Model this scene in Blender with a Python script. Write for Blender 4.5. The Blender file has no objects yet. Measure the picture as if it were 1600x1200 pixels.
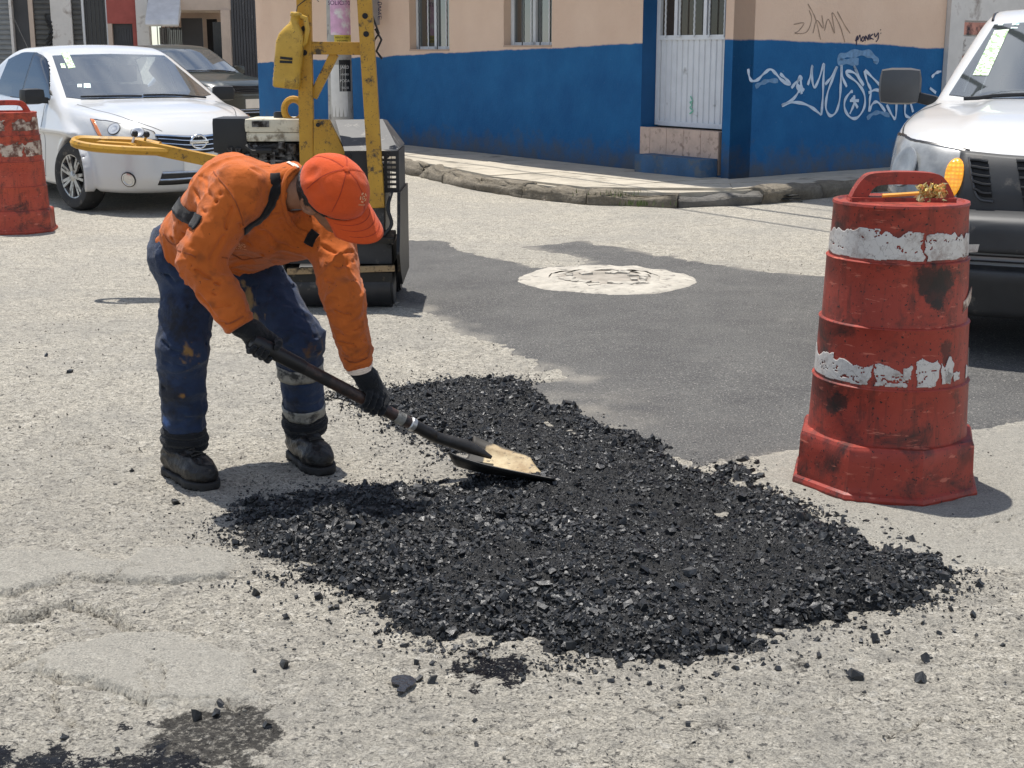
import bpy, bmesh, math, random
import numpy as np
from mathutils import Vector, Matrix
from mathutils.bvhtree import BVHTree
from mathutils.geometry import tessellate_polygon
random.seed(7); np.random.seed(7)
SC = bpy.context.scene
COL = SC.collection
R = math.radians

# ------------------------------------------------------------------ camera, sky, sun, exposure
F_PX, CAM_H = 2200.0, 1.45
PITCH = math.atan(520 / F_PX)
cam_d = bpy.data.cameras.new('camera'); cam = bpy.data.objects.new('camera', cam_d); COL.objects.link(cam)
cam.location = (0, 0, CAM_H); cam.rotation_euler = (math.pi / 2 - PITCH, 0, 0)
cam_d.sensor_width = 36; cam_d.lens = 36 * F_PX / 1600; cam_d.clip_end = 2000; cam_d.clip_start = .05
SC.camera = cam
SUN_FROM = Vector((-.15, .215, 1)).normalized()
EL = math.asin(SUN_FROM.z); AZ = math.atan2(SUN_FROM.x, SUN_FROM.y)
sun_d = bpy.data.lights.new('sun', 'SUN'); sun = bpy.data.objects.new('sun', sun_d); COL.objects.link(sun)
sun_d.energy = 4.9; sun_d.angle = R(.53); sun_d.color = (1, .955, .89)
sun.rotation_euler = (-SUN_FROM).to_track_quat('-Z', 'Y').to_euler()
W = bpy.data.worlds.new('World'); SC.world = W; W.use_nodes = True
wt = W.node_tree; wt.nodes.clear()
w_out = wt.nodes.new('ShaderNodeOutputWorld'); w_bg = wt.nodes.new('ShaderNodeBackground')
sky = wt.nodes.new('ShaderNodeTexSky'); sky.sky_type = 'NISHITA'; sky.sun_disc = False
sky.sun_elevation = EL; sky.sun_rotation = AZ; sky.air_density = 1.0; sky.dust_density = 1.5; sky.altitude = 2200
tc = wt.nodes.new('ShaderNodeTexCoord'); cn = wt.nodes.new('ShaderNodeTexNoise'); cn.inputs['Scale'].default_value = 3.2
cn.inputs['Detail'].default_value = 7; cn.inputs['Roughness'].default_value = .55
cr = wt.nodes.new('ShaderNodeValToRGB'); cr.color_ramp.elements[0].position = .46; cr.color_ramp.elements[1].position = .66
mx = wt.nodes.new('ShaderNodeMix'); mx.data_type = 'RGBA'
wt.links.new(tc.outputs['Generated'], cn.inputs['Vector']); wt.links.new(cn.outputs['Fac'], cr.inputs['Fac'])
wt.links.new(cr.outputs['Color'], mx.inputs['Factor']); wt.links.new(sky.outputs['Color'], mx.inputs['A'])
mx.inputs['B'].default_value = (8, 8.3, 8.8, 1)
wt.links.new(mx.outputs['Result'], w_bg.inputs['Color']); w_bg.inputs['Strength'].default_value = .13
wt.links.new(w_bg.outputs['Background'], w_out.inputs['Surface'])
vs = SC.view_settings; vs.view_transform = 'Standard'; vs.look = 'None'; vs.exposure = .26; vs.gamma = 1.0
SC.render.engine = 'CYCLES'; SC.cycles.max_bounces = 6; SC.cycles.diffuse_bounces = 4; SC.cycles.glossy_bounces = 3
SC.cycles.transparent_max_bounces = 6; SC.cycles.use_denoising = True
try: SC.cycles.use_adaptive_sampling = True; SC.cycles.adaptive_threshold = .012
except Exception: pass

# ------------------------------------------------------------------ survey helpers: picture bearings to metres
_c, _s = math.cos(PITCH), math.sin(PITCH)
def ray(px, py):
    u, v = (px - 800) / F_PX, (600 - py) / F_PX
    return Vector((u, _c + v * _s, -_s + v * _c))
def gp(px, py, z=0.0):
    d = ray(px, py); t = (z - CAM_H) / d.z
    return Vector((d.x * t, d.y * t, z))
def at(px, py, Y):
    d = ray(px, py); t = Y / d.y
    return Vector((d.x * t, Y, CAM_H + d.z * t))
def wallhit(px, py, C, dv):
    """bearing -> (distance along the wall from C, height)"""
    d = ray(px, py); n = (dv[1], -dv[0])
    t = (C[0] * n[0] + C[1] * n[1]) / (d.x * n[0] + d.y * n[1])
    return ((d.x * t - C[0]) * dv[0] + (d.y * t - C[1]) * dv[1], CAM_H + d.z * t)

# ------------------------------------------------------------------ object helpers
def tag(o, label=None, cat=None, group=None, kind=None):
    if label: o['label'] = label
    if cat: o['category'] = cat
    if group: o['group'] = group
    if kind: o['kind'] = kind
    return o
def empty(name, loc=(0, 0, 0), rz=0.0, label=None, cat=None, group=None):
    o = bpy.data.objects.new(name, None); COL.objects.link(o)
    o.empty_display_size = .1
    o.location = loc; o.rotation_euler = (0, 0, rz)
    return tag(o, label, cat, group)
def link(name, me, mat=None, parent=None, smooth=False, loc=None):
    o = bpy.data.objects.new(name, me); COL.objects.link(o)
    if mat is not None and not me.materials: me.materials.append(mat)
    if smooth:
        me.polygons.foreach_set('use_smooth', [True] * len(me.polygons))
    if parent is not None: o.parent = parent
    if loc is not None: o.location = loc
    return o
def mesh(name, V, Fc, mat=None, parent=None, smooth=False, loc=None):
    me = bpy.data.meshes.new(name)
    if isinstance(V, np.ndarray) and isinstance(Fc, np.ndarray):
        n, k = Fc.shape
        me.vertices.add(len(V)); me.vertices.foreach_set('co', np.ascontiguousarray(V, np.float32).ravel())
        me.loops.add(n * k); me.loops.foreach_set('vertex_index', np.ascontiguousarray(Fc, np.int32).ravel())
        me.polygons.add(n); me.polygons.foreach_set('loop_start', np.arange(0, n * k, k, dtype=np.int32))
        me.update(calc_edges=True)
        if not smooth: me.polygons.foreach_set('use_smooth', np.zeros(n, bool))
    else:
        me.from_pydata([tuple(v) for v in V], [], [tuple(f) for f in Fc]); me.update()
    return link(name, me, mat, parent, smooth, loc)
class MB:
    """collects shapes; build() links them as one mesh"""
    def __init__(s): s.bm = bmesh.new()
    def box(s, c, size, rot=None, bev=0.0):
        m = Matrix.Translation(Vector(c)) @ (rot.to_4x4() if rot is not None else Matrix()) @ Matrix.Diagonal((*size, 1))
        b = bmesh.new(); bmesh.ops.create_cube(b, size=1, matrix=m)
        if bev: bmesh.ops.bevel(b, geom=b.edges[:], offset=bev, segments=2, profile=.7, affect='EDGES')
        return s._merge(b)
    def _merge(s, b):
        t = bpy.data.meshes.new('t'); b.to_mesh(t); b.free(); s.bm.from_mesh(t); bpy.data.meshes.remove(t); return s
    def bar(s, a, b, w, h=None, up=(0, 0, 1), bev=0.0):
        a, b = Vector(a), Vector(b); d = b - a; L = d.length; x = d / L; u = Vector(up)
        y = u.cross(x)
        if y.length < 1e-4: y = Vector((0, 1, 0)).cross(x)
        y.normalize(); z = x.cross(y)
        return s.box((a + b) / 2, (L, w, h or w), Matrix((x, y, z)).transposed(), bev)
    def cyl(s, a, b, r, r2=None, n=16, bev=0.0):
        a, b = Vector(a), Vector(b); d = b - a
        m = Matrix.Translation((a + b) / 2) @ d.to_track_quat('Z', 'Y').to_matrix().to_4x4()
        t = bmesh.new(); bmesh.ops.create_cone(t, cap_ends=True, segments=n, radius1=r, radius2=r if r2 is None else r2, depth=d.length, matrix=m)
        if bev: bmesh.ops.bevel(t, geom=[e for e in t.edges if any(len(f.verts) > 4 for f in e.link_faces)], offset=bev, segments=2, affect='EDGES')
        return s._merge(t)
    def tube(s, pts, r, n=8, closed=False):
        pts = [Vector(p) for p in pts]; k = len(pts); rr = r if isinstance(r, (list, tuple)) else [r] * k
        rings = []; prev = None
        for i, p in enumerate(pts):
            if closed: d = pts[(i + 1) % k] - pts[i - 1]
            else: d = pts[min(i + 1, k - 1)] - pts[max(i - 1, 0)]
            d.normalize()
            if prev is None:
                prev = d.orthogonal().normalized()
            prev = (prev - d * prev.dot(d)).normalized(); q = d.cross(prev)
            rings.append([s.bm.verts.new(p + (prev * math.cos(t * 2 * math.pi / n) + q * math.sin(t * 2 * math.pi / n)) * rr[i]) for t in range(n)])
        for i in range(k if closed else k - 1):
            A, B = rings[i], rings[(i + 1) % k]
            for t in range(n): s.bm.faces.new((A[t], A[(t + 1) % n], B[(t + 1) % n], B[t]))
        if not closed: s.bm.faces.new(rings[0][::-1]); s.bm.faces.new(rings[-1])
        return s
    def lathe(s, prof, n=32, M=None, cap=True):
        """prof: (r, z) bottom to top about Z, placed by M"""
        M = M or Matrix(); rings = []
        for r, z in prof:
            rings.append([s.bm.verts.new(M @ Vector((r * math.cos(2 * math.pi * t / n), r * math.sin(2 * math.pi * t / n), z))) for t in range(n)])
        for A, B in zip(rings, rings[1:]):
            for t in range(n): s.bm.faces.new((A[t], A[(t + 1) % n], B[(t + 1) % n], B[t]))
        if cap: s.bm.faces.new(rings[0][::-1]); s.bm.faces.new(rings[-1])
        return s
    def prism(s, poly, M, th):
        """flat polygon (x, y) extruded th along local z, placed by M"""
        a = [s.bm.verts.new(M @ Vector((x, y, 0))) for x, y in poly]; b = [s.bm.verts.new(M @ Vector((x, y, th))) for x, y in poly]
        n = len(poly)
        for tri in tessellate_polygon([[Vector((x, y, 0)) for x, y in poly]]):
            s.bm.faces.new([a[i] for i in tri]); s.bm.faces.new([b[i] for i in tri])
        for i in range(n): s.bm.faces.new((a[i], a[(i + 1) % n], b[(i + 1) % n], b[i]))
        return s
    def quad(s, *p):
        s.bm.faces.new([s.bm.verts.new(Vector(q)) for q in p]); return s
    def build(s, name, mat, parent=None, smooth=False, loc=None, bev=0.0, angle=40):
        bm = s.bm
        if bev: bmesh.ops.bevel(bm, geom=[e for e in bm.edges if len(e.link_faces) == 2 and e.calc_face_angle(0) > .6], offset=bev, segments=2, profile=.7, affect='EDGES', clamp_overlap=True)
        bmesh.ops.recalc_face_normals(bm, faces=bm.faces[:])
        me = bpy.data.meshes.new(name); bm.to_mesh(me); bm.free()
        o = link(name, me, mat, parent, smooth, loc)
        if smooth and angle: me.set_sharp_from_angle(angle=R(angle))
        return o
def copy_tree(o, parent=None):
    c = o.copy(); COL.objects.link(c); c.parent = parent
    for ch in list(o.children): copy_tree(ch, c)
    return c

# ------------------------------------------------------------------ number helpers
def _hash(ix, iy, iz, seed):
    h = (ix * 374761393 + iy * 668265263 + iz * 1440670441 + seed * 974634541) & 0xffffffff
    h = ((h ^ (h >> 13)) * 1274126177) & 0xffffffff
    return ((h ^ (h >> 16)) & 0xffff) / 65535.0
def vnoise(x, y, z=None, seed=0):
    x = np.asarray(x, np.float64); y = np.asarray(y, np.float64); z = np.zeros_like(x) if z is None else np.asarray(z, np.float64)
    ix, iy, iz = [np.floor(a).astype(np.int64) for a in (x, y, z)]
    fx, fy, fz = x - ix, y - iy, z - iz
    fx, fy, fz = [a * a * (3 - 2 * a) for a in (fx, fy, fz)]
    o = 0
    for dx in (0, 1):
        for dy in (0, 1):
            for dz in (0, 1):
                o = o + _hash(ix + dx, iy + dy, iz + dz, seed) * (fx if dx else 1 - fx) * (fy if dy else 1 - fy) * (fz if dz else 1 - fz)
    return o * 2 - 1
def fbm(x, y, z=None, seed=0, oct=3):
    o, a = 0, 1.0
    for k in range(oct):
        o = o + a * vnoise(np.asarray(x) * 2 ** k, np.asarray(y) * 2 ** k, None if z is None else np.asarray(z) * 2 ** k, seed + k * 17); a *= .5
    return o
def poly_sd(x, y, poly):
    """signed distance to a closed polygon, negative inside"""
    d = np.full(x.shape, 1e9); inside = np.zeros(x.shape, bool); n = len(poly)
    for i in range(n):
        ax, ay = poly[i][:2]; bx, by = poly[(i + 1) % n][:2]
        ex, ey = bx - ax, by - ay; wx, wy = x - ax, y - ay
        t = np.clip((wx * ex + wy * ey) / (ex * ex + ey * ey + 1e-12), 0, 1)
        d = np.minimum(d, np.hypot(wx - t * ex, wy - t * ey))
        c = ((ay > y) != (by > y)) & (x < (bx - ax) * (y - ay) / (by - ay + 1e-15) + ax)
        inside ^= c
    return np.where(inside, -d, d)
def line_d(x, y, pl):
    d = np.full(x.shape, 1e9)
    for (ax, ay), (bx, by) in zip([p[:2] for p in pl], [p[:2] for p in pl[1:]]):
        ex, ey = bx - ax, by - ay; wx, wy = x - ax, y - ay
        t = np.clip((wx * ex + wy * ey) / (ex * ex + ey * ey + 1e-12), 0, 1)
        d = np.minimum(d, np.hypot(wx - t * ex, wy - t * ey))
    return d
def smin(a, b, k):
    h = np.clip(.5 + .5 * (b - a) / k, 0, 1); return b + (a - b) * h - k * h * (1 - h)
def smax(a, b, k): return -smin(-a, -b, k)
def sstep(a, b, x):
    t = np.clip((x - a) / (b - a), 0, 1); return t * t * (3 - 2 * t)
def spline(pts, n):
    """Catmull-Rom through points"""
    P = np.array(pts, float); P = np.vstack([2 * P[0] - P[1], P, 2 * P[-1] - P[-2]]); m = len(pts) - 1
    out = []
    for q in np.linspace(0, m - 1e-9, n):
        i = int(q); t = q - i; a, b, c, d = P[i:i + 4]
        out.append(.5 * (2 * b + (c - a) * t + (2 * a - 5 * b + 4 * c - d) * t * t + (3 * b - a - 3 * c + d) * t ** 3))
    return np.array(out)
def grid3(lo, hi, h):
    ax = [np.arange(a, b + h, h, dtype=np.float32) for a, b in zip(lo, hi)]
    return np.meshgrid(*ax, indexing='ij')
def nets(Fv, lo, h):
    """surface nets: scalar field -> vertices, quads"""
    ins = Fv < 0; nx, ny, nz = Fv.shape
    c = ins[:-1, :-1, :-1].astype(np.int8)
    tot = sum(ins[a:nx - 1 + a, b:ny - 1 + b, d:nz - 1 + d].astype(np.int8) for a in (0, 1) for b in (0, 1) for d in (0, 1))
    I, J, K = np.nonzero((tot > 0) & (tot < 8))
    idx = np.full((nx - 1, ny - 1, nz - 1), -1, np.int64); idx[I, J, K] = np.arange(len(I))
    acc = np.zeros((len(I), 3)); cnt = np.zeros(len(I))
    cor = [(a, b, d) for a in (0, 1) for b in (0, 1) for d in (0, 1)]
    for p in cor:
        for q in cor:
            if sum(q) - sum(p) == 1 and all(y >= x for x, y in zip(p, q)):
                v0 = Fv[I + p[0], J + p[1], K + p[2]]; v1 = Fv[I + q[0], J + q[1], K + q[2]]
                m = (v0 < 0) != (v1 < 0); t = np.where(m, v0 / np.where(m, v0 - v1, 1), 0)
                for ax in range(3): acc[:, ax] += np.where(m, p[ax] + t * (q[ax] - p[ax]), 0)
                cnt += m
    V = (np.stack([I, J, K], 1) + acc / cnt[:, None]) * h + np.array(lo)
    Q = []
    for ax in range(3):
        s0 = [slice(None)] * 3; s1 = [slice(None)] * 3; s0[ax] = slice(0, -1); s1[ax] = slice(1, None)
        a, b = ins[tuple(s0)], ins[tuple(s1)]; ch = np.argwhere(a != b); o1, o2 = [(1, 2), (2, 0), (0, 1)][ax]
        ch = ch[(ch[:, o1] > 0) & (ch[:, o2] > 0) & (ch[:, o1] < Fv.shape[o1] - 1) & (ch[:, o2] < Fv.shape[o2] - 1)]
        fl = a[tuple(ch.T)]
        def cell(d1, d2):
            e = ch.copy(); e[:, o1] -= d1; e[:, o2] -= d2; return idx[e[:, 0], e[:, 1], e[:, 2]]
        q = np.stack([cell(1, 1), cell(0, 1), cell(0, 0), cell(1, 0)], 1)
        q[~fl] = q[~fl][:, ::-1]; Q.append(q)
    Q = np.vstack(Q); Q = Q[(Q >= 0).all(1)]
    return V, Q
def cap_sd(X, Y, Z, a, b, ra, rb):
    a = np.array(a, np.float32); b = np.array(b, np.float32); e = b - a
    t = np.clip(((X - a[0]) * e[0] + (Y - a[1]) * e[1] + (Z - a[2]) * e[2]) / float(e @ e + 1e-12), 0, 1)
    return np.sqrt((X - a[0] - t * e[0]) ** 2 + (Y - a[1] - t * e[1]) ** 2 + (Z - a[2] - t * e[2]) ** 2) - (ra + (rb - ra) * t)
def union(X, Y, Z, caps, k=.04):
    f = None
    for c in caps:
        d = cap_sd(X, Y, Z, *c[:4]); f = d if f is None else smin(f, d, c[4] if len(c) > 4 else k)
    return f
def bounds(caps, pad=.03):
    P = np.array([list(c[i]) for c in caps for i in (0, 1)]); r = np.array([c[2 + i] for c in caps for i in (0, 1)])[:, None]
    return (P - r).min(0) - pad, (P + r).max(0) + pad
def ribbon(bvh, pts, width, off, th=.004, n=40, cdir=None, taper=False):
    """strap laid on a surface: path points are dropped to the nearest surface point"""
    P = spline([list(p) for p in pts], n); S = []
    for p in P:
        loc, nor, _, _ = bvh.find_nearest(Vector(p)); S.append((loc, nor))
    V, Fc = [], []
    for i in range(n):
        t = (S[min(i + 1, n - 1)][0] - S[max(i - 1, 0)][0]).normalized(); nor = S[i][1]; side = t.cross(nor).normalized()
        row = []
        for q in (-1, -.33, .33, 1):
            w = width / 2 * (math.sin(math.pi * (i + .3) / (n - .4)) ** .4 if taper else 1)
            loc, nn, _, _ = bvh.find_nearest(S[i][0] + side * q * w)
            V.append(loc + nor * off); row.append(len(V) - 1)
        for q in (1, -1):
            pass
    for i in range(n - 1):
        for j in range(3):
            a = i * 4 + j; Fc.append((a, a + 1, a + 5, a + 4))
    return V, Fc
def solid(o, th, off=1.0):
    m = o.modifiers.new('thickness', 'SOLIDIFY'); m.thickness = th; m.offset = off; return o
# ------------------------------------------------------------------ materials
class NT:
    def __init__(s, name):
        s.m = bpy.data.materials.new(name); s.m.use_nodes = True; s.t = s.m.node_tree
        s.b = s.t.nodes['Principled BSDF']; s._co = {}
    def n(s, typ, ins=None, out=0, **at_):
        nd = s.t.nodes.new('ShaderNode' + typ)
        for k, v in at_.items(): setattr(nd, k, v)
        for k, v in (ins or {}).items(): s.set(nd, k, v)
        return nd.outputs[out]
    def set(s, nd, k, v):
        sk = nd.inputs[k]
        if isinstance(v, bpy.types.NodeSocket): s.t.links.new(v, sk)
        else: sk.default_value = (*v, 1) if isinstance(v, tuple) and len(v) == 3 and sk.type == 'RGBA' else v
    def co(s, kind='Object'):
        if kind == 'Position': return s.n('NewGeometry', out='Position')
        return s.n('TexCoord', out=kind)
    def noise(s, scale, detail=4, rough=.55, vec=None, out='Fac', dist=0.0):
        return s.n('TexNoise', {'Scale': scale, 'Detail': detail, 'Roughness': rough, 'Distortion': dist, 'Vector': vec if vec is not None else s.co()}, out=out)
    def vor(s, scale, vec=None, out='Distance', feature='F1', rnd=1.0):
        return s.n('TexVoronoi', {'Scale': scale, 'Randomness': rnd, 'Vector': vec if vec is not None else s.co()}, out=out, feature=feature)
    def ramp(s, fac, stops):
        nd = s.t.nodes.new('ShaderNodeValToRGB'); el = nd.color_ramp.elements
        while len(el) < len(stops): el.new(.5)
        for e, (p, c) in zip(el, stops): e.position = p; e.color = (c, c, c, 1) if not isinstance(c, tuple) else (*c, 1)
        s.t.links.new(fac, nd.inputs[0]); return nd.outputs[0]
    def mix(s, f, a, b, mode='MIX'):
        nd = s.t.nodes.new('ShaderNodeMix'); nd.data_type = 'RGBA'; nd.blend_type = mode
        s.set(nd, 'Factor', f); s.set(nd, 6, a); s.set(nd, 7, b); return nd.outputs[2]
    def math(s, op, a, b=0.0):
        nd = s.t.nodes.new('ShaderNodeMath'); nd.operation = op; s.set(nd, 0, a); s.set(nd, 1, b); nd.use_clamp = op == 'MULTIPLY_ADD'; return nd.outputs[0]
    def attr(s, name): return s.n('Attribute', out='Fac', attribute_name=name)
    def bump(s, h, strength=.3, dist=.01, nrm=None):
        d = {'Height': h, 'Strength': strength, 'Distance': dist}
        if nrm is not None: d['Normal'] = nrm
        return s.n('Bump', d)
    def P(s, **k):
        for a, v in k.items(): s.set(s.b, {'col': 'Base Color', 'rough': 'Roughness', 'metal': 'Metallic', 'nrm': 'Normal', 'spec': 'Specular IOR Level',
            'coat': 'Coat Weight', 'coatr': 'Coat Roughness', 'alpha': 'Alpha', 'emit': 'Emission Color', 'emits': 'Emission Strength', 'trans': 'Transmission Weight', 'ior': 'IOR', 'sheen': 'Sheen Weight'}[a], v)
        return s.m
def srgb(r, g, b):
    f = lambda c: (c / 255 / 12.92) if c / 255 <= .04045 else ((c / 255 + .055) / 1.055) ** 2.4
    return (f(r), f(g), f(b))
def surf(name, col, rough=.6, metal=0.0, var=.18, vs=6.0, bump=0.0, bs=60.0, bd=.004, dirt=None, spec=.5, coat=0.0, speck=None, sheen=0.0, pos=False):
    """general worn surface: tone variation, fine relief, optional dirt (colour, threshold, scale) and specks"""
    t = NT(name); v = t.co('Position' if pos else 'Object')
    dk = tuple(c * (1 - var) for c in col); lt = tuple(min(1, c * (1 + var)) for c in col)
    c = t.mix(t.ramp(t.noise(vs, 5, .6, v), [(.3, 0.0), (.7, 1.0)]), dk, lt)
    ro = rough
    if dirt:
        dc, th, ds = dirt[:3]; k = t.ramp(t.noise(ds, 7, .65, v), [(th - .06, 0.0), (th + .07, 1.0)])
        c = t.mix(k, c, dc); ro = t.math('ADD', rough, t.math('MULTIPLY', k, .2))
    if speck:
        sc_, th, ss = speck; k = t.ramp(t.noise(ss, 3, .5, v), [(th, 0.0), (th + .03, 1.0)]); c = t.mix(k, c, sc_)
    t.P(col=c, rough=ro, metal=metal, spec=spec, coat=coat, coatr=.08)
    if sheen: t.P(sheen=sheen)
    if bump: t.P(nrm=t.bump(t.noise(bs, 5, .6, v), bump, bd))
    return t.m

MT = {}
# road: worn exposed-aggregate surface; attributes: skim (smoother cement skim), tar (bitumen splashes), dark (worn dirty hollow)
t = NT('road_surface'); p = t.co('Position')
warp = t.n('VectorMath', {0: p, 1: t.n('VectorMath', {0: t.noise(30, 3, .6, p, 'Color'), 1: (.02, .02, .02)}, operation='MULTIPLY')}, operation='ADD')
cell = t.vor(64, warp, 'Color'); cd = t.vor(64, warp, 'Distance'); big = t.noise(1.1, 5, .6, p); mid = t.noise(8, 6, .7, p); n1 = t.noise(150, 5, .78, warp); n3 = t.noise(60, 4, .7, warp)
gray = t.n('SeparateColor', {0: cell}, out=0)
cc = t.ramp(n1, [(.35, srgb(46, 45, 43)), (.43, srgb(126, 122, 113)), (.50, srgb(182, 175, 160)), (.61, srgb(228, 221, 204))])
cc = t.mix(.34, cc, t.ramp(gray, [(0, srgb(96, 94, 90)), (.25, srgb(156, 151, 140)), (.6, srgb(182, 175, 160)), (.9, srgb(216, 208, 192)), (1, srgb(236, 231, 219))]))
pit = t.ramp(n3, [(.35, 1.0), (.405, 0.0)])
cc = t.mix(t.math('MULTIPLY', pit, .85), cc, srgb(58, 56, 53))
cc = t.mix(t.ramp(mid, [(.34, .5), (.5, 0.0)]), cc, srgb(132, 128, 120))
cc = t.mix(t.ramp(big, [(.35, .45), (.6, 0.0)]), cc, srgb(150, 147, 140))
sk = t.attr('skim'); skc = t.ramp(t.noise(190, 4, .75, p), [(.36, srgb(64, 63, 60)), (.45, srgb(112, 110, 104)), (.56, srgb(132, 130, 122)), (.66, srgb(164, 160, 150))])
skc = t.mix(t.ramp(mid, [(.35, .5), (.55, 0.0)]), skc, srgb(136, 133, 124)); skc = t.mix(t.math('MULTIPLY', t.ramp(t.noise(48, 5, .7, warp), [(.335, 1.0), (.375, 0.0)]), .7), skc, srgb(76, 75, 71))
cc = t.mix(t.math('MULTIPLY', sk, .75), cc, skc)
dk = t.ramp(t.math('MULTIPLY', t.math('ADD', t.attr('dark'), t.math('MULTIPLY', t.noise(55, 7, .8, p), 1.4)), .55), [(.62, 0.0), (.72, 1.0)])
cc = t.mix(t.math('MULTIPLY', dk, .88), cc, srgb(32, 30, 29))
tar = t.ramp(t.math('MULTIPLY', t.math('ADD', t.attr('tar'), t.math('MULTIPLY', t.noise(90, 6, .78, p), 2.4)), .4), [(.765, 0.0), (.80, 1.0)]); cc = t.mix(tar, cc, (.010, .010, .013))
h = t.math('ADD', t.math('MULTIPLY', cd, .35), t.math('ADD', t.math('MULTIPLY', n1, .9), t.math('MULTIPLY', pit, -.45)))
bs_ = t.math('SUBTRACT', 1.0, t.math('MULTIPLY', sk, .55))
MT['road'] = t.P(col=cc, rough=t.math('SUBTRACT', .92, t.math('MULTIPLY', tar, .74)), spec=.25, nrm=t.bump(h, bs_, .014))
# rolled fresh asphalt
t = NT('fresh_asphalt'); p = t.co('Position')
cc = t.mix(t.ramp(t.noise(2.2, 6, .62, p), [(.3, 0.0), (.7, 1.0)]), srgb(78, 77, 76), srgb(97, 96, 93))
cc = t.mix(t.ramp(t.noise(130, 5, .75, p), [(.36, .95), (.5, 0.0)]), cc, srgb(34, 34, 35))
cc = t.mix(t.ramp(t.noise(110, 4, .7, p), [(.57, 0.0), (.66, .8)]), cc, srgb(168, 164, 156))
cc = t.mix(t.ramp(t.noise(7, 6, .7, p), [(.55, 0.0), (.75, .3)]), cc, srgb(128, 125, 119))
cc = t.mix(t.attr('dust'), cc, srgb(158, 152, 140))
MT['patch'] = t.P(col=cc, rough=.82, spec=.35, nrm=t.bump(t.noise(130, 6, .75, p), .8, .008))
# loose bituminous mix
t = NT('loose_asphalt'); p = t.co('Position')
cc = t.mix(t.ramp(t.noise(60, 4, .7, p), [(.4, 0.0), (.7, 1.0)]), (.004, .0042, .0045), (.013, .0135, .0145))
MT['mix'] = t.P(col=cc, rough=t.ramp(t.noise(50, 3, .6, p), [(.35, .35), (.65, .8)]), spec=.28, nrm=t.bump(t.noise(220, 4, .7, p), .8, .004))
t = NT('coated_stone'); p = t.co('Position')
rn = t.n('ObjectInfo', out='Random')
cc = t.ramp(t.noise(38, 3, .6, p), [(.3, (.007, .0075, .008)), (.56, (.020, .021, .022)), (.70, (.055, .057, .057)), (.84, (.22, .22, .215))])
MT['stone'] = t.P(col=cc, rough=t.ramp(t.noise(70, 3, .6, p), [(.35, .28), (.65, .6)]), spec=.5, nrm=t.bump(t.noise(160, 5, .7, p), .5, .003))
MT['lump'] = surf('bitumen_lump', (.016, .016, .017), .45, var=.5, vs=40, bump=.7, bs=130, bd=.004, spec=.5)
t = NT('wet_tar'); MT['tar'] = t.P(col=(.012, .012, .014), rough=.12, spec=.6, nrm=t.bump(t.noise(60, 3), .25, .003))
MT['walk'] = surf('pavement_concrete', srgb(172, 164, 148), .9, var=.2, vs=3.5, bump=.5, bs=70, bd=.01, dirt=(srgb(120, 114, 102), .62, 3), pos=True)
MT['kerb'] = surf('kerb_concrete', srgb(118, 110, 96), .92, var=.25, vs=5, bump=.8, bs=30, bd=.02, dirt=(srgb(106, 99, 87), .5, 22), pos=True)
MT['kerbdark'] = surf('kerb_asphalt', srgb(100, 97, 92), .92, var=.25, vs=8, bump=.8, bs=50, bd=.015, pos=True)
MT['collar'] = surf('manhole_concrete', srgb(176, 170, 158), .92, var=.18, vs=14, bump=.9, bs=60, bd=.012, dirt=(srgb(110, 106, 100), .6, 12), pos=True)
MT['iron'] = surf('cast_iron', srgb(150, 143, 132), .75, metal=.2, var=.3, vs=10, bump=.6, bs=50, bd=.01, pos=True)
# painted corner building: beige above, blue below a hand-painted line that follows the street's slope
def wallpaint(name, slope_expr):
    t = NT(name); p = t.co('Position'); sx = t.n('SeparateXYZ', {0: p}, out=0); sy = t.n('SeparateXYZ', {0: p}, out=1); sz = t.n('SeparateXYZ', {0: p}, out=2)
    a0, ax, ay = slope_expr
    line = t.math('ADD', t.math('ADD', t.math('MULTIPLY', sx, ax), t.math('MULTIPLY', sy, ay)), a0)
    line = t.math('ADD', line, t.math('MULTIPLY', t.noise(1.6, 5, .65, p), .07))
    f = t.ramp(t.math('ADD', t.math('MULTIPLY', t.math('SUBTRACT', sz, line), 60.0), .5), [(0, 0.0), (1, 1.0)])
    be = t.mix(t.ramp(t.noise(1.3, 5, .6, p), [(.3, 0.0), (.7, 1.0)]), srgb(212, 182, 158), srgb(222, 194, 170))
    bl = t.mix(t.ramp(t.noise(2.2, 6, .65, p), [(.3, 0.0), (.75, 1.0)]), srgb(16, 82, 132), srgb(30, 100, 150))
    # splash-back grime with its own ragged edge along the foot of the wall
    g = t.ramp(t.math('ADD', t.math('MULTIPLY', sz, -1.0), t.math('MULTIPLY', t.noise(5, 6, .7, p), .9)), [(-.0, 0.0), (.34, 1.0)])
    bl = t.mix(t.math('MULTIPLY', g, .85), bl, srgb(82, 86, 90))
    bl = t.mix(t.ramp(t.noise(26, 4, .6, p), [(.7, 0.0), (.76, .5)]), bl, srgb(120, 140, 160))
    c = t.mix(f, bl, be)
    hh = t.math('ADD', t.noise(38, 6, .65, p), t.math('MULTIPLY', t.noise(4, 4, .6, p), 1.5))
    return t.P(col=c, rough=.8, spec=.3, nrm=t.bump(hh, .5, .012))
MT['blue'] = surf('blue_step_paint', srgb(58, 92, 124), .8, var=.2, vs=4, bump=.5, bs=40, bd=.01, dirt=(srgb(96, 104, 110), .56, 6), pos=True)
MT['bluej'] = surf('blue_jamb_paint', srgb(22, 82, 130), .8, var=.1, vs=3, bump=.3, bs=40, bd=.008, pos=True)
MT['tile'] = surf('stair_tile', srgb(196, 170, 152), .45, var=.14, vs=9, dirt=(srgb(150, 126, 110), .6, 14), pos=True)
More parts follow.
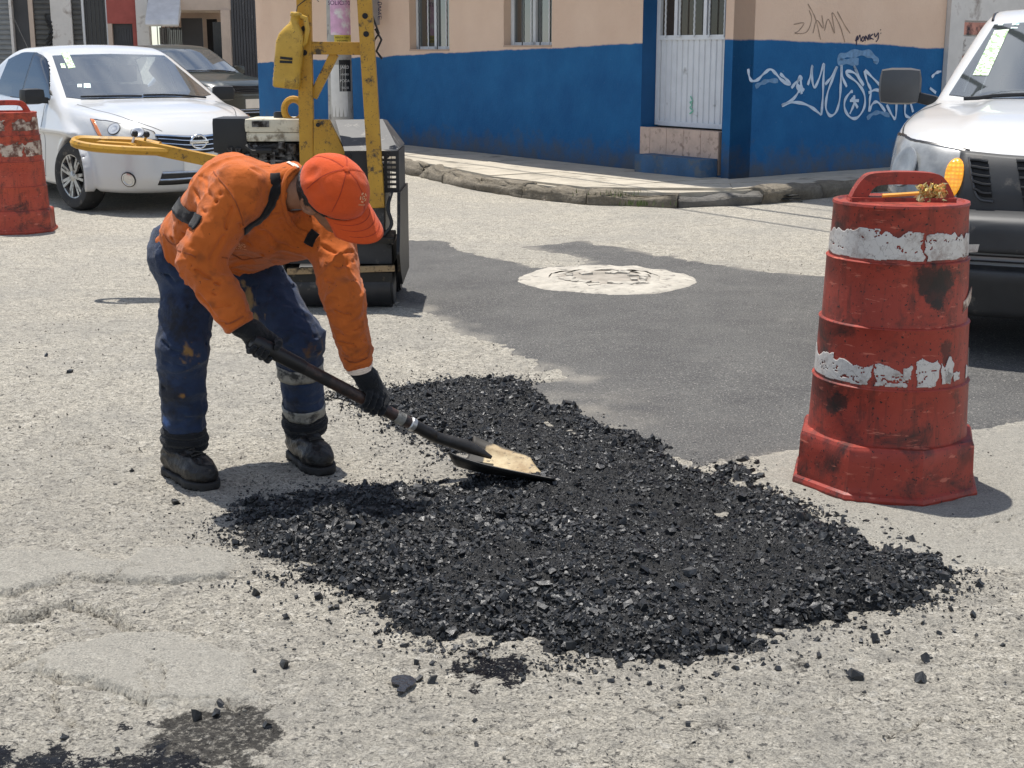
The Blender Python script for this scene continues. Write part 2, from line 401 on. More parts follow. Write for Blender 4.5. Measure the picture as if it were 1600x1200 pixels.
MT['alu'] = surf('white_metal', srgb(214, 216, 218), .45, var=.06, vs=5, dirt=(srgb(160, 160, 158), .68, 6), pos=True)
MT['wframe'] = surf('window_frame', srgb(206, 208, 208), .5, var=.08, pos=True)
MT['sill'] = surf('plaster_reveal', srgb(176, 152, 134), .85, var=.1, bump=.3, bs=40, pos=True)
MT['bars'] = surf('window_bar', srgb(90, 92, 94), .5, metal=.5, var=.2)
def glass(name, tint, ref=.5, tr=.35, rough=.02):
    t = NT(name); out = t.t.nodes['Material Output']
    tb = t.n('BsdfTransparent', {'Color': tint}); d = t.n('BsdfDiffuse', {'Color': tuple(c * .35 for c in tint)})
    g = t.n('BsdfGlossy', {'Color': (1, 1, 1), 'Roughness': rough})
    f = t.n('Fresnel', {'IOR': 1.95}); base = t.n('MixShader', {0: tr, 1: d, 2: tb})
    ff = t.math('MULTIPLY_ADD', f, ref * 2); 
    nd = ff.node; nd.inputs[2].default_value = .03
    t.t.links.new(t.n('MixShader', {0: ff, 1: base, 2: g}), out.inputs[0]); return t.m
MT['pane'] = glass('window_pane', (.16, .21, .20), .09, .6)
MT['carglass'] = glass('car_glass', (.62, .72, .74), .75, .80)
MT['carside'] = glass('tinted_side_glass', (.12, .135, .14), .4, .7)
MT['frit'] = surf('glass_border', (.012, .012, .013), .25, var=.1)
def carpaint(name, col, dust, flake=False):
    t = NT(name); p = t.co()
    c = t.mix(t.ramp(t.noise(3, 6, .65, p), [(.4, 0.0), (.8, .35)]), col, dust)
    return t.P(col=c, rough=.32, spec=.5, coat=.7, coatr=.06)
MT['white'] = carpaint('white_car_paint', (.52, .53, .535), srgb(188, 180, 165))
MT['green'] = carpaint('dark_green_car_paint', (.010, .018, .016), srgb(56, 60, 56))
MT['bplast'] = surf('black_plastic', (.009, .009, .0095), .5, var=.25, vs=8, bump=.15, bs=180, bd=.002)
MT['gplast'] = surf('dark_grey_plastic', (.032, .033, .034), .55, var=.2, vs=5, bump=.2, bs=220, bd=.002, dirt=(srgb(118, 112, 104), .66, 6))
MT['mplast'] = surf('grey_mirror_plastic', (.06, .061, .063), .38, var=.15, vs=5, bump=.12, bs=240, bd=.002)
MT['rubber'] = surf('tyre_rubber', (.022, .022, .022), .8, var=.3, vs=12, bump=.3, bs=90, dirt=(srgb(110, 104, 96), .6, 9))
MT['alloy'] = surf('alloy_rim', (.42, .42, .41), .38, metal=.75, var=.2, vs=10, dirt=(srgb(96, 88, 78), .56, 14))
MT['chrome'] = surf('chrome_trim', (.75, .76, .77), .14, metal=1.0, var=.05)
MT['silver'] = surf('lamp_reflector', (.55, .56, .57), .22, metal=.8, var=.15, vs=14)
t = NT('headlamp_lens'); MT['lens'] = t.P(col=t.mix(t.ramp(t.noise(9, 5, .6), [(.35, 0.0), (.65, 1.0)]), (.42, .42, .40), (.58, .57, .53)), rough=.18, coat=1.0, coatr=.05, metal=.25)
t = NT('hazed_headlamp_lens'); MT['lens2'] = t.P(col=t.mix(t.ramp(t.noise(7, 5, .6), [(.35, 0.0), (.65, 1.0)]), (.15, .16, .165), (.30, .31, .31)), rough=.25, coat=.35, coatr=.1)
t = NT('amber_lens'); cd_ = t.vor(55, None, 'Distance', rnd=.15)
MT['amber'] = t.P(col=t.ramp(cd_, [(.2, (.95, .42, .02)), (.8, (.6, .14, .0))]), rough=.15, coat=1.0, nrm=t.bump(cd_, .8, .006), emit=(1, .42, .02), emits=.45)
MT['amberdull'] = surf('amber_reflector', (.7, .18, .02), .2, var=.2, coat=.8)
MT['dark'] = surf('dark_interior', (.012, .012, .013), .85, var=.3)
MT['seat'] = surf('seat_fabric', (.10, .105, .11), .9, var=.2)
MT['dash'] = surf('dashboard', (.12, .125, .13), .8, var=.2)
def paper(name, base, ink, sc=60, th=.52):
    t = NT(name); k = t.ramp(t.noise(sc, 3, .6), [(th, 0.0), (th + .03, 1.0)]); return t.P(col=t.mix(k, base, ink), rough=.7)
MT['sticker'] = paper('permit_paper', srgb(214, 232, 206), srgb(140, 176, 120), 38)
MT['stickw'] = paper('white_sticker', srgb(225, 238, 236), srgb(130, 190, 180), 45, .56)
def drumplastic(name, col, col2, amt, spots=()):
    t = NT(name); p = t.co()
    c = t.mix(t.ramp(t.noise(5, 6, .65, p), [(.3, 0.0), (.7, 1.0)]), col, col2)
    c = t.mix(t.ramp(t.noise(7, 7, .72, p, dist=.6), [(.56 - amt, 0.0), (.74 - amt, .9)]), c, (.022, .016, .014))
    c = t.mix(t.ramp(t.noise(95, 3, .6, p), [(.655 - amt * .3, 0.0), (.685 - amt * .3, 1.0)]), c, (.012, .01, .01))
    c = t.mix(t.ramp(t.noise(40, 5, .7, p), [(.64, 0.0), (.8, .6)]), c, srgb(214, 128, 104))
    st = t.n('Mapping', {'Vector': p, 'Scale': (26.0, 26.0, 2.2)}); c = t.mix(t.ramp(t.noise(1.0, 6, .7, st), [(.56, 0.0), (.72, .75)]), c, (.05, .022, .016)); c = t.mix(t.ramp(t.noise(1.4, 5, .65, t.n('Mapping', {'Vector': p, 'Scale': (8.0, 8.0, 40.0), 'Rotation': (.3, .2, .4)})), [(.62, 0.0), (.68, .6)]), c, srgb(206, 120, 98))
    wp = t.n('VectorMath', {0: p, 1: t.n('VectorMath', {0: t.noise(30, 7, .78, p, 'Color'), 1: (.09, .09, .13)}, operation='MULTIPLY')}, operation='ADD')
    for q, r_, a_ in spots:
        d = t.n('VectorMath', {0: wp, 1: tuple(v + o for v, o in zip(q, (.045, .045, .065)))}, out='Value', operation='DISTANCE'); c = t.mix(t.ramp(d, [(r_ * .75, a_), (r_, 0.0)]), c, (.018, .013, .012))
    return t.P(col=c, rough=.5, spec=.4, nrm=t.bump(t.noise(22, 5, .6, p), .25, .008))
MT['drum'] = drumplastic('red_drum_plastic', (.25, .027, .015), (.35, .047, .027), .07, (((.06, -.225, .735), .055, .9), ((.11, -.205, .73), .05, .9), ((.085, -.218, .69), .05, .9), ((.09, -.215, .65), .028, .9), ((-.19, -.16, .315), .04, .85), ((-.21, -.14, .29), .03, .8), ((.125, -.205, .51), .03, .7), ((.13, -.205, .47), .022, .7)))
MT['drum2'] = drumplastic('faded_drum_plastic', (.36, .045, .022), (.46, .075, .036), .08)
t = NT('peeling_reflective_sheet'); p = t.co()
crk = t.n('TexVoronoi', {'Scale': 26.0, 'Vector': t.n('VectorMath', {0: p, 1: t.n('VectorMath', {0: t.noise(14, 4, .6, p, 'Color'), 1: (.09, .09, .09)}, operation='MULTIPLY')}, operation='ADD')}, out='Distance', feature='DISTANCE_TO_EDGE')
c = t.mix(t.ramp(crk, [(.004, .75), (.013, 0.0)]), srgb(196, 191, 184), srgb(96, 82, 74))
c = t.mix(t.ramp(t.noise(11, 6, .7, p), [(.50, 0.0), (.70, .85)]), c, srgb(112, 86, 74))
MT['refl'] = t.P(col=c, rough=.45, nrm=t.bump(t.noise(30, 4, .6, p), .4, .004))
MT['refl2'] = surf('grimy_reflective_sheet', srgb(196, 178, 160), .6, var=.2, vs=10, dirt=(srgb(104, 70, 58), .5, 14))
MT['foil'] = surf('gold_foil', (.75, .62, .28), .3, metal=.6, var=.3, vs=30)
MT['tape'] = surf('yellow_tape', (.75, .36, .05), .5, var=.2)
t = NT('worn_yellow_paint'); p = t.co()
c = t.mix(t.ramp(t.noise(6, 5, .6, p), [(.3, 0.0), (.7, 1.0)]), (.40, .20, .010), (.52, .28, .018))
c = t.mix(t.ramp(t.noise(13, 8, .75, p), [(.55, 0.0), (.64, .95)]), c, (.03, .022, .014))
c = t.mix(t.ramp(t.noise(120, 3, .6, p), [(.64, 0.0), (.69, 1.0)]), c, (.03, .02, .012))
MT['yellow'] = t.P(col=c, rough=.5, nrm=t.bump(t.noise(20, 5, .6, p), .15, .004))
MT['jug'] = surf('yellow_oil_jug', (.50, .30, .035), .45, var=.15, vs=9, dirt=(srgb(120, 92, 40), .6, 12), speck=((.06, .045, .02), .66, 60))
MT['grease'] = surf('greasy_black_metal', (.010, .0095, .009), .45, metal=.3, var=.5, vs=12, bump=.5, bs=40, dirt=(srgb(96, 84, 66), .63, 14))
MT['hoodm'] = surf('grey_scuffed_hood', (.045, .045, .044), .55, var=.25, vs=7, dirt=(srgb(150, 146, 138), .62, 12))
MT['cream'] = surf('cream_fuel_tank', srgb(206, 198, 176), .5, var=.12, vs=10, dirt=(srgb(128, 116, 96), .58, 14))
MT['enginem'] = surf('engine_casting', (.14, .135, .13), .55, metal=.5, var=.4, vs=25, dirt=(srgb(40, 34, 30), .5, 18))
MT['rolld'] = surf('roller_drum_steel', (.028, .028, .03), .5, metal=.25, var=.3, vs=9, dirt=(srgb(112, 106, 98), .66, 10))
MT['tan'] = surf('dusty_scraper', srgb(150, 126, 92), .8, var=.3, vs=20, dirt=(srgb(50, 42, 34), .55, 20))
def cloth(name, col, var, bs, bump, dirt=None, speck=None):
    t = NT(name); p = t.co('Position'); dk = tuple(c * (1 - var) for c in col); lt = tuple(min(1, c * (1 + var)) for c in col)
    c = t.mix(t.ramp(t.noise(9, 5, .6, p), [(.3, 0.0), (.7, 1.0)]), dk, lt)
    if dirt: c = t.mix(t.ramp(t.noise(dirt[2], 7, .7, p), [(dirt[1] - .05, 0.0), (dirt[1] + .08, .85)]), c, dirt[0])
    if speck: c = t.mix(t.ramp(t.noise(speck[2], 3, .6, p), [(speck[1], 0.0), (speck[1] + .03, .8)]), c, speck[0])
    st = t.n('Attribute', out='Color', attribute_name='stain'); sa = t.n('Attribute', out='Fac', attribute_name='stain_amount')
    c = t.mix(sa, c, st)
    hh = t.math('ADD', t.math('MULTIPLY', t.noise(bs, 4, .6, p), .35), t.noise(22, 4, .6, p, dist=1.2))
    return t.P(col=c, rough=.88, spec=.15, sheen=.15, nrm=t.bump(hh, bump, .012))
MT['shirt'] = cloth('orange_shirt', (.47, .112, .020), .14, 500, .35, dirt=((.24, .062, .016), .60, 11), speck=((.05, .02, .01), .68, 60))
MT['cap'] = cloth('orange_red_cap', (.60, .082, .018), .10, 700, .35)
MT['denim'] = cloth('navy_work_trousers', (.022, .036, .075), .35, 500, .5, dirt=((.02, .02, .022), .55, 8))
MT['glove'] = cloth('black_work_glove', (.012, .013, .015), .4, 400, .7)
MT['gloveblue'] = cloth('blue_glove_palm', (.03, .06, .10), .3, 300, .6)
MT['strap'] = cloth('black_webbing', (.011, .011, .012), .3, 900, .3)
MT['boot'] = surf('scuffed_boot_leather', (.009, .008, .0075), .38, var=.5, vs=18, bump=.8, bs=70, bd=.006, dirt=(srgb(88, 80, 70), .66, 26), spec=.4, pos=True)
MT['sole'] = surf('boot_sole', (.014, .013, .012), .75, var=.4, vs=20, pos=True)
MT['lace'] = surf('boot_lace', (.03, .028, .024), .8)
MT['tapeg'] = surf('grimy_reflective_tape', srgb(140, 138, 130), .5, var=.25, vs=25, dirt=((.03, .03, .03), .55, 30), pos=True)
t = NT('skin'); p = t.co('Position'); MT['skin'] = t.P(col=t.mix(t.ramp(t.noise(30, 4, .6, p), [(.3, 0.0), (.7, 1.0)]), (.22, .10, .055), (.30, .145, .085)), rough=.5, spec=.4, nrm=t.bump(t.noise(300, 3, .6, p), .15, .002))
MT['hair'] = surf('black_hair', (.012, .011, .010), .5, var=.5, vs=120, bump=.8, bs=240, pos=True)
MT['eye'] = surf('eye', (.5, .48, .45), .2)
MT['inner'] = cloth('grey_undershirt', (.16, .17, .19), .2, 500, .3)
MT['print'] = surf('faded_white_print', srgb(232, 214, 196), .8, var=.1, vs=60, pos=True)
MT['printf'] = surf('washed_out_print', srgb(222, 160, 118), .85, var=.15, vs=120, pos=True)
MT['shaft'] = surf('worn_wood_shaft', (.055, .03, .022), .45, var=.4, vs=20, dirt=((.012, .011, .01), .5, 14), pos=True)
MT['steel'] = surf('black_shovel_steel', (.022, .021, .02), .45, metal=.4, var=.4, vs=18, bump=.3, bs=60, pos=True)
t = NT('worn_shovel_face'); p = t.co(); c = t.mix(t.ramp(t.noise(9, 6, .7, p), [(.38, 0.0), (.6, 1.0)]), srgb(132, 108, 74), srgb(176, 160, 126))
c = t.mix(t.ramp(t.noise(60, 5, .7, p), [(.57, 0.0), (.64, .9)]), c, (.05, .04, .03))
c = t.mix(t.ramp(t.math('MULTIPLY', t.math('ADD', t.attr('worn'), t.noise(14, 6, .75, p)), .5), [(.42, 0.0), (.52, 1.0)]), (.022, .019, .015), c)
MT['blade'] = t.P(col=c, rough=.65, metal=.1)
MT['concpole'] = surf('pole_concrete', srgb(168, 164, 156), .9, var=.16, vs=6, bump=.5, bs=50, dirt=(srgb(104, 98, 92), .6, 5))
MT['pink'] = surf('pink_poster', srgb(216, 170, 196), .8, var=.15, vs=9, dirt=(srgb(226, 220, 216), .54, 7))
MT['yposter'] = surf('yellow_poster', srgb(206, 180, 70), .8, var=.1)
MT['ink'] = surf('black_ink', (.012, .012, .012), .7, var=.1)
MT['purple'] = surf('purple_ink', (.08, .012, .09), .7, var=.1)
MT['whitep'] = surf('white_paper', srgb(214, 212, 206), .85, var=.08, vs=9)
MT['spray'] = surf('white_spray_paint', srgb(190, 206, 222), .8, var=.14, vs=14, pos=True)
MT['sprayf'] = surf('thin_white_spray', srgb(104, 140, 174), .8, var=.25, vs=22, pos=True)
MT['marker'] = surf('dark_marker', srgb(44, 36, 62), .8, var=.1)
MT['scratch'] = surf('brown_scratch', srgb(150, 128, 110), .85, var=.1)
MT['greenp'] = surf('green_marker', srgb(120, 186, 160), .8, var=.1)
MT['meter'] = surf('grey_meter_box', srgb(150, 146, 144), .6, var=.12, vs=8)
MT['weeds'] = surf('kerb_weeds', (.07, .10, .025), .8, var=.4, vs=20, pos=True)
MT['cable'] = surf('cable', (.012, .012, .012), .6)
MT['shutter'] = surf('roller_shutter', srgb(126, 128, 128), .55, metal=.3, var=.15, vs=4)
MT['shutterd'] = surf('dark_roller_shutter', srgb(84, 84, 82), .6, metal=.2, var=.2, vs=4)
MT['gate'] = surf('charcoal_gate', srgb(62, 63, 66), .5, var=.15, vs=3, dirt=(srgb(110, 108, 104), .7, 5))
MT['plaster'] = surf('dirty_white_plaster', srgb(206, 202, 196), .9, var=.1, vs=3, bump=.3, bs=30, dirt=(srgb(150, 140, 132), .6, 3))
MT['plaster2'] = surf('beige_plaster', srgb(190, 172, 156), .9, var=.1, vs=3, bump=.3, bs=30)
MT['redw'] = surf('brick_red_paint', srgb(158, 82, 74), .85, var=.15, vs=4, bump=.3, bs=30)
MT['awn'] = surf('white_awning', srgb(206, 206, 206), .7, var=.12, vs=5)
MT['peel'] = surf('peeling_white_board', srgb(206, 202, 196), .8, var=.1, vs=4, dirt=(srgb(92, 80, 72), .57, 9), pos=True)
MT['mural'] = surf('faded_mural_board', srgb(182, 128, 112), .8, var=.3, vs=5, dirt=(srgb(60, 56, 60), .55, 6), pos=True)
# ------------------------------------------------------------------ ground
def crop(pts, x0, y0, k): return [(x0 + x * k, y0 + y * k) for x, y in pts]
def G(pts, z=0.0): return [tuple(gp(x, y, z)[:2]) for x, y in pts]
PLATE1 = G(crop([(-300, 150), (0, 150), (300, 150), (360, 190), (480, 190), (560, 150), (700, 120), (870, 140), (900, 200), (860, 255), (650, 275), (430, 262), (270, 265), (0, 325), (-300, 380)], 0, 800, .4))
PLATE2 = G(crop([(140, 590), (250, 520), (430, 475), (650, 470), (750, 500), (950, 560), (965, 600), (970, 720), (900, 750), (600, 750), (450, 700), (350, 665), (230, 655), (150, 615)], 0, 800, .4))
PLATE3 = G([(1165, 722), (1250, 700), (1510, 670), (1900, 640), (1900, 870), (1600, 888), (1440, 892), (1300, 820)])
CRACKS = [(G(crop(c, 0, 800, .4)), w, dp) for c, w, dp in [
    ([(-200, 360), (0, 325), (90, 312), (180, 290), (270, 265), (350, 268), (430, 262), (500, 272), (580, 270), (650, 278), (740, 268), (880, 255)], .0075, .024),
    ([(-200, 640), (0, 610), (60, 590), (140, 545)], .008, .022),
    ([(140, 590), (160, 625), (230, 655), (350, 665), (450, 700), (560, 740), (700, 745), (800, 742)], .0075, .022),
    ([(-100, 420), (0, 410), (100, 395), (200, 365), (280, 355), (380, 372), (440, 400), (490, 440), (515, 462)], .012, .03),
    ([(560, 740), (575, 690), (560, 640), (590, 590)], .0045, .010), ([(640, 745), (625, 690), (640, 640), (620, 600)], .0045, .010), ([(880, 255), (940, 262), (1010, 250), (1060, 262)], .005, .012), ([(430, 262), (470, 230), (540, 215)], .0045, .010), ([(230, 655), (200, 720), (240, 790), (300, 850)], .005, .012), ([(800, 742), (860, 730), (960, 760), (1080, 750)], .006, .014), ([(0, 325), (-60, 300), (-200, 290)], .006, .014), ([(515, 462), (600, 470), (720, 455), (800, 470)], .0045, .010),
]] + [(G([(1480, 845), (1560, 815), (1640, 790)]), .004, .006), (G([(1360, 800), (1470, 870), (1600, 905)]), .004, .004)]
HOLLOW = G(crop([(-200, 420), (0, 410), (200, 380), (300, 365), (400, 385), (500, 460), (300, 520), (100, 560), (-200, 640)], 0, 800, .4))
DARKS = [(G(crop([(690, 790), (760, 760), (860, 740), (960, 790), (1060, 830), (1010, 900), (1020, 1040), (640, 1040), (660, 900)], 0, 800, .4)), .62),
         (G([(1000, 1122), (1060, 1118), (1110, 1128), (1090, 1140), (1010, 1136)]), .5), (G([(1090, 1050), (1210, 1050), (1240, 1075), (1120, 1085)]), .35),
         (G([(1190, 1035), (1240, 1030), (1250, 1050), (1200, 1055)]), .5)]
TARS = [G(crop(q, 0, 800, .4)) for q in ([(-100, 925), (60, 905), (170, 940), (330, 950), (480, 925), (620, 905), (700, 880), (780, 930), (960, 1040), (-100, 1060)],
        [(150, 885), (215, 880), (260, 930), (240, 960), (170, 920)], [(500, 850), (560, 860), (620, 930), (650, 980), (560, 960), (500, 890)], [(620, 640), (640, 720), (690, 800), (660, 900), (630, 860), (640, 760)], [(510, 790), (540, 840), (520, 830)], [(310, 775), (360, 830), (345, 830)])]
TARS += [G(q) for q in ([(690, 1040), (740, 1022), (800, 1018), (850, 1030), (860, 1055), (800, 1075), (745, 1082), (715, 1070), (700, 1058)], [(598, 985), (625, 960), (650, 985), (640, 1005), (610, 1000)], [(725, 1075), (780, 1080), (790, 1100), (740, 1100)])]
def axis(lo, hi, st, far, k=1.35):
    a = list(np.arange(lo, hi, st)); s = st; x = a[-1]; r = []
    while x < far: s *= k; x += s; r.append(x)
    s = st; x = lo; l = []
    while x > -far: s *= k; x -= s; l.append(x)
    return np.array(l[::-1] + a + r)
gx = axis(-2.0, 2.0, .0088, 400); gy = axis(2.35, 4.75, .0088, 500, 1.12)
GX, GY = np.meshgrid(gx, gy, indexing='ij')
near = sstep(9, 6, GY) * sstep(3.2, 2.4, np.abs(GX)) * sstep(1.5, 2.2, GY)
wob = .03 * fbm(GX * 7, GY * 7, seed=3); wob2 = .05 * fbm(GX * 4, GY * 4, seed=9)
skim = np.zeros_like(GX)
lift = np.zeros_like(GX)
for pl, so in ((PLATE1, .012), (PLATE2, .012), (PLATE3, .05)):
    sdp = poly_sd(GX + wob * .5, GY + wob2 * .4, pl) + .012 * fbm(GX * 20, GY * 20, seed=38, oct=4)
    skim = np.maximum(skim, sstep(so, -so, sdp + .03 * vnoise(GX * 14, GY * 14, seed=39)))
    if pl is not PLATE3: lift = np.maximum(lift, sstep(.007, -.007, sdp) * np.exp(-(line_d(GX, GY, CRACKS[0 if pl is PLATE1 else 2][0]) / .16) ** 2))
cr_ = np.zeros_like(GX); crk_dark = np.zeros_like(GX)
jx = .014 * fbm(GX * 24, GY * 24, seed=31, oct=4); jy = .014 * fbm(GX * 24, GY * 24, seed=37, oct=4)
for pl, w, dp in CRACKS + [(G(q), .0045, .008) for q in ([(1010, 1110), (1120, 1095), (1230, 1112), (1330, 1100)], [(60, 700), (140, 690), (210, 705), (300, 690)], [(1380, 1150), (1450, 1120), (1600, 1130)], [(640, 1150), (760, 1140), (860, 1165)])]:
    d = line_d(GX + jx, GY + jy, pl); w_ = w * (1 + .6 * vnoise(GX * 12, GY * 12, seed=5))
    g = np.exp(-(d / np.maximum(w_, .004)) ** 2); cr_ += dp * g; crk_dark = np.maximum(crk_dark, .8 * g)
dark = crk_dark * .75
for pl, a in DARKS: dark = np.maximum(dark, a * sstep(.03, -.03, poly_sd(GX + wob * 2, GY + wob2 * 2, pl) + .05 * vnoise(GX * 30, GY * 30, seed=77)))
tar = np.zeros_like(GX)
spl = fbm(GX * 22, GY * 22, seed=55, oct=4)
for pl in TARS: tar = np.maximum(tar, sstep(.03, -.045, poly_sd(GX + wob * .8, GY + wob2 * .8, pl) + .045 * (spl + .25)))
rel = .0035 * fbm(GX * 9, GY * 9, seed=1, oct=3) + .0035 * vnoise(GX * 42, GY * 42, seed=2) * (1 - .65 * skim)
GZ = near * (rel + .004 * skim + .010 * lift - cr_ - .016 * sstep(.012, -.012, poly_sd(GX + wob, GY + wob2, HOLLOW) + .02 * fbm(GX * 18, GY * 18, seed=40)) - .006 * np.clip(dark - .4, 0, 1) * 2)
nx, ny = GX.shape; ids = np.arange(nx * ny).reshape(nx, ny)
road = mesh('road', np.stack([GX, GY, GZ], -1).reshape(-1, 3), np.stack([ids[:-1, :-1], ids[1:, :-1], ids[1:, 1:], ids[:-1, 1:]], -1).reshape(-1, 4), MT['road'], smooth=True)
for nm, arr in (('skim', skim * near), ('tar', tar * near), ('dark', dark * near)):
    a = road.data.attributes.new(nm, 'FLOAT', 'POINT'); a.data.foreach_set('value', arr.reshape(-1).astype(np.float32))
tag(road, 'pale worn road surface of exposed aggregate with cracks', None, kind='structure')
def sheet(name, poly, st, zfun, mat, pad=.12):
    """a laid sheet whose edges dive under the road, so that its outline is ragged"""
    P_ = np.array(poly); lo = P_.min(0) - pad; hi = P_.max(0) + pad
    X, Y = np.meshgrid(np.arange(lo[0], hi[0], st), np.arange(lo[1], hi[1], st), indexing='ij')
    sd = poly_sd(X, Y, poly); Z = zfun(X, Y, sd); keep = sd < pad * .7
    id_ = np.full(X.shape, -1); id_[keep] = np.arange(keep.sum())
    Fq = np.stack([id_[:-1, :-1], id_[1:, :-1], id_[1:, 1:], id_[:-1, 1:]], -1).reshape(-1, 4); Fq = Fq[(Fq >= 0).all(1)]
    o = mesh(name, np.stack([X[keep], Y[keep], Z[keep]], -1), Fq, mat, smooth=True)
    return o, X[keep], Y[keep], sd[keep]
PATCH = G([(560, 372), (631, 374), (688, 376), (731, 389), (784, 407), (846, 418), (905, 413), (905, 404), (860, 396), (819, 386), (850, 381), (906, 378), (972, 387), (1037, 400), (1116, 413), (1182, 424), (1300, 433), (1420, 440), (1640, 452), (1900, 470), (1900, 660), (1640, 672), (1510, 682), (1400, 696), (1250, 716), (1170, 722), (1120, 735), (1000, 720), (900, 660), (800, 620), (830, 602), (906, 592), (827, 566), (775, 544), (709, 518), (674, 492), (626, 472), (560, 470)])
def zp(X, Y, sd):
    e = sd + .07 * fbm(X * 5, Y * 5, seed=61) + .03 * vnoise(X * 30, Y * 30, seed=62)
    return np.clip(-e * .12, -.05, .012) + .004 * fbm(X * 2, Y * 2, seed=63) + .0015 * vnoise(X * 60, Y * 60, seed=64) - .002
patch, px_, py_, psd = sheet('asphalt_patch', PATCH, .022, zp, MT['patch'])
tag(patch, 'smooth grey rolled asphalt patch around the manhole', None, kind='structure')
dz = sstep(-.12, .02, psd + .08 * fbm(px_ * 6, py_ * 6, seed=66)) * .45
c0 = gp(890, 645); dz = np.maximum(dz, .5 * np.exp(-(((px_ - c0.x) / .35) ** 2 + ((py_ - c0.y) / .3) ** 2)) * (.5 + .5 * fbm(px_ * 9, py_ * 9, seed=67)))
a = patch.data.attributes.new('dust', 'FLOAT', 'POINT'); a.data.foreach_set('value', np.clip(dz, 0, 1).astype(np.float32))

# manhole: broken concrete collar with the iron cover set in it
mc = gp(944, 439); mh = empty('manhole', (mc.x, mc.y, 0), 0, 'round manhole with pale broken concrete collar in the fresh asphalt', 'manhole')
def ringmesh(name, r0, r1, h, mat, parent, seed, irr, nseg=96, nr=10, dish=0.0):
    V, Fc = [], []
    for j in range(nr + 1):
        for i in range(nseg):
            a = 2 * math.pi * i / nseg; q = j / nr
            ro = r1 * (1 + irr * float(fbm(np.array(math.cos(a) * 2.2 + 5), np.array(math.sin(a) * 2.2), seed=seed)))
            r = r0 + (ro - r0) * q
            z = h * (1 - q ** 6) + .006 * float(fbm(np.array(r * math.cos(a) * 14), np.array(r * math.sin(a) * 14), seed=seed + 1)) - dish * (1 - q)
            if j == nr: z = -.01
            V.append((r * math.cos(a), r * math.sin(a), z))
    for j in range(nr):
        for i in range(nseg):
            k = (i + 1) % nseg; Fc.append((j * nseg + i, j * nseg + k, (j + 1) * nseg + k, (j + 1) * nseg + i))
    return mesh(name, V, Fc, mat, parent, smooth=True)
ringmesh('collar', .36, .60, .026, MT['collar'], mh, 5, .06)
ringmesh('inner_ring', .30, .385, .026, MT['collar'], mh, 8, .03, nr=5)
mb = MB(); mb.lathe([(.33, -.01), (.33, .018), (.30, .022), (.28, .024), (.27, .018), (.01, .019)], 48)
for i in range(10):
    for j in range(10):
        x, y = (i - 4.5) * .05, (j - 4.5) * .05
        if math.hypot(x, y) < .0: mb.box((x, y, .0185), (.030, .030, .006))
mb.build('cover', MT['iron'], mh, smooth=True)
for i in range(30):
    mb = MB()
    a = random.uniform(0, 6.28); r = random.uniform(.2, .31); a = random.choice([a, random.uniform(3.4, 6.0)])
    mb.box((r * math.cos(a), r * math.sin(a), .020), (random.uniform(.03, .11), random.uniform(.03, .08), .022), Matrix.Rotation(random.uniform(0, 3), 3, 'Z') @ Matrix.Rotation(random.uniform(-.12, .12), 3, 'X'), .006); mb.build('mortar_crust', MT['collar'], mh, smooth=True)

# ------------------------------------------------------------------ loose hot mix
PILE = G([(513, 617), (560, 612), (599, 612), (640, 603), (702, 594), (770, 592), (830, 600), (880, 625), (940, 660), (1010, 690), (1090, 715), (1160, 735), (1200, 762), (1250, 792), (1330, 815), (1400, 850), (1450, 872), (1502, 908), (1430, 945), (1330, 968), (1215, 985), (1190, 1020), (1100, 1024), (950, 1038), (850, 1034), (790, 1022), (730, 1000), (690, 1012), (645, 1000), (600, 958), (560, 930), (520, 912), (455, 897), (440, 878), (385, 850), (345, 825), (385, 790), (450, 770), (560, 763), (640, 764), (700, 756), (735, 742), (690, 712), (640, 672), (595, 645), (550, 632)])
def zpile(X, Y, sd):
    e = sd + .05 * fbm(X * 7, Y * 7, seed=71) + .03 * fbm(X * 26, Y * 26, seed=72, oct=2)
    body = .040 * (1 - np.exp(np.minimum(e, 0) / .13)) + np.where(e > 0, -e * .5, 0)
    m = sstep(0, .06, -e)
    front = np.exp(-((Y - 3.55) / .45) ** 2)
    return body * (1 + .5 * front) + m * (.026 * fbm(X * 4.5, Y * 4.5, seed=73) + .010 * fbm(X * 22, Y * 22, seed=74) + .004 * vnoise(X * 90, Y * 90, seed=75)) - .004
pile, qx, qy, qsd = sheet('asphalt_heap', PILE, .0085, zpile, MT['mix'])
tag(pile, 'spread heap of loose black hot asphalt mix in the road', 'asphalt heap', kind='stuff')
pile_b = BVHTree.FromObject(pile, bpy.context.evaluated_depsgraph_get())
def pile_z(x, y):
    hit = pile_b.ray_cast(Vector((x, y, 1)), Vector((0, 0, -1)))
    return hit[0].z if hit[0] else 0.0
ICO = bmesh.new(); bmesh.ops.create_icosphere(ICO, subdivisions=1, radius=1); ICO.verts.ensure_lookup_table()
iV = np.array([v.co[:] for v in ICO.verts]); iF = np.array([[v.index for v in f.verts] for f in ICO.faces]); ICO.free()
bV = np.array([(x, y, z) for x in (-.62, .62) for y in (-.62, .62) for z in (-.62, .62)]); bF = np.array([(0, 1, 3), (0, 3, 2), (4, 6, 7), (4, 7, 5), (0, 4, 5), (0, 5, 1), (2, 3, 7), (2, 7, 6), (0, 2, 6), (0, 6, 4), (1, 5, 7), (1, 7, 3)])
oV = np.array([(1, 0, 0), (-1, 0, 0), (0, 1, 0), (0, -1, 0), (0, 0, 1), (0, 0, -1)], float)
oF = np.array([(0, 2, 4), (2, 1, 4), (1, 3, 4), (3, 0, 4), (2, 0, 5), (1, 2, 5), (3, 1, 5), (0, 3, 5)])
rng = np.random.default_rng(11)
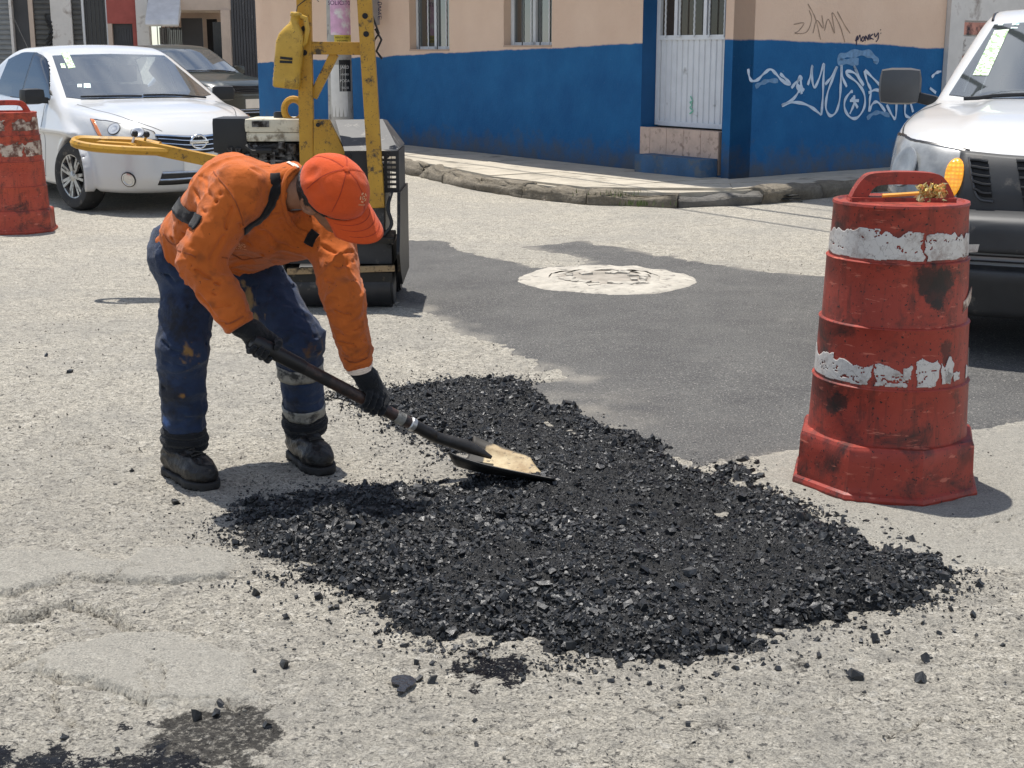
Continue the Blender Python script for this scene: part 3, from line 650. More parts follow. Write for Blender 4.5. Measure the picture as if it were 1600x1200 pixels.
def rot_rand(n):
    q = rng.normal(size=(n, 4)); q /= np.linalg.norm(q, axis=1)[:, None]; w, x, y, z = q.T
    return np.stack([1 - 2 * (y * y + z * z), 2 * (x * y - z * w), 2 * (x * z + y * w), 2 * (x * y + z * w), 1 - 2 * (x * x + z * z), 2 * (y * z - x * w), 2 * (x * z - y * w), 2 * (y * z + x * w), 1 - 2 * (x * x + y * y)], -1).reshape(n, 3, 3)
def shards(cent, rad, flat=(.4, .75), tilt=.55):
    n = len(cent); v = bV[None] * (1 + rng.uniform(-.45, .45, (n, 8, 3))) * np.stack([rng.uniform(.8, 1.4, n), rng.uniform(.65, 1.05, n), rng.uniform(*flat, n)], -1)[:, None]
    a, b, c = rng.uniform(0, 6.3, n), rng.normal(0, tilt, n), rng.normal(0, tilt, n); Z_, O_ = np.zeros(n), np.ones(n)
    Rz = np.stack([np.cos(a), -np.sin(a), Z_, np.sin(a), np.cos(a), Z_, Z_, Z_, O_], -1).reshape(n, 3, 3); Rx = np.stack([O_, Z_, Z_, Z_, np.cos(b), -np.sin(b), Z_, np.sin(b), np.cos(b)], -1).reshape(n, 3, 3); Ry = np.stack([np.cos(c), Z_, np.sin(c), Z_, O_, Z_, -np.sin(c), Z_, np.cos(c)], -1).reshape(n, 3, 3)
    v = np.einsum('nij,nkj->nki', Rx @ Ry @ Rz, v) * rad[:, None, None] + cent[:, None]
    return v.reshape(-1, 3), (bF[None] + (np.arange(n) * 8)[:, None, None]).reshape(-1, 3)
def stones(cent, rad, BV, BF):
    n = len(cent); k = len(BV)
    v = BV[None] * (1 + rng.uniform(-.28, .28, (n, k, 1))) * np.stack([rng.uniform(.8, 1.25, n), rng.uniform(.7, 1.05, n), rng.uniform(.5, .85, n)], -1)[:, None]
    for _ in range(5):
        nn = rng.normal(size=(n, 1, 3)); nn /= np.linalg.norm(nn, axis=2, keepdims=True); over = np.maximum((v * nn).sum(2, keepdims=True) - rng.uniform(.32, .62, (n, 1, 1)), 0); v = v - over * nn
    v = v * 1.18
    v = np.einsum('nij,nkj->nki', rot_rand(n), v) * rad[:, None, None] + cent[:, None]
    f = (BF[None] + (np.arange(n) * k)[:, None, None]).reshape(-1, 3)
    return v.reshape(-1, 3), f
pz = np.empty(len(pile.data.vertices) * 3, np.float32); pile.data.vertices.foreach_get('co', pz); pz = pz.reshape(-1, 3)
ok = np.nonzero(pz[:, 2] > .004)[0]
clump = .5 + .5 * fbm(pz[:, 0] * 3.2, pz[:, 1] * 3.2, seed=81)
edge_w = np.exp(-np.abs(qsd) / .12)
wt_ = (2.2 * np.clip(clump, 0, 1) ** 3 + 1.1 * edge_w + .10)[ok]; wt_ /= wt_.sum()
def scatter(n, w=None): 
    i = rng.choice(ok, n, p=w); return pz[i] + np.stack([rng.uniform(-.005, .005, n), rng.uniform(-.005, .005, n), np.zeros(n)], -1)
NST = 19000; c1 = scatter(NST, wt_); r1 = np.where(rng.random(NST) < .15, rng.uniform(.0075, .0125, NST), rng.gamma(3, .0013, NST) + .003); c1[:, 2] += r1 * .15
V1, F1 = shards(c1, r1)
c2 = scatter(80000); r2 = rng.uniform(.0018, .0044, 80000)
V2, F2 = stones(c2, r2, oV, oF)
o = mesh('stones', np.vstack([V1, V2]), np.vstack([F1, F2 + len(V1)]), MT['stone'], pile); tag(o, kind='stuff')
SHAPES = []
for k in range(14):
    V, Fc = shards(np.zeros((1, 3)), np.ones(1), (.55, .9)); me = bpy.data.meshes.new('stone'); me.from_pydata(V.tolist(), [], Fc.tolist()); me.materials.append(MT['stone']); SHAPES.append(me)
cb = scatter(300, wt_); rb = np.sort(.012 + .009 * rng.random(300) ** 2)
for i in range(300):
    s = bpy.data.objects.new('stone', SHAPES[i % 14]); COL.objects.link(s); s.parent = pile
    s.location = cb[i] + np.array([0, 0, rb[i] * .3]); s.scale = (rb[i],) * 3; s.rotation_euler = (.4 * math.sin(i * 1.7), .4 * math.sin(i * .9), i * 2.3)
# crumbs strewn round the heap, thinning outward
n = 15000; ang = rng.choice(np.nonzero(np.abs(qsd) < .05)[0], n); off = rng.normal(size=(n, 2)) * rng.exponential(.085, (n, 1))
cx_ = qx[ang] + off[:, 0]; cy_ = qy[ang] + off[:, 1]; rr = np.where(rng.random(n) < .10, rng.uniform(.005, .0105, n), rng.uniform(.0013, .0045, n)); dd_ = np.hypot(off[:, 0], off[:, 1]); rr = np.where((rr > .006) & (dd_ > .12), rr * .5, rr)
V, Fc = shards(np.stack([cx_, cy_, rr * .4], -1), rr)
tag(mesh('asphalt_crumbs', V, Fc, MT['stone']), 'fine black asphalt crumbs strewn around the heap', 'crumbs', kind='stuff')
n = 1500; cx_ = rng.uniform(-2.6, 2.4, n); cy_ = 2.5 + rng.random(n) ** 1.4 * 8; rr = rng.uniform(.0015, .006, n)
V, Fc = stones(np.stack([cx_, cy_, rr * .5], -1), rr, iV, iF)
tag(mesh('road_grit', V, Fc, surf('grit', srgb(110, 106, 98), .9, var=.4, vs=30, pos=True)), 'loose grey grit scattered over the road', 'grit', kind='stuff')
LUMPS = [(400, 927, 15), (447, 963, 12), (445, 1036, 17), (497, 931, 15), (463, 932, 8), (370, 848, 11), (293, 857, 7), (388, 909, 7), (240, 1016, 9), (1065, 1075, 11), (1336, 1053, 22), (1438, 1060, 18), (1445, 1028, 16), (1367, 997, 15), (1280, 1026, 11), (1330, 1017, 8), (1275, 1000, 12), (1530, 912, 13), (1465, 866, 15), (1425, 843, 13), (1370, 1000, 9), (1468, 988, 9), (1567, 1008, 9), (1490, 984, 8), (1163, 716, 12), (1183, 722, 8), (1190, 745, 11), (1155, 692, 6), (675, 1062, 15), (655, 1060, 12), (818, 1060, 9), (742, 1126, 9), (745, 1163, 11), (860, 1091, 7), (1075, 1130, 9), (1033, 1122, 7), (975, 1098, 6), (1150, 1043, 12), (1260, 1040, 10), (1215, 1045, 9), (100, 1152, 11), (184, 1170, 9), (308, 1118, 18), (338, 1113, 14), (345, 1098, 12), (418, 1133, 13), (500, 905, 10), (518, 950, 9), (565, 955, 10), (590, 975, 9), (206, 735, 9), (274, 783, 16), (180, 757, 6), (110, 580, 8), (72, 555, 7), (545, 620, 9), (640, 600, 8), (798, 597, 9), (760, 595, 8), (1090, 745, 9), (1350, 1082, 8), (1520, 960, 10), (1402, 1018, 8), (955, 1062, 11), (1015, 1068, 10), (905, 1066, 8), (1120, 1055, 9)]
for i, (x, y, w) in enumerate(LUMPS):
    q = gp(x, y + w * .25); r = w * .56 / 2200 * math.hypot(q.y, 1.45); zg = max(pile_z(q.x, q.y), 0)
    s = bpy.data.objects.new('asphalt_lump', SHAPES[i % 14]); COL.objects.link(s)
    s.location = (q.x, q.y, zg + r * .38); s.scale = (r * 1.1,) * 3; s.rotation_euler = (.5 * math.sin(i * .7), .5 * math.sin(i * 1.3), i * 2.1)
    zn = ('by the worker and roller, left of the heap' if y < 800 and x < 700 else 'beside the smooth patch and red drum' if y < 800 else 'on the cracked slabs at the lower left' if x < 600 else 'in front of the middle of the heap' if x < 1130 else 'at the right front corner of the heap')
    tag(s, 'small black asphalt lump lying loose ' + zn, 'asphalt lump', 'asphalt lumps ' + zn)
# bitumen puddle with a hard edge
def puddle(pts, label):
    P_ = G(pts); mb = MB(); c = np.mean(P_, 0); sp = spline(P_ + P_[:2], 60)[: 60]
    mb.prism([tuple(q) for q in sp[:-8]], Matrix.Translation((0, 0, .005)), .004); o = mb.build('tar_puddle', MT['tar']); tag(o, label, 'puddle')
puddle([(612, 1064), (622, 1060), (640, 1061), (650, 1068), (646, 1075), (636, 1080), (632, 1086), (620, 1084), (624, 1076), (613, 1073)], 'glossy dark bitumen puddle in front of the heap')

# ------------------------------------------------------------------ corner building, pavement
CB = Vector((2.269, 14.868)); DA = Vector((.5698, -.8217)); DB = Vector((.8217, .5698))
LA = -DA                                            # along the long wall, away from the corner
NA = Vector((-.8217, -.5698)); NB = Vector((.5698, -.8217))   # outward normals
PZ = .15
def WA(s, z, o=0.0): p = CB + LA * s + NA * o; return Vector((p.x, p.y, z))
def WB(s, z, o=0.0): p = CB + DB * s + NB * o; return Vector((p.x, p.y, z))
ha = lambda x, y: wallhit(x, y, CB, LA); hb = lambda x, y: wallhit(x, y, CB, DB)
pA = ha(580, 93); pC = ha(1149, 65); pB = hb(1470, 80)
A_ = np.array([[*WA(*pA)[:2], 1], [*WA(*pC)[:2], 1], [*WB(*pB)[:2], 1]]); ax_, ay_, a0_ = np.linalg.solve(A_, [pA[1], pC[1], pB[1]])
MT['wallp'] = wallpaint('beige_and_blue_wall_paint', (float(a0_), float(ax_), float(ay_)))
bld = empty('corner_building', (CB.x, CB.y, 0), 0, 'beige corner building with blue painted lower wall and white door', 'building')
def inb(o): o.matrix_parent_inverse = Matrix.Translation((-CB.x, -CB.y, 0)); return o
def wall_holes(name, Wf, L, z0, z1, holes, th, mat, parent, step=.5):
    xs = sorted(set([0, L] + [h[0] for h in holes] + [h[1] for h in holes] + list(np.arange(step, L, step)))); zs = sorted(set([z0, z1] + [h[2] for h in holes] + [h[3] for h in holes]))
    mb = MB()
    inside = lambda s, z: any(h[0] < s < h[1] and h[2] < z < h[3] for h in holes)
    for a, b in zip(xs, xs[1:]):
        for c, d in zip(zs, zs[1:]):
            if not inside((a + b) / 2, (c + d) / 2):
                mb.quad(Wf(a, c), Wf(b, c), Wf(b, d), Wf(a, d)); mb.quad(Wf(a, c, -th), Wf(a, d, -th), Wf(b, d, -th), Wf(b, c, -th))
    for h in holes + [(0, L, z0, z1)]:
        a, b, c, d = h
        mb.quad(Wf(a, c), Wf(a, d), Wf(a, d, -th), Wf(a, c, -th)); mb.quad(Wf(b, c), Wf(b, d), Wf(b, d, -th), Wf(b, c, -th))
        mb.quad(Wf(a, c), Wf(b, c), Wf(b, c, -th), Wf(a, c, -th)); mb.quad(Wf(a, d), Wf(b, d), Wf(b, d, -th), Wf(a, d, -th))
    bmesh.ops.remove_doubles(mb.bm, verts=mb.bm.verts[:], dist=1e-4)
    return mb.build(name, mat, parent)
BH = 7.6
w1 = (ha(702, 60)[0], ha(640, 60)[0]); w2 = (ha(862, 60)[0], ha(787, 60)[0]); zb1 = ha(670, 79)[1]; zb2 = ha(825, 73)[1]
dr = (ha(1130, 150)[0], ha(1002, 150)[0]); zd = PZ + .02
up = [(.9, 2.1, 4.6, 5.9), (3.4, 4.6, 4.6, 5.9), (6.2, 7.4, 4.6, 5.9)]
inb(wall_holes('wall', WA, 11.5, 0, BH, [(*w1, zb1, zb1 + 1.15), (*w2, zb2, zb2 + 1.15), (*dr, zd, 2.75)] + up, .30, MT['wallp'], bld))
LB = hb(1472, 120)[0]
def WB2(s, z, o=0.0): return WB(s, z, o)
mb = MB(); mb.quad(WB(0.0005, 0), WB(LB, 0), WB(LB, BH), WB(0.0005, BH)); mb.quad(WB(LB, 0), WB(LB, 0, -6), WB(LB, BH, -6), WB(LB, BH))
inb(mb.build('wall', MT['wallp'], bld))
mb = MB(); mb.quad(WA(11.45, 0, 0), WA(11.45, BH, 0), WA(11.45, BH, -LB), WA(11.45, 0, -LB)); mb.quad(WA(11.45, 0, -LB), WA(0, 0, -LB), WA(0, BH, -LB), WA(11.45, BH, -LB)); inb(mb.build('back_wall', MT['plaster2'], bld))
mb = MB(); r0 = [WA(-.12, BH, .12), WA(11.6, BH, .12), WA(11.6, BH, -8), WA(-LB - .05, BH, -8), WA(-LB - .05, BH, .12)]
mb.prism([tuple(v[:2]) for v in [WA(-.0, BH, .12), WA(11.6, BH, .12), WA(11.6, BH, -LB), WA(0, BH, -LB)]], Matrix.Translation((0, 0, BH)), .25); inb(mb.build('roof', MT['plaster2'], bld))
mb = MB(); mb.prism([(-.0, .002), (11.5, .002), (11.5, .80), (-.0, .80)], Matrix.Translation(WA(0, 3.05, 0)) @ Matrix(((*LA, 0), (*NA, 0), (0, 0, 1))).transposed().to_4x4(), .14); inb(mb.build('added_shade_slab', MT['plaster2'], bld, bev=.01))  # unseen slab, added above the view to cast the shade strip along the pavement
def window(s0, s1, z0, z1, bars=5):
    f = MB(); d = -.13
    for a, b in ((s0 + .005, s0 + .055), (s1 - .055, s1 - .005), ((s0 + s1) / 2 - .03, (s0 + s1) / 2 + .03)):
        f.bar(WA((a + b) / 2, z0 + .005, d), WA((a + b) / 2, z1 - .005, d), b - a, .05, up=(*NA, 0))
    for z in (z0 + .03, z1 - .03, z1 - .35): f.bar(WA(s0 + .01, z, d), WA(s1 - .01, z, d), .05, .05)
    fr = inb(f.build('window', MT['wframe'], bld))
    g = MB(); g.quad(WA(s0, z0, d - .01), WA(s1, z0, d - .01), WA(s1, z1, d - .01), WA(s0, z1, d - .01)); o = g.build('pane', MT['pane'], fr)
    b_ = MB(); b_.quad(WA(s0 - .3, z0 - .3, -.8), WA(s1 + .3, z0 - .3, -.8), WA(s1 + .3, z1 + .3, -.8), WA(s0 - .3, z1 + .3, -.8)); o = b_.build('room_back', MT['dark'], fr)
    c_ = MB()
    for k in range(14):
        sA = s0 + (s1 - s0) * k / 14; c_.bar(WA(sA, z0, -.22 - .025 * (k % 2)), WA(sA, z1, -.22 - .025 * (k % 2)), (s1 - s0) / 13, .02, up=(*NA, 0))
    o = c_.build('curtain', surf('curtain', srgb(112, 116, 112), .9, var=.25, vs=8, pos=True), fr)
    for k in range(bars):
        q = MB(); s = s0 + (s1 - s0) * (k + .7) / (bars + .4)
        pts = [WA(s + .0015 * math.sin(j * 2.1), z0 - 0.0 + (z1 - z0) * j / 40, -.06 + .0015 * math.cos(j * 2.1)) for j in range(41)]
        q.tube(pts, .009, 5); o = q.build('bar', MT['bars'] if k % 2 else MT['wframe'], fr)
    q = MB(); q.bar(WA(s0 - .0, z0 + .008, -.07), WA(s1, z0 + .008, -.07), .16, .02); o = q.build('sill', MT['sill'], fr)
window(*w1, zb1, zb1 + 1.15, 4); window(*w2, zb2, zb2 + 1.15, 5)
for u in up: window(*u, 4)
# door: ribbed white sheet-metal leaf, glazed above, set back in its opening
ds0 = .02 + dr[0]; ds1 = dr[1] - .01; zsill = ha(1075, 200)[1]; dep = -.22; zrail = ha(1085, 58)[1]
m = MB()
for s in (ds0 + .03, ds1 - .03): m.bar(WA(s, zsill, dep), WA(s, 2.7, dep), .06, .05, up=(*NA, 0))
for z in (zsill + .02, zrail, 2.67): m.bar(WA(ds0 + .06, z, dep + .002), WA(ds1 - .06, z, dep + .002), .05, .05)
door = inb(m.build('door', MT['alu'], bld))
def kid(m, name, mat, par, smooth=False): o = m.build(name, mat, par, smooth); return o
nr = 13
for k in range(nr):
    m = MB(); a = ds0 + .06 + (ds1 - ds0 - .12) * k / nr; b = ds0 + .06 + (ds1 - ds0 - .12) * (k + 1) / nr
    m.prism([(0, 0), (b - a, 0), (b - a - .012, .022), (.012, .022)], Matrix.Translation(WA(a, zsill + .045, dep - .015)) @ Matrix((( *LA, 0), (*NA, 0), (0, 0, 1))).transposed().to_4x4(), zrail - zsill - .07); kid(m, 'panel', MT['alu'], door)
for k in range(5):
    m = MB(); s = ds0 + .06 + (ds1 - ds0 - .12) * (k + .5) / 5
    if k in (1, 3): m.bar(WA(s + .1, zrail, dep), WA(s + .1, 2.65, dep), .05, .045, up=(*NA, 0)); kid(m, 'mullion', MT['alu'], door)
    m = MB(); m.tube([WA(s + .002 * math.sin(j * 2.1), zrail + (2.65 - zrail) * j / 50, dep + .05 + .002 * math.cos(j * 2.1)) for j in range(51)], .010, 5); kid(m, 'bar', MT['wframe'], door)
m = MB(); m.quad(WA(ds0, zrail, dep - .012), WA(ds1, zrail, dep - .012), WA(ds1, 2.7, dep - .012), WA(ds0, 2.7, dep - .012)); kid(m, 'pane', glass('door_pane', (.3, .27, .22), .09, .6), door)
m = MB(); m.quad(WA(ds0, 1, -.9), WA(ds1 + .2, 1, -.9), WA(ds1 + .2, 3, -.9), WA(ds0, 3, -.9)); kid(m, 'room_back', MT['seat'], door)
# blue-painted reveal linings
for s, e in ((dr[1] - .004, 1), (dr[0] + .004, -1)):
    m = MB(); m.quad(WA(s, zsill - .0, 0.001), WA(s, 2.74, .001), WA(s, 2.74, dep - .03), WA(s, zsill, dep - .03)); inb(m.build('jamb', MT['bluej'], bld))
# tiled riser and blue step
zt = ha(1060, 202)[1]
m = MB(); m.box((0, 0, 0), (1, 1, 1)); m.bm.free(); 
stp = MB(); M3 = Matrix(((*LA, 0), (*NA, 0), (0, 0, 1))).transposed().to_4x4()
sa, sb = ha(1122, 240)[0], ha(1000, 240)[0]; zst = ha(1005, 238)[1]
stp.prism([(0, -.3), (sb - sa, -.3), (sb - sa, -.012), (0, -.012)], Matrix.Translation(WA(sa, 0, 0)) @ M3, zt - .005); core = inb(stp.build('stair_core', MT['sill'], bld))
for k in range(5):
    m = MB(); w = (sb - sa) / 4.6; a = sa + w * k; b = min(a + w - .006, sb); m.prism([(0, -.011), (b - a, -.011), (b - a, .004), (0, .004)], Matrix.Translation(WA(a, zst - .02, 0)) @ M3, zt - zst + .022); kid(m, 'tile', MT['tile'], core)
m = MB(); m.prism([(0, .005), (sb - sa - .20, .005), (sb - sa - .20, .24), (0, .24)], Matrix.Translation(WA(sa - .0, PZ - .05, 0)) @ M3, zst - PZ + .05)
inb(m.build('step', MT['blue'], bld, bev=.012))
# meter box by the left end with marker scrawl
mp = ha(586, 20)
m = MB(); m.prism([(-.13, .004), (.13, .004), (.13, .12), (-.13, .12)], Matrix.Translation(WA(mp[0], ha(586, 39)[1], 0)) @ M3, .55); mbx = inb(m.build('meter_box', MT['meter'], bld, bev=.01))
m = MB(); q = WA(mp[0] + .03, ha(586, 20)[1], .12); m.cyl(q, q + Vector((*NA, 0)) * .07, .075, n=20, bev=.01); kid(m, 'meter_dial', MT['meter'], mbx, True)
m = MB(); m.tube([WA(mp[0] + .08, ha(586, 8)[1] + .3, .05), WA(mp[0] + .08, 4.2, .04)], .018, 6); kid(m, 'conduit', MT['meter'], mbx)

def stroke(m, pts, Wf, conv, w, o=.003, n=None):
    S = spline([conv(x, y) for x, y in pts], n or max(8, len(pts) * 6)) if len(pts) > 2 else np.array([conv(*p) for p in pts])
    L_, R_ = [], []
    for i in range(len(S)):
        t_ = S[min(i + 1, len(S) - 1)] - S[max(i - 1, 0)]; t_ = t_ / (np.linalg.norm(t_) + 1e-9); nrm = np.array([-t_[1], t_[0]])
        ww = w * (.85 + .25 * math.sin(i * .7)) / 2
        L_.append(m.bm.verts.new(Wf(*(S[i] + nrm * ww), o))); R_.append(m.bm.verts.new(Wf(*(S[i] - nrm * ww), o)))
    for i in range(len(S) - 1): m.bm.faces.new((L_[i], L_[i + 1], R_[i + 1], R_[i]))
def graffiti(strokes, Wf, conv, w, name, mat, x0, y0, k, par=None):
    for j, s in enumerate(strokes):
        m = MB(); stroke(m, [(x0 + x * k, y0 + y * k) for x, y in s], Wf, conv, w, .003 + .0004 * j)
        if par is None: inb(m.build(name, mat, bld))
        else: kid(m, name, mat, par)
k8 = 300 / 1600
graffiti([[(-60, 360), (-52, 420), (-30, 460), (20, 450), (70, 400), (125, 365), (170, 400), (220, 455), (290, 490)], [(205, 400), (250, 440), (290, 490), (230, 470)],
    [(300, 520), (345, 465), (385, 440), (370, 425), (345, 500), (360, 545), (310, 615), (220, 665), (300, 640), (400, 650), (480, 690), (548, 745)],
    [(360, 560), (375, 500), (400, 545)], [(375, 430), (385, 570)], [(345, 490), (405, 540)],
    [(435, 495), (455, 430), (475, 335), (470, 430), (490, 515), (530, 440), (570, 320), (565, 450), (560, 600), (548, 745)],
    [(580, 490), (630, 430), (680, 345), (640, 450), (600, 560), (585, 680), (620, 750), (670, 720), (700, 620), (710, 480), (715, 330), (725, 430), (760, 510)],
    [(900, 500), (860, 420), (820, 335), (850, 400)], [(900, 500), (830, 400), (760, 380), (765, 410), (850, 480), (905, 570), (905, 680), (850, 765), (790, 765), (745, 700), (745, 620), (790, 555), (810, 550)],
    [(820, 580), (820, 650), (785, 735)], [(785, 625), (860, 625)], [(800, 600), (850, 685)],
    [(905, 375), (930, 470), (960, 540), (950, 620), (945, 715)], [(910, 370), (980, 440), (1085, 555), (1000, 535), (940, 560)], [(945, 715), (975, 650), (1020, 640), (1080, 715)], [(1090, 660), (1140, 755), (1165, 765), (1172, 640), (1165, 560)],
    [(1095, 405), (1140, 440)], [(1245, 640), (1245, 740), (1290, 770)], [(1290, 650), (1310, 720)], [(1465, 430), (1500, 395), (1545, 380)], [(1450, 520), (1500, 560)]], WB, hb, .034, 'graffiti', MT['spray'], 1180, 40, k8)
graffiti([[(860, 300), (760, 300), (700, 300), (710, 265), (780, 240), (880, 228), (960, 240), (1005, 290), (1000, 318)]], WB, hb, .085, 'graffiti', MT['sprayf'], 1180, 40, k8)
graffiti([[(0, 510), (50, 480), (110, 460), (190, 460)], [(930, 775), (980, 735), (1040, 725), (1120, 750)]], WB, hb, .05, 'graffiti', MT['sprayf'], 1180, 40, k8)
kk = .4
graffiti([[(700, 95), (740, 90), (720, 120), (705, 130), (750, 125), (770, 75), (760, 40)], [(755, 15), (775, 50), (790, 90), (805, 155)], [(775, 130), (790, 80), (815, 110), (810, 60)], [(820, 120), (835, 75), (860, 130), (850, 50), (880, 100), (900, 165)], [(870, 45), (900, 100), (920, 130)]], WB, hb, .012, 'graffiti', MT['scratch'], 960, 0, kk)
graffiti([[(835, 130), (850, 85), (855, 120), (872, 80), (880, 130)], [(842, 165), (845, 110)], [(892, 95), (885, 125), (903, 125), (905, 95), (892, 95)], [(915, 130), (918, 85), (940, 120), (942, 75)], [(955, 120), (952, 70)], [(978, 70), (955, 98), (985, 115)], [(990, 62), (1000, 95), (1025, 60), (1022, 110), (1005, 135)], [(1040, 32), (1044, 38)], [(1042, 62), (1046, 66)]], WB, hb, .016, 'graffiti', MT['marker'], 1180, 40, k8)
graffiti([[(302, 375), (310, 395), (300, 400), (308, 410), (300, 420), (312, 432), (298, 445)]], lambda s, z, o: WA(s, z, dep + .016 + o), lambda x, y: wallhit(x, y, CB + NA * dep, LA), .018, 'marker_scrawl', MT['greenp'], 960, 0, kk, door)
graffiti([[(98, 12), (114, 12), (116, 22), (100, 24), (98, 12)], [(100, 42), (115, 36), (102, 30)], [(116, 52), (100, 48), (108, 60), (100, 64)], [(116, 66), (100, 72)], [(114, 62), (115, 78)], [(100, 84), (116, 82), (114, 100)], [(108, 84), (107, 98)], [(100, 84), (101, 102)]], lambda s, z, o: WA(s, z, .121 + o), lambda x, y: wallhit(x, y, CB + NA * .12, LA), .015, 'marker_scrawl', MT['marker'], 560, 0, .3125, mbx)

# pavement: slabs and kerb stones following the walls
KB = [Vector(gp(625, 269)[:2]) + LA * 20, Vector(gp(625, 269)[:2]) + LA * 8] + [Vector(gp(*q)[:2]) for q in ((625, 269), (754, 300), (870, 317), (980, 324), (1060, 325), (1140, 322), (1216, 318), (1400, 297))]
KB += [KB[-1] + DB * 6, KB[-1] + DB * 22]
def polylen(pl): return np.concatenate([[0], np.cumsum([(b - a).length for a, b in zip(pl, pl[1:])])])
def along(pl, d):
    L = polylen(pl); i = int(np.clip(np.searchsorted(L, d) - 1, 0, len(pl) - 2)); return pl[i].lerp(pl[i + 1], (d - L[i]) / (L[i + 1] - L[i]))
WL = [CB + LA * 28, CB, CB + DB * 24]
walk = MB(); outer = KB + [q - NB * 0 for q in WL[::-1]]
def inset(q):
    u = q - CB; n_ = Vector((0, 0))
    if u.dot(NA) > .2: n_ = n_ + NA
    if u.dot(NB) > .2: n_ = n_ + NB
    return q - n_.normalized() * .16
walk.prism([tuple(inset(q)) for q in KB] + [tuple(q) for q in WL[::-1]], Matrix.Translation((0, 0, -.05)), PZ + .03)
walk = walk.build('sidewalk', MT['walk']); tag(walk, 'narrow concrete pavement along the blue wall', None, kind='structure')
LK = polylen(KB)[-1]; kd = np.arange(6, LK - 8, .92); ks = []
for i, d in enumerate(kd):
    a, b = along(KB, d), along(KB, d + .92 - .015); t_ = (b - a).normalized(); nrm = Vector((t_.y, -t_.x))
    mid_ = (a + b) / 2
    if nrm.dot(mid_ - CB) < 0: nrm = -nrm
    dark_k = 1.15 < mid_.x < 2.35 and mid_.y < 14.2
    bm = bmesh.new(); bmesh.ops.create_cube(bm, size=1); bmesh.ops.subdivide_edges(bm, edges=bm.edges[:], cuts=5, use_grid_fill=True)
    hgt = PZ + (.0 if not dark_k else -.05) + random.uniform(-.02, .012); L_ = (b - a).length
    for v in bm.verts:
        x, y, z = v.co; zz = (z + .5) * hgt; yy = y * .19 - .085
        if z > .3: yy -= .012 * (y > .3); zz -= .022 * (y > .3)
        wp = mid_ + t_ * (x * L_) + nrm * yy
        nz = float(fbm(np.array(wp.x * 5), np.array(wp.y * 5), np.array(zz * 9), seed=91)); zz += .034 * nz * (z > -.3); wp = wp + nrm * .045 * nz * (y > .3)
        v.co = (wp.x, wp.y, zz - (.03 if z < -.4 else 0))
    me = bpy.data.meshes.new('kerb_stone'); bm.to_mesh(me); bm.free()
    link('kerb_stone', me, MT['kerbdark'] if dark_k else MT['kerb'], walk, smooth=True)
NS = 22
for i in range(NS):
    fa, fb = i / NS, (i + 1) / NS
    def st(f):
        s = -1 + 2 * 0  # stations by walking both lines together
        dk = 6 + f * (LK - 14); k_ = along(KB, dk); u = (k_ - CB)
        sA = max(0.0, u.dot(LA)); sB = max(0.0, u.dot(DB))
        w_ = CB + LA * sA if sA > 0 and u.dot(NA) > 0 else CB + DB * sB
        return w_.lerp(k_, .02), w_.lerp(k_, .90 if (k_ - w_).length < 1 else 1 - .16 / (k_ - w_).length)
    a0, a1 = st(fa); b0, b1 = st(fb)
    rows = [(0, .5), (.5, 1)]
    for q0, q1 in rows:
        c = [a0.lerp(a1, q0), a0.lerp(a1, q1), b0.lerp(b1, q1), b0.lerp(b1, q0)]; cm = sum(c, Vector((0, 0))) / 4
        if min((c[0] - c[3]).length, (c[1] - c[2]).length) < .01 and (c[0] - c[1]).length < .05: continue
        c = [p_.lerp(cm, .0045) for p_ in c]
        bm = bmesh.new(); top = [bm.verts.new((p_.x, p_.y, PZ + random.uniform(-.004, .006))) for p_ in c]; bot = [bm.verts.new((p_.x, p_.y, PZ - .06)) for p_ in c]
        bm.faces.new(top); [bm.faces.new((top[j], top[(j + 1) % 4], bot[(j + 1) % 4], bot[j])) for j in range(4)]
        bmesh.ops.remove_doubles(bm, verts=bm.verts[:], dist=1e-4); bmesh.ops.recalc_face_normals(bm, faces=bm.faces[:])
        me = bpy.data.meshes.new('slab'); bm.to_mesh(me); bm.free(); link('slab', me, MT['walk'], walk)
# weeds in the kerb joints
V, Fc = [], []
for cx, cy, n, sp in ((970, 302, 60, .13), (1000, 317, 50, .12), (935, 300, 14, .2)):
    c = gp(cx, cy, .12)
    for i in range(n):
        x, y = c.x + random.gauss(0, sp), c.y + random.gauss(0, sp * .6); h = random.uniform(.01, .035); a = random.uniform(0, 6.3); w = .006; dx, dy = math.cos(a), math.sin(a)
        b = len(V); V += [(x - dy * w, y + dx * w, .1), (x + dy * w, y - dx * w, .1), (x + dx * h * .6, y + dy * h * .6, .13 + h)]; Fc.append((b, b + 1, b + 2))
tag(mesh('weeds', V, Fc, MT['weeds']), 'small green weeds sprouting from the broken kerb', 'weeds', kind='stuff')
# scrap wire lying at the kerb
m = MB(); c = gp(1195, 316)
for k in range(5):
    m.tube([Vector((c.x + random.uniform(-.3, .3) + .1 * math.cos(j), c.y + random.uniform(-.06, .06), .012 + .06 * abs(math.sin(j * .8 + k)))) for j in range(7)], .006, 5)
tag(m.build('scrap_wire', MT['cable']), 'tangle of dark scrap wire by the kerb at the corner', 'wire')

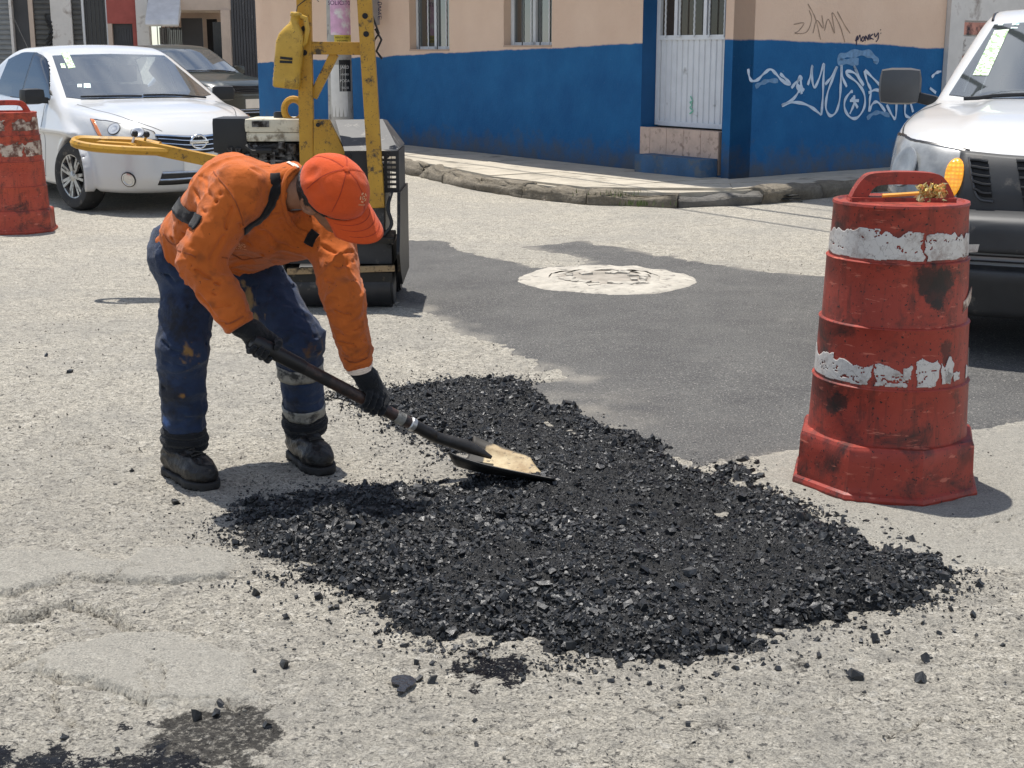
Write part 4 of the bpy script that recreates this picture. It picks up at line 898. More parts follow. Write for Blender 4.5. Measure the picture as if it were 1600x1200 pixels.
# white peeling boarded frontage beyond the corner building
wb = empty('boarded_shopfront', (*WB(LB, 0)[:2], 0), 0, 'white peeling boarded shopfront beside the blue wall', 'building')
def inw(o): o.matrix_parent_inverse = Matrix.Translation((-wb.location.x, -wb.location.y, 0)); return o
M3b = Matrix(((*DB, 0), (*NB, 0), (0, 0, 1))).transposed().to_4x4()
m = MB(); m.prism([(.005, -.2), (.26, -.2), (.26, .06), (.005, .06)], Matrix.Translation(WB(LB, 0, 0)) @ M3b, 5); inw(m.build('pillar', MT['plaster'], wb, bev=.01))
m = MB(); m.prism([(.26, -.3), (9, -.3), (9, -.06), (.26, -.06)], Matrix.Translation(WB(LB, 0, 0)) @ M3b, 5.2); inw(m.build('wall', MT['plaster'], wb))
zz = 1.62
for k, (h, mt) in enumerate(((.36, 'plaster'), (.12, 'mural'), (.2, 'peel'), (.14, 'mural'), (.5, 'plaster'), (.5, 'mural'))):
    z0 = .9 + sum(q[0] for q in ((.36,), (.12,), (.2,), (.14,), (.5,), (.5,))[:k]) + .02 * k
    m = MB(); m.prism([(.32, -.058), (8.5, -.058), (8.5, -.03), (.32, -.03)], Matrix.Translation(WB(LB, z0, 0)) @ M3b, h); inw(m.build('board', MT[mt], wb))

# concrete utility pole with bills
pb = gp(534, 224, PZ); pole = empty('utility_pole', (pb.x, pb.y, PZ), 0, 'grey concrete utility pole pasted with bills before the wall', 'pole')
m = MB(); m.lathe([(.185, 0), (.18, .5), (.165, 2), (.13, 7.4)], 20); m.build('shaft', MT['concpole'], pole, True)
m = MB()
for k in range(4): m.bar((-.9, 0, 6.4 + k * .25), (.9, 0, 6.4 + k * .25), .06, .06) if k == 3 else None
m.build('crossarm', MT['concpole'], pole)
def bill(name, px0, px1, y0, y1, mat, texts=(), tcol='ink'):
    d = math.hypot(pb.x, pb.y); sc_ = d / 2200 * .985; zt_ = lambda y: CAM_H - PZ + (80 - y) * sc_
    r = .178; V, Fc = [], []; n = 10
    a_ = lambda x: -math.pi / 2 + math.asin(np.clip((x - 534) * sc_ / r, -.97, .97)) + math.atan2(pb.x, pb.y) * -1
    for j in range(2):
        for i in range(n + 1):
            a = a_(px0 + (px1 - px0) * i / n); V.append((r * math.cos(a), r * math.sin(a), zt_(y1 if j == 0 else y0)))
    for i in range(n): Fc.append((i, i + 1, n + 2 + i, n + 1 + i))
    o = mesh(name, V, Fc, mat, pole); solid(o, .002)
    for (tx, ty, size, mt) in texts:
        cu = bpy.data.curves.new('t', 'FONT'); cu.body = tx; cu.size = size; cu.extrude = .0005; tob = bpy.data.objects.new('t', cu); COL.objects.link(tob); bpy.context.view_layer.update()
        me = bpy.data.meshes.new_from_object(tob.evaluated_get(bpy.context.evaluated_depsgraph_get())); bpy.data.objects.remove(tob)
        wx = max(v.co.x for v in me.vertices); am = a_((px0 + px1) / 2)
        for v in me.vertices:
            aa = am + (v.co.x - wx / 2) / (r + .003); v.co = ((r + .004 + v.co.z) * math.cos(aa), (r + .004 + v.co.z) * math.sin(aa), zt_(ty) + v.co.y)
        me.materials.clear(); link('lettering', me, MT[mt], o)
bill('bill', 522, 552, -6, 56, MT['pink'], [('SOLICITO', 12, .085, 'purple')])
bill('bill', 527, 552, 56, 67, MT['yposter'], [('RENTA CASA', 61, .035, 'ink'), ('INFORMES', 66, .035, 'ink')])
bill('bill', 533, 550, 93, 140, MT['ink'], [('JARD', 106, .062, 'whitep'), ('VIVERO', 116, .04, 'whitep'), ('PODA', 126, .055, 'whitep'), ('TEL 55', 136, .04, 'whitep')])
bill('bill', 520, 545, 100, 178, MT['whitep'])
# overhead cables from the pole across the junction
for k, (dx, zc) in enumerate(((-.5, 6.9), (0.0, 7.1), (.35, 6.7), (.7, 7.2))):
    a = Vector((pb.x + dx, pb.y, zc)); b = Vector((pb.x + dx + 16.5 + k, pb.y - 27.5, zc - .3)); m = MB()
    m.tube([a.lerp(b, q / 30) - Vector((0, 0, 1.4 * 4 * (q / 30) * (1 - q / 30) * .3)) for q in range(31)], (.022, .034, .014, .016)[k], 6)
    tag(m.build('overhead_cable', MT['cable']), ('leftmost thin', 'thickest', 'third', 'rightmost')[k] + ' overhead cable strung from the concrete pole across the junction', 'cable', 'overhead cables')
# ------------------------------------------------------------------ far side of the street: shop row
def att(o, e):
    o.parent = e; o.matrix_parent_inverse = Matrix.Translation(-e.location); return o
CS = Vector((-5.15, 33.0)); LS = Vector((-.992, -.126)).normalized(); NSH = Vector((LS.y, -LS.x)); NSH = NSH if NSH.y < 0 else -NSH
hs = lambda x, y=40: wallhit(x, y, CS, LS)
def WS(s, z, o=0.0): p = CS + LS * s + NSH * o; return Vector((p.x, p.y, z))
M3s = Matrix(((*LS, 0), (*NSH, 0), (0, 0, 1))).transposed().to_4x4()
def sbox(px0, px1, z0, z1, o0, o1, name, mat, par, bev=0.0):
    s1, s0 = hs(px0)[0], hs(px1)[0]; m = MB(); m.prism([(0, o0), (s1 - s0, o0), (s1 - s0, o1), (0, o1)], Matrix.Translation(WS(s0, z0)) @ M3s, z1 - z0); return att(m.build(name, mat, par, bev=bev), par)
def shop(name, px0, label, cat='building'):
    p = WS(hs(px0)[0], 0); return empty(name, (p.x, p.y, 0), 0, label, cat)
def shutter(px0, px1, z1, par, mat, o=-.05, z0=.15):
    s1, s0 = hs(px0)[0], hs(px1)[0]; base = sbox(px0, px1, z0, z1, o - .04, o - .02, 'roller_shutter', mat, par); n = int((z1 - z0) / .11)
    for k in range(n):
        m = MB(); m.prism([(o - .02, 0), (o, .02), (o, .075), (o - .02, .1)], Matrix.Translation(WS(s0, z0 + .005 + k * .11)) @ Matrix(((*NSH, 0), (0, 0, 1), (*LS, 0))).transposed().to_4x4(), s1 - s0); m.build('slat', mat, base)
# far wall behind every shop (one per shop), so nothing shows through
s = shop('shutter_shop', -60, 'pale shop with grey roller shutters behind the white sedan')
sbox(-150, 80, 0, 5.5, -.5, -.4, 'wall', MT['plaster2'], s); sbox(-150, 80, 2.75, 5.5, -.4, .0, 'lintel', MT['plaster'], s)
shutter(-60, 16, 2.75, s, MT['shutter']); sbox(16, 20, 0, 2.75, -.35, .02, 'pillar', MT['plaster'], s)
d = sbox(20, 46, .15, 2.7, -.25, -.2, 'door', MT['gate'], s); m = MB()
sbox(34, 44, 1.15, 1.5, -.198, -.19, 'notice', MT['whitep'], s)
sbox(46, 53, 0, 2.75, -.35, .01, 'pillar', MT['plaster2'], s); shutter(54, 79, 2.75, s, MT['shutterd'])
m = MB()
for k in range(9):
    q = WS(hs(77)[0], 1.1 + .12 * k, .04); m.tube([q + Vector((.06 * math.sin(j + k), 0, .05 * j)) for j in range(5)], .03, 5)
att(m.build('cable_bundle', MT['cable'], s), s)
s = shop('grey_shop', 80, 'whitewashed shop with broad pillar and dark glazed door')
sbox(80, 168, 0, 5.5, -.5, -.4, 'wall', MT['plaster'], s); sbox(80, 168, 2.75, 5.5, -.39, 0, 'lintel', MT['plaster'], s)
sbox(81, 113, 0, 2.75, -.39, .05, 'pillar', MT['plaster'], s, .02); shutter(114, 128, 2.75, s, MT['shutterd'])
d = sbox(131, 167, .15, 2.7, -.2, -.16, 'door', MT['frit'], s)
for a, b in ((128, 131.5), (165.5, 168)): sbox(a, b, .15, 2.75, -.16, -.06, 'door_frame', MT['wframe'], s)
for k in range(5): sbox(134 + k * 6.4, 135.2 + k * 6.4, .15, 2.7, -.159, -.14, 'door_bar', MT['gate'], s)
s = shop('red_shop', 168, 'narrow brick red painted shopfront with dark metal door')
sbox(168, 214, 0, 5.5, -.5, -.4, 'wall', MT['redw'], s); sbox(168, 214, 2.05, 5.5, -.39, .0, 'lintel', MT['redw'], s); sbox(168.5, 175, 0, 2.05, -.39, .03, 'pillar', MT['plaster2'], s); sbox(207, 213.5, 0, 2.05, -.39, .02, 'pillar', MT['redw'], s)
sbox(175, 207, .15, 2.05, -.2, -.12, 'door', MT['gate'], s)
for k in range(7): sbox(177.5 + k * 4.2, 178.8 + k * 4.2, .2, 1.95, -.12, -.1, 'door_rib', MT['gate'], s)
sbox(214, 233, 0, 5.5, -.39, .08, 'pilaster', MT['plaster'], s, .02)
s = shop('dark_storefront', 233, 'open storefront with deep shadowed entrance and pale awning')
sbox(233, 362, 0, 5.5, -2.6, -2.5, 'wall', MT['plaster2'], s); sbox(233, 362, 2.35, 5.5, -2.5, 0, 'lintel', MT['plaster2'], s)
sbox(345.5, 360, 0, 2.35, -.6, .05, 'pillar', MT['plaster2'], s, .02)
m = MB(); s1, s0 = hs(234)[0], hs(284)[0]
m.prism([(.005, 2.6), (.75, 2.12), (.80, 2.02), (.74, 1.98), (.4, 2.1), (.005, 2.3)], Matrix.Translation(WS(s0, 0)) @ Matrix(((*NSH, 0), (0, 0, 1), (*LS, 0))).transposed().to_4x4(), s1 - s0); att(m.build('awning', MT['awn'], s, bev=.02), s)
sbox(275, 309, .15, 2.2, -1.3, -1.2, 'door', MT['gate'], s); sbox(234, 274, .15, 2.0, -1.9, -1.8, 'glazing', MT['carside'], s)
for k in range(6): sbox(236 + k * 6.8, 237.2 + k * 6.8, .15, 2.1, -1.1, -1.06, 'grille_bar', MT['bars'], s)
sbox(330, 344, .15, 2.1, -.5, -.4, 'door_leaf', MT['frit'], s); sbox(311, 328, .15, 2.2, -2.2, -2.1, 'inner_door', MT['dark'], s)
s = shop('metal_gate', 362, 'tall charcoal corrugated metal gate left of the blue wall', 'gate')
base = sbox(361, 447, .1, 3.6, -.08, -.04, 'gate_backing', MT['gate'], s)
k = 0; x = 362
while x < 446:
    w = 4.4; sbox(x, x + w - .9, .12, 3.6, -.04, (.0 if k % 4 else .02), 'panel', MT['gate'], s); x += w; k += 1
sbox(440, 449, 0, 5.5, -.6, .06, 'gate_post', MT['plaster2'], s)
sbox(361, 449, 3.6, 5.5, -.2, .03, 'gate_lintel', MT['plaster2'], s)
# pavement in front of the row
m = MB(); m.prism([(-2, .05), (16, .05), (16, 1.9), (-2, 1.9)], Matrix.Translation(WS(0, -.02)) @ M3s, .15); tag(m.build('far_sidewalk', MT['walk']), kind='structure')

# ------------------------------------------------------------------ traffic drums
def drum_r(z):
    for z0, z1, ra, rb in ((.19, .375, .264, .258), (.375, .575, .2515, .2455), (.575, .785, .238, .232), (.785, .975, .2245, .218)):
        if z <= z1: return ra + (rb - ra) * (z - z0) / (z1 - z0)
    return .218
def make_drum(loc, rz, mat, bmat, bands, label, seed, rough=0.0):
    e = empty('traffic_drum', loc, rz, label, 'traffic drum', 'orange traffic drums')
    prof = [(.268, .17)]
    for z0, z1, ra, rb in ((.19, .375, .264, .258), (.375, .575, .2515, .2455), (.575, .785, .238, .232), (.785, .965, .2245, .219)):
        prof += [(ra + .001, z0 + .003), (ra, z0 + .012), ((ra + rb) / 2, (z0 + z1) / 2), (rb, z1 - .008), (rb + .003, z1 - .002), (rb + .0015, z1)] if z1 < .9 else [(ra + .001, z0 + .003), (ra, z0 + .012), (rb, z1 - .012), (rb + .004, z1 - .004), (rb + .002, z1 + .004), (rb - .012, z1 + .006), (rb - .02, z1), (.01, z1 + .004)]
    m = MB(); m.lathe(prof, 72)
    for v in m.bm.verts:
        a = math.atan2(v.co.y, v.co.x); k = 1 + (.006 + rough) * float(fbm(np.array(math.cos(a) * 1.7 + seed), np.array(math.sin(a) * 1.7), np.array(v.co.z * 4), seed=seed)); v.co.x *= k; v.co.y *= k
    m.build('body', mat, e, True, angle=32)
    m = MB(); m.lathe([(.328, 0), (.330, .012), (.325, .024), (.314, .030), (.311, .05), (.307, .172), (.300, .184), (.255, .192)], 8, Matrix.Rotation(R(11), 4, 'Z'))
    bmesh.ops.subdivide_edges(m.bm, edges=m.bm.edges[:], cuts=2, use_grid_fill=True)
    for v in m.bm.verts: v.co *= 1 + .012 * float(fbm(np.array(v.co.x * 9 + seed), np.array(v.co.y * 9), np.array(v.co.z * 9), seed=seed + 3)) if v.co.z > .04 else 1
    m.build('base', mat, e, True, bev=0, angle=28)
    m = MB(); out = spline([(-.175, 0), (-.158, .04), (-.135, .075), (-.10, .095), (0, .1), (.10, .095), (.135, .075), (.158, .04), (.175, 0)], 30); inn = spline([(.118, .0), (.112, .022), (.095, .048), (.06, .058), (-.06, .058), (-.095, .048), (-.112, .022), (-.118, 0)], 24)
    m.prism([tuple(q) for q in out] + [tuple(q) for q in inn], Matrix.Translation((0, .03, .963)) @ Matrix.Rotation(R(90), 4, 'X'), .06); m.build('handle', mat, e, bev=.008)
    m = MB(); m.prism([(-.17, -.05), (.17, -.05), (.17, .05), (-.17, .05)], Matrix.Translation((0, 0, .962)), .018); m.build('handle_foot', mat, e, bev=.006)
    for k, (z0, z1, fn, a0, a1) in enumerate(bands):
        na, nz = int((a1 - a0) * .24 / .0024), int((z1 - z0) / .0024); A, Z = np.meshgrid(np.linspace(a0, a1, na + 1), np.linspace(z0, z1, nz + 1), indexing='ij')
        Rr = np.vectorize(drum_r)(Z) * (1 + (.006 + rough) * fbm(np.cos(A) * 1.7 + seed, np.sin(A) * 1.7, Z * 4, seed=seed)) + .0016
        U, T = A * .24, (Z - z0) / (z1 - z0); keepv = fn(U, T, A)
        Fq = np.arange((na + 1) * (nz + 1)).reshape(na + 1, nz + 1); q = np.stack([Fq[:-1, :-1], Fq[1:, :-1], Fq[1:, 1:], Fq[:-1, 1:]], -1)
        kf = (keepv[:-1, :-1] & keepv[1:, :-1] & keepv[1:, 1:] & keepv[:-1, 1:]); q = q[kf]
        if not len(q): continue
        us = np.unique(q); mp_ = np.zeros(Fq.size, int); mp_[us] = np.arange(len(us)); VV = np.stack([Rr * np.cos(A), Rr * np.sin(A), Z], -1).reshape(-1, 3)[us]
        o = mesh('reflective_band', VV, mp_[q], bmat, e, True); solid(o, .0012)
    return e
def peel(seed, top, bot, gaps=()):
    def f(U, T, A):
        edge = top + .10 * fbm(U * 18, U * 0 + seed, seed=seed) + .22 * np.abs(vnoise(U * 26, U * 0 + 3, seed=seed + 1)) ** 1.5 * np.sign(vnoise(U * 9, U * 0, seed=seed + 5)) + .02 * vnoise(U * 60, T * 4, seed=seed + 2)
        low = bot + .015 * vnoise(U * 40, U * 0, seed=seed + 3) + .08 * np.maximum(0, vnoise(U * 12, U * 0 + 7, seed=seed + 4) - .3)
        k = (T < edge) & (T > low)
        for g0, g1 in gaps: k &= ~((A > g0 + .05 * vnoise(T * 7, A * 0, seed=seed + 8)) & (A < g1 + .05 * vnoise(T * 7, A * 0 + 4, seed=seed + 9)))
        cr = np.abs(fbm(U * 14, T * 5, seed=seed + 6)); k &= ~((cr < .02) & (vnoise(U * 6, T * 3, seed=seed + 7) > .25))
        return k
    return f
def scrap(seed, th):
    base = peel(seed, .55, .02)
    def f(U, T, A):
        n = fbm(U * 16, T * 2.2, seed=seed); fade = th + .75 * sstep(-1.75, -1.05, A)
        return base(U, T, A) & (n > fade - .85) & (T < .75 - .35 * sstep(-2.2, -1.2, A) + .3 * n)
    return f
dc = gp(1380, 748)
d1 = make_drum((dc.x, dc.y, 0), R(-3), MT['drum'], MT['refl'], [(.792, .905, peel(3, .86, .02, ((-1.42, -1.39),)), -3.3, .1), (.382, .505, peel(14, .62, .03, ((-2.02, -1.97), (-1.52, -1.44), (-1.13, -1.08), (-.88, -.55), (-.35, -.2))), -3.3, -.85), (.385, .47, peel(22, .55, .1, ((-.93, -.9),)), -1.02, -.72), (.385, .44, peel(25, .7, .05), -.5, -.38), (.385, .49, peel(29, .9, .05), -.22, .0)],
               'red traffic drum with peeling white bands in front of the pickup', 4)
# torn tape tags and the foil wrapper tied on the handle
m = MB()
for k in range(1):
    p0 = Vector((dc.x + .215, dc.y - .06 + .02 * k, .80 + .03 * k)); m.quad(p0, p0 + Vector((.03, -.01, .004)), p0 + Vector((.034, -.012, .03)), p0 + Vector((.002, 0, .028)))
q = m.build('torn_edge', MT['refl']); q.parent = d1; q.matrix_parent_inverse = d1.matrix_basis.inverted()
V = np.array([(math.cos(a) * r, math.sin(a) * r, 0) for r, a in [(.236, -.62), (.238, -.5), (.24, -.38), (.243, -.25)]])
bm = []
for k, (dz0, dz1) in enumerate(((.615, .65), (.625, .66), (.635, .675), (.65, .69))): bm += [(*V[k][:2], dz0), (*V[k][:2], dz1)]
o = mesh('tape_scrap', bm, [(0, 2, 3, 1), (2, 4, 5, 3), (4, 6, 7, 5)], MT['refl2'], d1); solid(o, .003)
hc = Vector((dc.x + .085, dc.y - .035, .995)); V, Fc = [], []
N_ = 16
for i in range(N_):
    for j in range(N_):
        u, v = i / (N_ - 1) - .5, j / (N_ - 1) - .5; k = random.uniform(.6, 1)
        V.append((hc.x + u * .11 * k + random.uniform(-.008, .008), hc.y - .01 + random.uniform(-.016, .016), hc.z + v * .055 * k + .012 * math.sin(i * 1.7 + j) + random.uniform(-.008, .008)))
for i in range(N_ - 1):
    for j in range(N_ - 1): Fc.append((i * N_ + j, (i + 1) * N_ + j, (i + 1) * N_ + j + 1, i * N_ + j + 1))
tag(solid(mesh('foil_wrapper', V, Fc, MT['foil']), .001), 'crumpled gold foil wrapper tucked in the red drum handle', 'wrapper')
m = MB(); m.tube([hc + Vector((-.16, -.012, -.008)), hc + Vector((-.10, -.014, -.004)), hc + Vector((-.04, -.012, .0))], .007, 6); tag(m.build('caution_tape', MT['tape']), 'twisted yellow tape tied across the red drum handle', 'tape')
dl = gp(28, 360)
make_drum((dl.x, dl.y, 0), R(20), MT['drum2'], MT['refl2'], [(.81, .93, peel(40, .9, .1, ((-2.3, -2.1), (-1.75, -1.5))), -2.6, -.1), (.62, .74, peel(44, .95, .0, ((-2.0, -1.95), (-1.2, -1.15))), -2.6, .0)], 'faded orange traffic drum at the left edge by the sedan', 9, .004)

# ------------------------------------------------------------------ walk-behind roller
YR = 8.3; rb0 = gp(500, 470); rol = empty('compact_roller', (rb0.x, 8.25, 0), 0, 'yellow and black walk-behind road roller behind the worker', 'roller')
def rp(m, name, mat, par=None, smooth=False, bev=0.0, angle=35):
    o = m.build(name, mat, par or rol, smooth, bev=bev, angle=angle); return att(o, rol) if par is None else o
def upright(pts, name, w=.082):
    m = MB(); a, b = Vector(pts[0]), Vector(pts[1]); m.bar(a, b, w, .06, up=(0, 1, 0), bev=.006); o = rp(m, name, MT['yellow'])
    return o, a, b
uL = (at(474, -60, YR), at(484, 440, YR - .05)); uR = (at(566, -60, YR - .1), at(590, 325, 8.01))
for (a, b), hl in ((uL, [(-20), 18, 46]), (uR, [-20, 24, 52])):
    o, a, b = upright((a, b), 'upright')
    for y in hl:
        t_ = (y + 60) / (500 if b is uL[1] else 385); c = a.lerp(b, t_); m = MB(); m.cyl(c + Vector((0, -.036, 0)), c + Vector((0, -.028, 0)), .016, n=14); rp(m, 'bolt_hole', MT['dark'], o)
m = MB(); m.bar(at(486, 75, YR), at(572, 76, YR), .06, .072, up=(0, 0, 1), bev=.006); rp(m, 'crossbar', MT['yellow'])
m = MB(); m.bar(at(523, 84, YR + .01), at(489, 152, YR + .01), .05, .05, up=(0, 1, 0), bev=.005); rp(m, 'brace', MT['yellow'])
m = MB(); c = at(459, 172, YR + .06); m.tube([c + Vector((.055 * math.cos(a), 0, .062 * math.sin(a))) for a in np.linspace(0, 2 * math.pi, 24, endpoint=False)], .021, 8, closed=True); m.box(c + Vector((0, 0, -.09)), (.09, .03, .09)); rp(m, 'lifting_eye', MT['yellow'], smooth=True)
def facepoly(pxs, Y, th, name, mat, bev=.006, par=None):
    m = MB(); P_ = [at(x, y, Y) for x, y in pxs]; m.prism([(p.x, p.z) for p in P_], Matrix(((1, 0, 0, 0), (0, 0, -1, Y + th), (0, 1, 0, 0), (0, 0, 0, 1))), th); return rp(m, name, mat, par, bev=bev)
facepoly([(490, 187), (514, 187), (539, 238), (539, 300), (490, 300)], 8.22, .05, 'side_plate', MT['yellow'])
facepoly([(440, 262), (600, 262), (600, 440), (440, 440)], 8.28, .45, 'chassis', MT['grease'], .02)
# grey hood wedge
m = MB(); A = [at(524, 187, 8.42), at(598, 186, 8.42), at(622, 233, 8.1), at(538, 236, 8.1)]; B = [v + Vector((0, .30, 0)) for v in A[:2]] + [v + Vector((0, .5, 0)) for v in A[2:]]
A2 = [m.bm.verts.new(v) for v in A]; B2 = [m.bm.verts.new(v) for v in (A[0] + Vector((0, .3, -.02)), A[1] + Vector((0, .3, -.02)))]; C2 = [m.bm.verts.new(v) for v in (A[3] + Vector((0, .5, -.0)), A[2] + Vector((0, .5, -.0)))]
m.bm.faces.new(A2); m.bm.faces.new((A2[0], A2[1], B2[1], B2[0])); m.bm.faces.new((B2[0], B2[1], C2[1], C2[0])); m.bm.faces.new((A2[0], A2[3], C2[0], B2[0])); m.bm.faces.new((A2[1], B2[1], C2[1], A2[2])); m.bm.faces.new((A2[3], A2[2], C2[1], C2[0]))
rp(m, 'hood', MT['hoodm'], bev=.008)
# slotted radiator guard with real openings
v0, v1 = at(540, 301, 8.1), at(623, 236, 8.1)
def WR(s, z, o=0.0): return Vector((v0.x + s, 8.1 - o, z))
sc_ = (v1.x - v0.x) / 83; holes = []
for cx in (587, 597, 608, 617 - 2):
    for k in range(7):
        zc = v1.z - (10 + k * 7.4) * sc_; s0 = (cx - 540 - 3.4) * sc_; holes.append((s0, s0 + 6.4 * sc_, zc - 1.9 * sc_, zc + 1.9 * sc_))
att(wall_holes('guard', WR, v1.x - v0.x, v0.z, v1.z, holes, .012, MT['bplast'], rol, 9), rol)
m = MB(); m.box((v1.x - .006, 8.33, (v0.z + v1.z) / 2), (.012, .44, v1.z - v0.z), bev=.003); rp(m, 'guard', MT['bplast'])
# lower front: side cheeks, ledge, scraper, apron
for xx in (626, 447):
    m = MB(); X = at(xx, 330, 8.1).x; z = lambda y: at(600, y, 8.05).z
    m.prism([(8.02, z(300)), (8.62, z(300)), (8.62, z(440)), (8.1, z(446)), (7.97, z(420)), (7.90, z(392)), (7.98, z(345))], Matrix(((0, 0, 1, X - .012), (1, 0, 0, 0), (0, 1, 0, 0), (0, 0, 0, 1))), .018); rp(m, 'cheek_plate', MT['grease'], bev=.003)
m = MB(); m.box((at(536, 370, 7.98).x, 8.02, at(540, 371, 7.98).z), (at(625, 0, 8).x - at(447, 0, 8).x - .04, .17, .035), Matrix.Rotation(R(8), 3, 'X'), .008); rp(m, 'spray_ledge', MT['grease'])
facepoly([(449, 378), (612, 378), (612, 412), (449, 412)], 7.99, .03, 'apron', MT['rolld'], .004)
m = MB(); m.bar(at(449, 424, 7.95), at(617, 419, 7.95), .03, .035, bev=.004); rp(m, 'scraper', MT['tan'])
facepoly([(449, 426), (613, 426), (613, 442), (449, 442)], 8.0, .04, 'drum_yoke', MT['grease'], .004)
rd = MB(); ra, rbb = at(440, 465, 8.12), at(617, 462, 8.12); zc = .125
rd.cyl((ra.x, 8.12, zc), (rbb.x + .0, 8.12, zc), .125, n=48, bev=.014); rp(rd, 'drum', MT['rolld'], smooth=True)
rd = MB(); rd.cyl((ra.x + .0, 8.62, zc), (rbb.x + .0, 8.62, zc), .125, n=48, bev=.014); rp(rd, 'drum', MT['rolld'], smooth=True)
m = MB(); m.bar((rbb.x - .03, 8.12, .3), (rbb.x - .03, 8.62, .3), .05, .12, bev=.01); rp(m, 'side_rail', MT['grease']); m = MB(); m.bar((ra.x + .03, 8.12, .3), (ra.x + .03, 8.62, .3), .05, .12, bev=.01); rp(m, 'side_rail', MT['grease'])
# engine: cream tank, black air cleaner, block, exhaust guard
tk = MB(); p0, p1 = at(382, 220, 8.3), at(476, 184, 8.3); ctr = (p0 + p1) / 2
tk.box((ctr.x, 8.45, ctr.z + .02), (p1.x - p0.x, .30, (p1.z - p0.z) * .62), bev=.03); tk.box((ctr.x, 8.45, ctr.z - .045), ((p1.x - p0.x) * .96, .28, (p1.z - p0.z) * .42), bev=.02); tank = rp(tk, 'fuel_tank', MT['cream'], smooth=True)
m = MB(); m.cyl((ctr.x + .02, 8.42, p1.z - .01), (ctr.x + .02, 8.42, p1.z + .03), .042, n=20, bev=.006); rp(m, 'fuel_cap', MT['bplast'], tank, True)
m = MB(); m.box((ctr.x - .08, 8.298, ctr.z + .03), (.10, .004, .035)); rp(m, 'decal', MT['enginem'], tank)
q0, q1 = at(333, 240, 8.35), at(386, 184, 8.35); m = MB(); m.box(((q0.x + q1.x) / 2, 8.46, (q0.z + q1.z) / 2), (q1.x - q0.x, .24, q1.z - q0.z), bev=.03); rp(m, 'air_cleaner', MT['bplast'], smooth=True)
m = MB(); b0, b1 = at(345, 300, 8.4), at(480, 222, 8.4); m.box(((b0.x + b1.x) / 2, 8.5, (b0.z + b1.z) / 2), (b1.x - b0.x, .3, b1.z - b0.z), bev=.02)
for k in range(9): m.box((b0.x + .08 + k * .05, 8.34, b1.z - .05 - .02 * (k % 3)), (.03, .05, .05 + .03 * (k % 2)), bev=.006)
for k in range(7): m.box(((b0.x + b1.x) / 2 + .12, 8.34, b0.z + .05 + k * .028), (.2, .06, .01))
rp(m, 'engine_block', MT['enginem'])
m = MB(); m.tube([at(400, 232, 8.32), at(430, 228, 8.3), at(455, 236, 8.3), at(470, 262, 8.3)], .012, 6); m.tube([at(385, 228, 8.3), at(395, 236, 8.28), at(425, 236, 8.28)], .016, 6); rp(m, 'hose', MT['cable'])
m = MB(); m.cyl(at(455, 225, 8.3), at(455, 240, 8.3), .03, n=12); m.cyl(at(440, 222, 8.28), at(440, 232, 8.28), .02, n=10); rp(m, 'carburettor', MT['enginem'], smooth=True)
facepoly([(350, 300), (500, 300), (500, 345), (350, 345)], 8.35, .4, 'engine_bed', MT['yellow'], .01)
# steering handle: long arm ending in a loop with two knobs
YH = 8.5
m = MB(); m.bar(at(345, 254, YH), at(215, 227, YH), .07, .075, up=(0, 1, 0), bev=.006); arm = rp(m, 'handle_arm', MT['yellow'])
m = MB(); lp = [at(262, 237, YH - .02), at(205, 235, YH - .07), at(150, 231, YH - .09), at(122, 226, YH - .06), at(116, 222, YH - .0), at(126, 218, YH + .05), at(160, 219, YH + .08), at(215, 221, YH + .07), at(250, 228, YH + .03)]
m.tube([Vector(v) for v in spline([list(v) for v in lp], 50)], .026, 8); rp(m, 'handle_loop', MT['yellow'], smooth=True)
facepoly([(145, 231), (165, 234), (228, 241), (228, 233), (200, 224), (150, 221)], YH - .05, .1, 'handle_plate', MT['yellow'], .004)
for x, y in ((211, 209), (229, 210)):
    m = MB(); t_, b_ = at(x, y, YH), at(x - 4, y + 14, YH); m.tube([b_, t_], .008, 6); kb = rp(m, 'lever', MT['alu'] if x < 220 else MT['yellow']); m = MB(); m.lathe([(.003, -.02), (.016, -.014), (.02, 0), (.016, .014), (.003, .02)], 12, Matrix.Translation(t_)); rp(m, 'knob', MT['bplast'], kb, True)
for x, y in ((497, 195), (532, 245), (497, 255), (605, 244), (545, 244), (460, 385), (608, 385)):
    m = MB(); q = at(x, y, 8.09 if x > 540 and y < 300 else (7.985 if y > 300 else 8.215)); m.cyl(q + Vector((0, -.012, 0)), q + Vector((0, .01, 0)), .013, n=6); rp(m, 'bolt', MT['grease'])
for pts, r_ in (([(548, 300, 8.05), (540, 330, 7.98), (556, 352, 7.97), (590, 360, 7.98)], .012), ([(612, 300, 8.05), (606, 325, 7.99), (612, 350, 7.98), (600, 368, 7.97)], .010), ([(500, 262, 8.18), (512, 300, 8.12), (508, 345, 8.1)], .014)):
    m = MB(); m.tube([Vector(v) for v in spline([list(at(*q)) for q in pts], 16)], r_, 8); rp(m, 'hose', MT['cable'], smooth=True)
m = MB(); m.cyl(at(560, 330, 8.2), at(560, 352, 8.2), .05, n=20, bev=.008); rp(m, 'water_cap', MT['bplast'], smooth=True)
facepoly([(548, 302), (600, 302), (600, 366), (548, 366)], 8.06, .1, 'water_tank', MT['hoodm'], .012)
# wire and strap on the upright
m = MB(); m.tube([at(586, 45, YR - .05), at(596, 62, YR - .05), at(588, 80, YR - .06), at(597, 92, YR - .06)], .007, 5); m.tube([at(580, 20, YR - .05), at(592, 52, YR - .06), at(584, 64, YR - .06)], .006, 5); rp(m, 'tie_wire', MT['cable'])
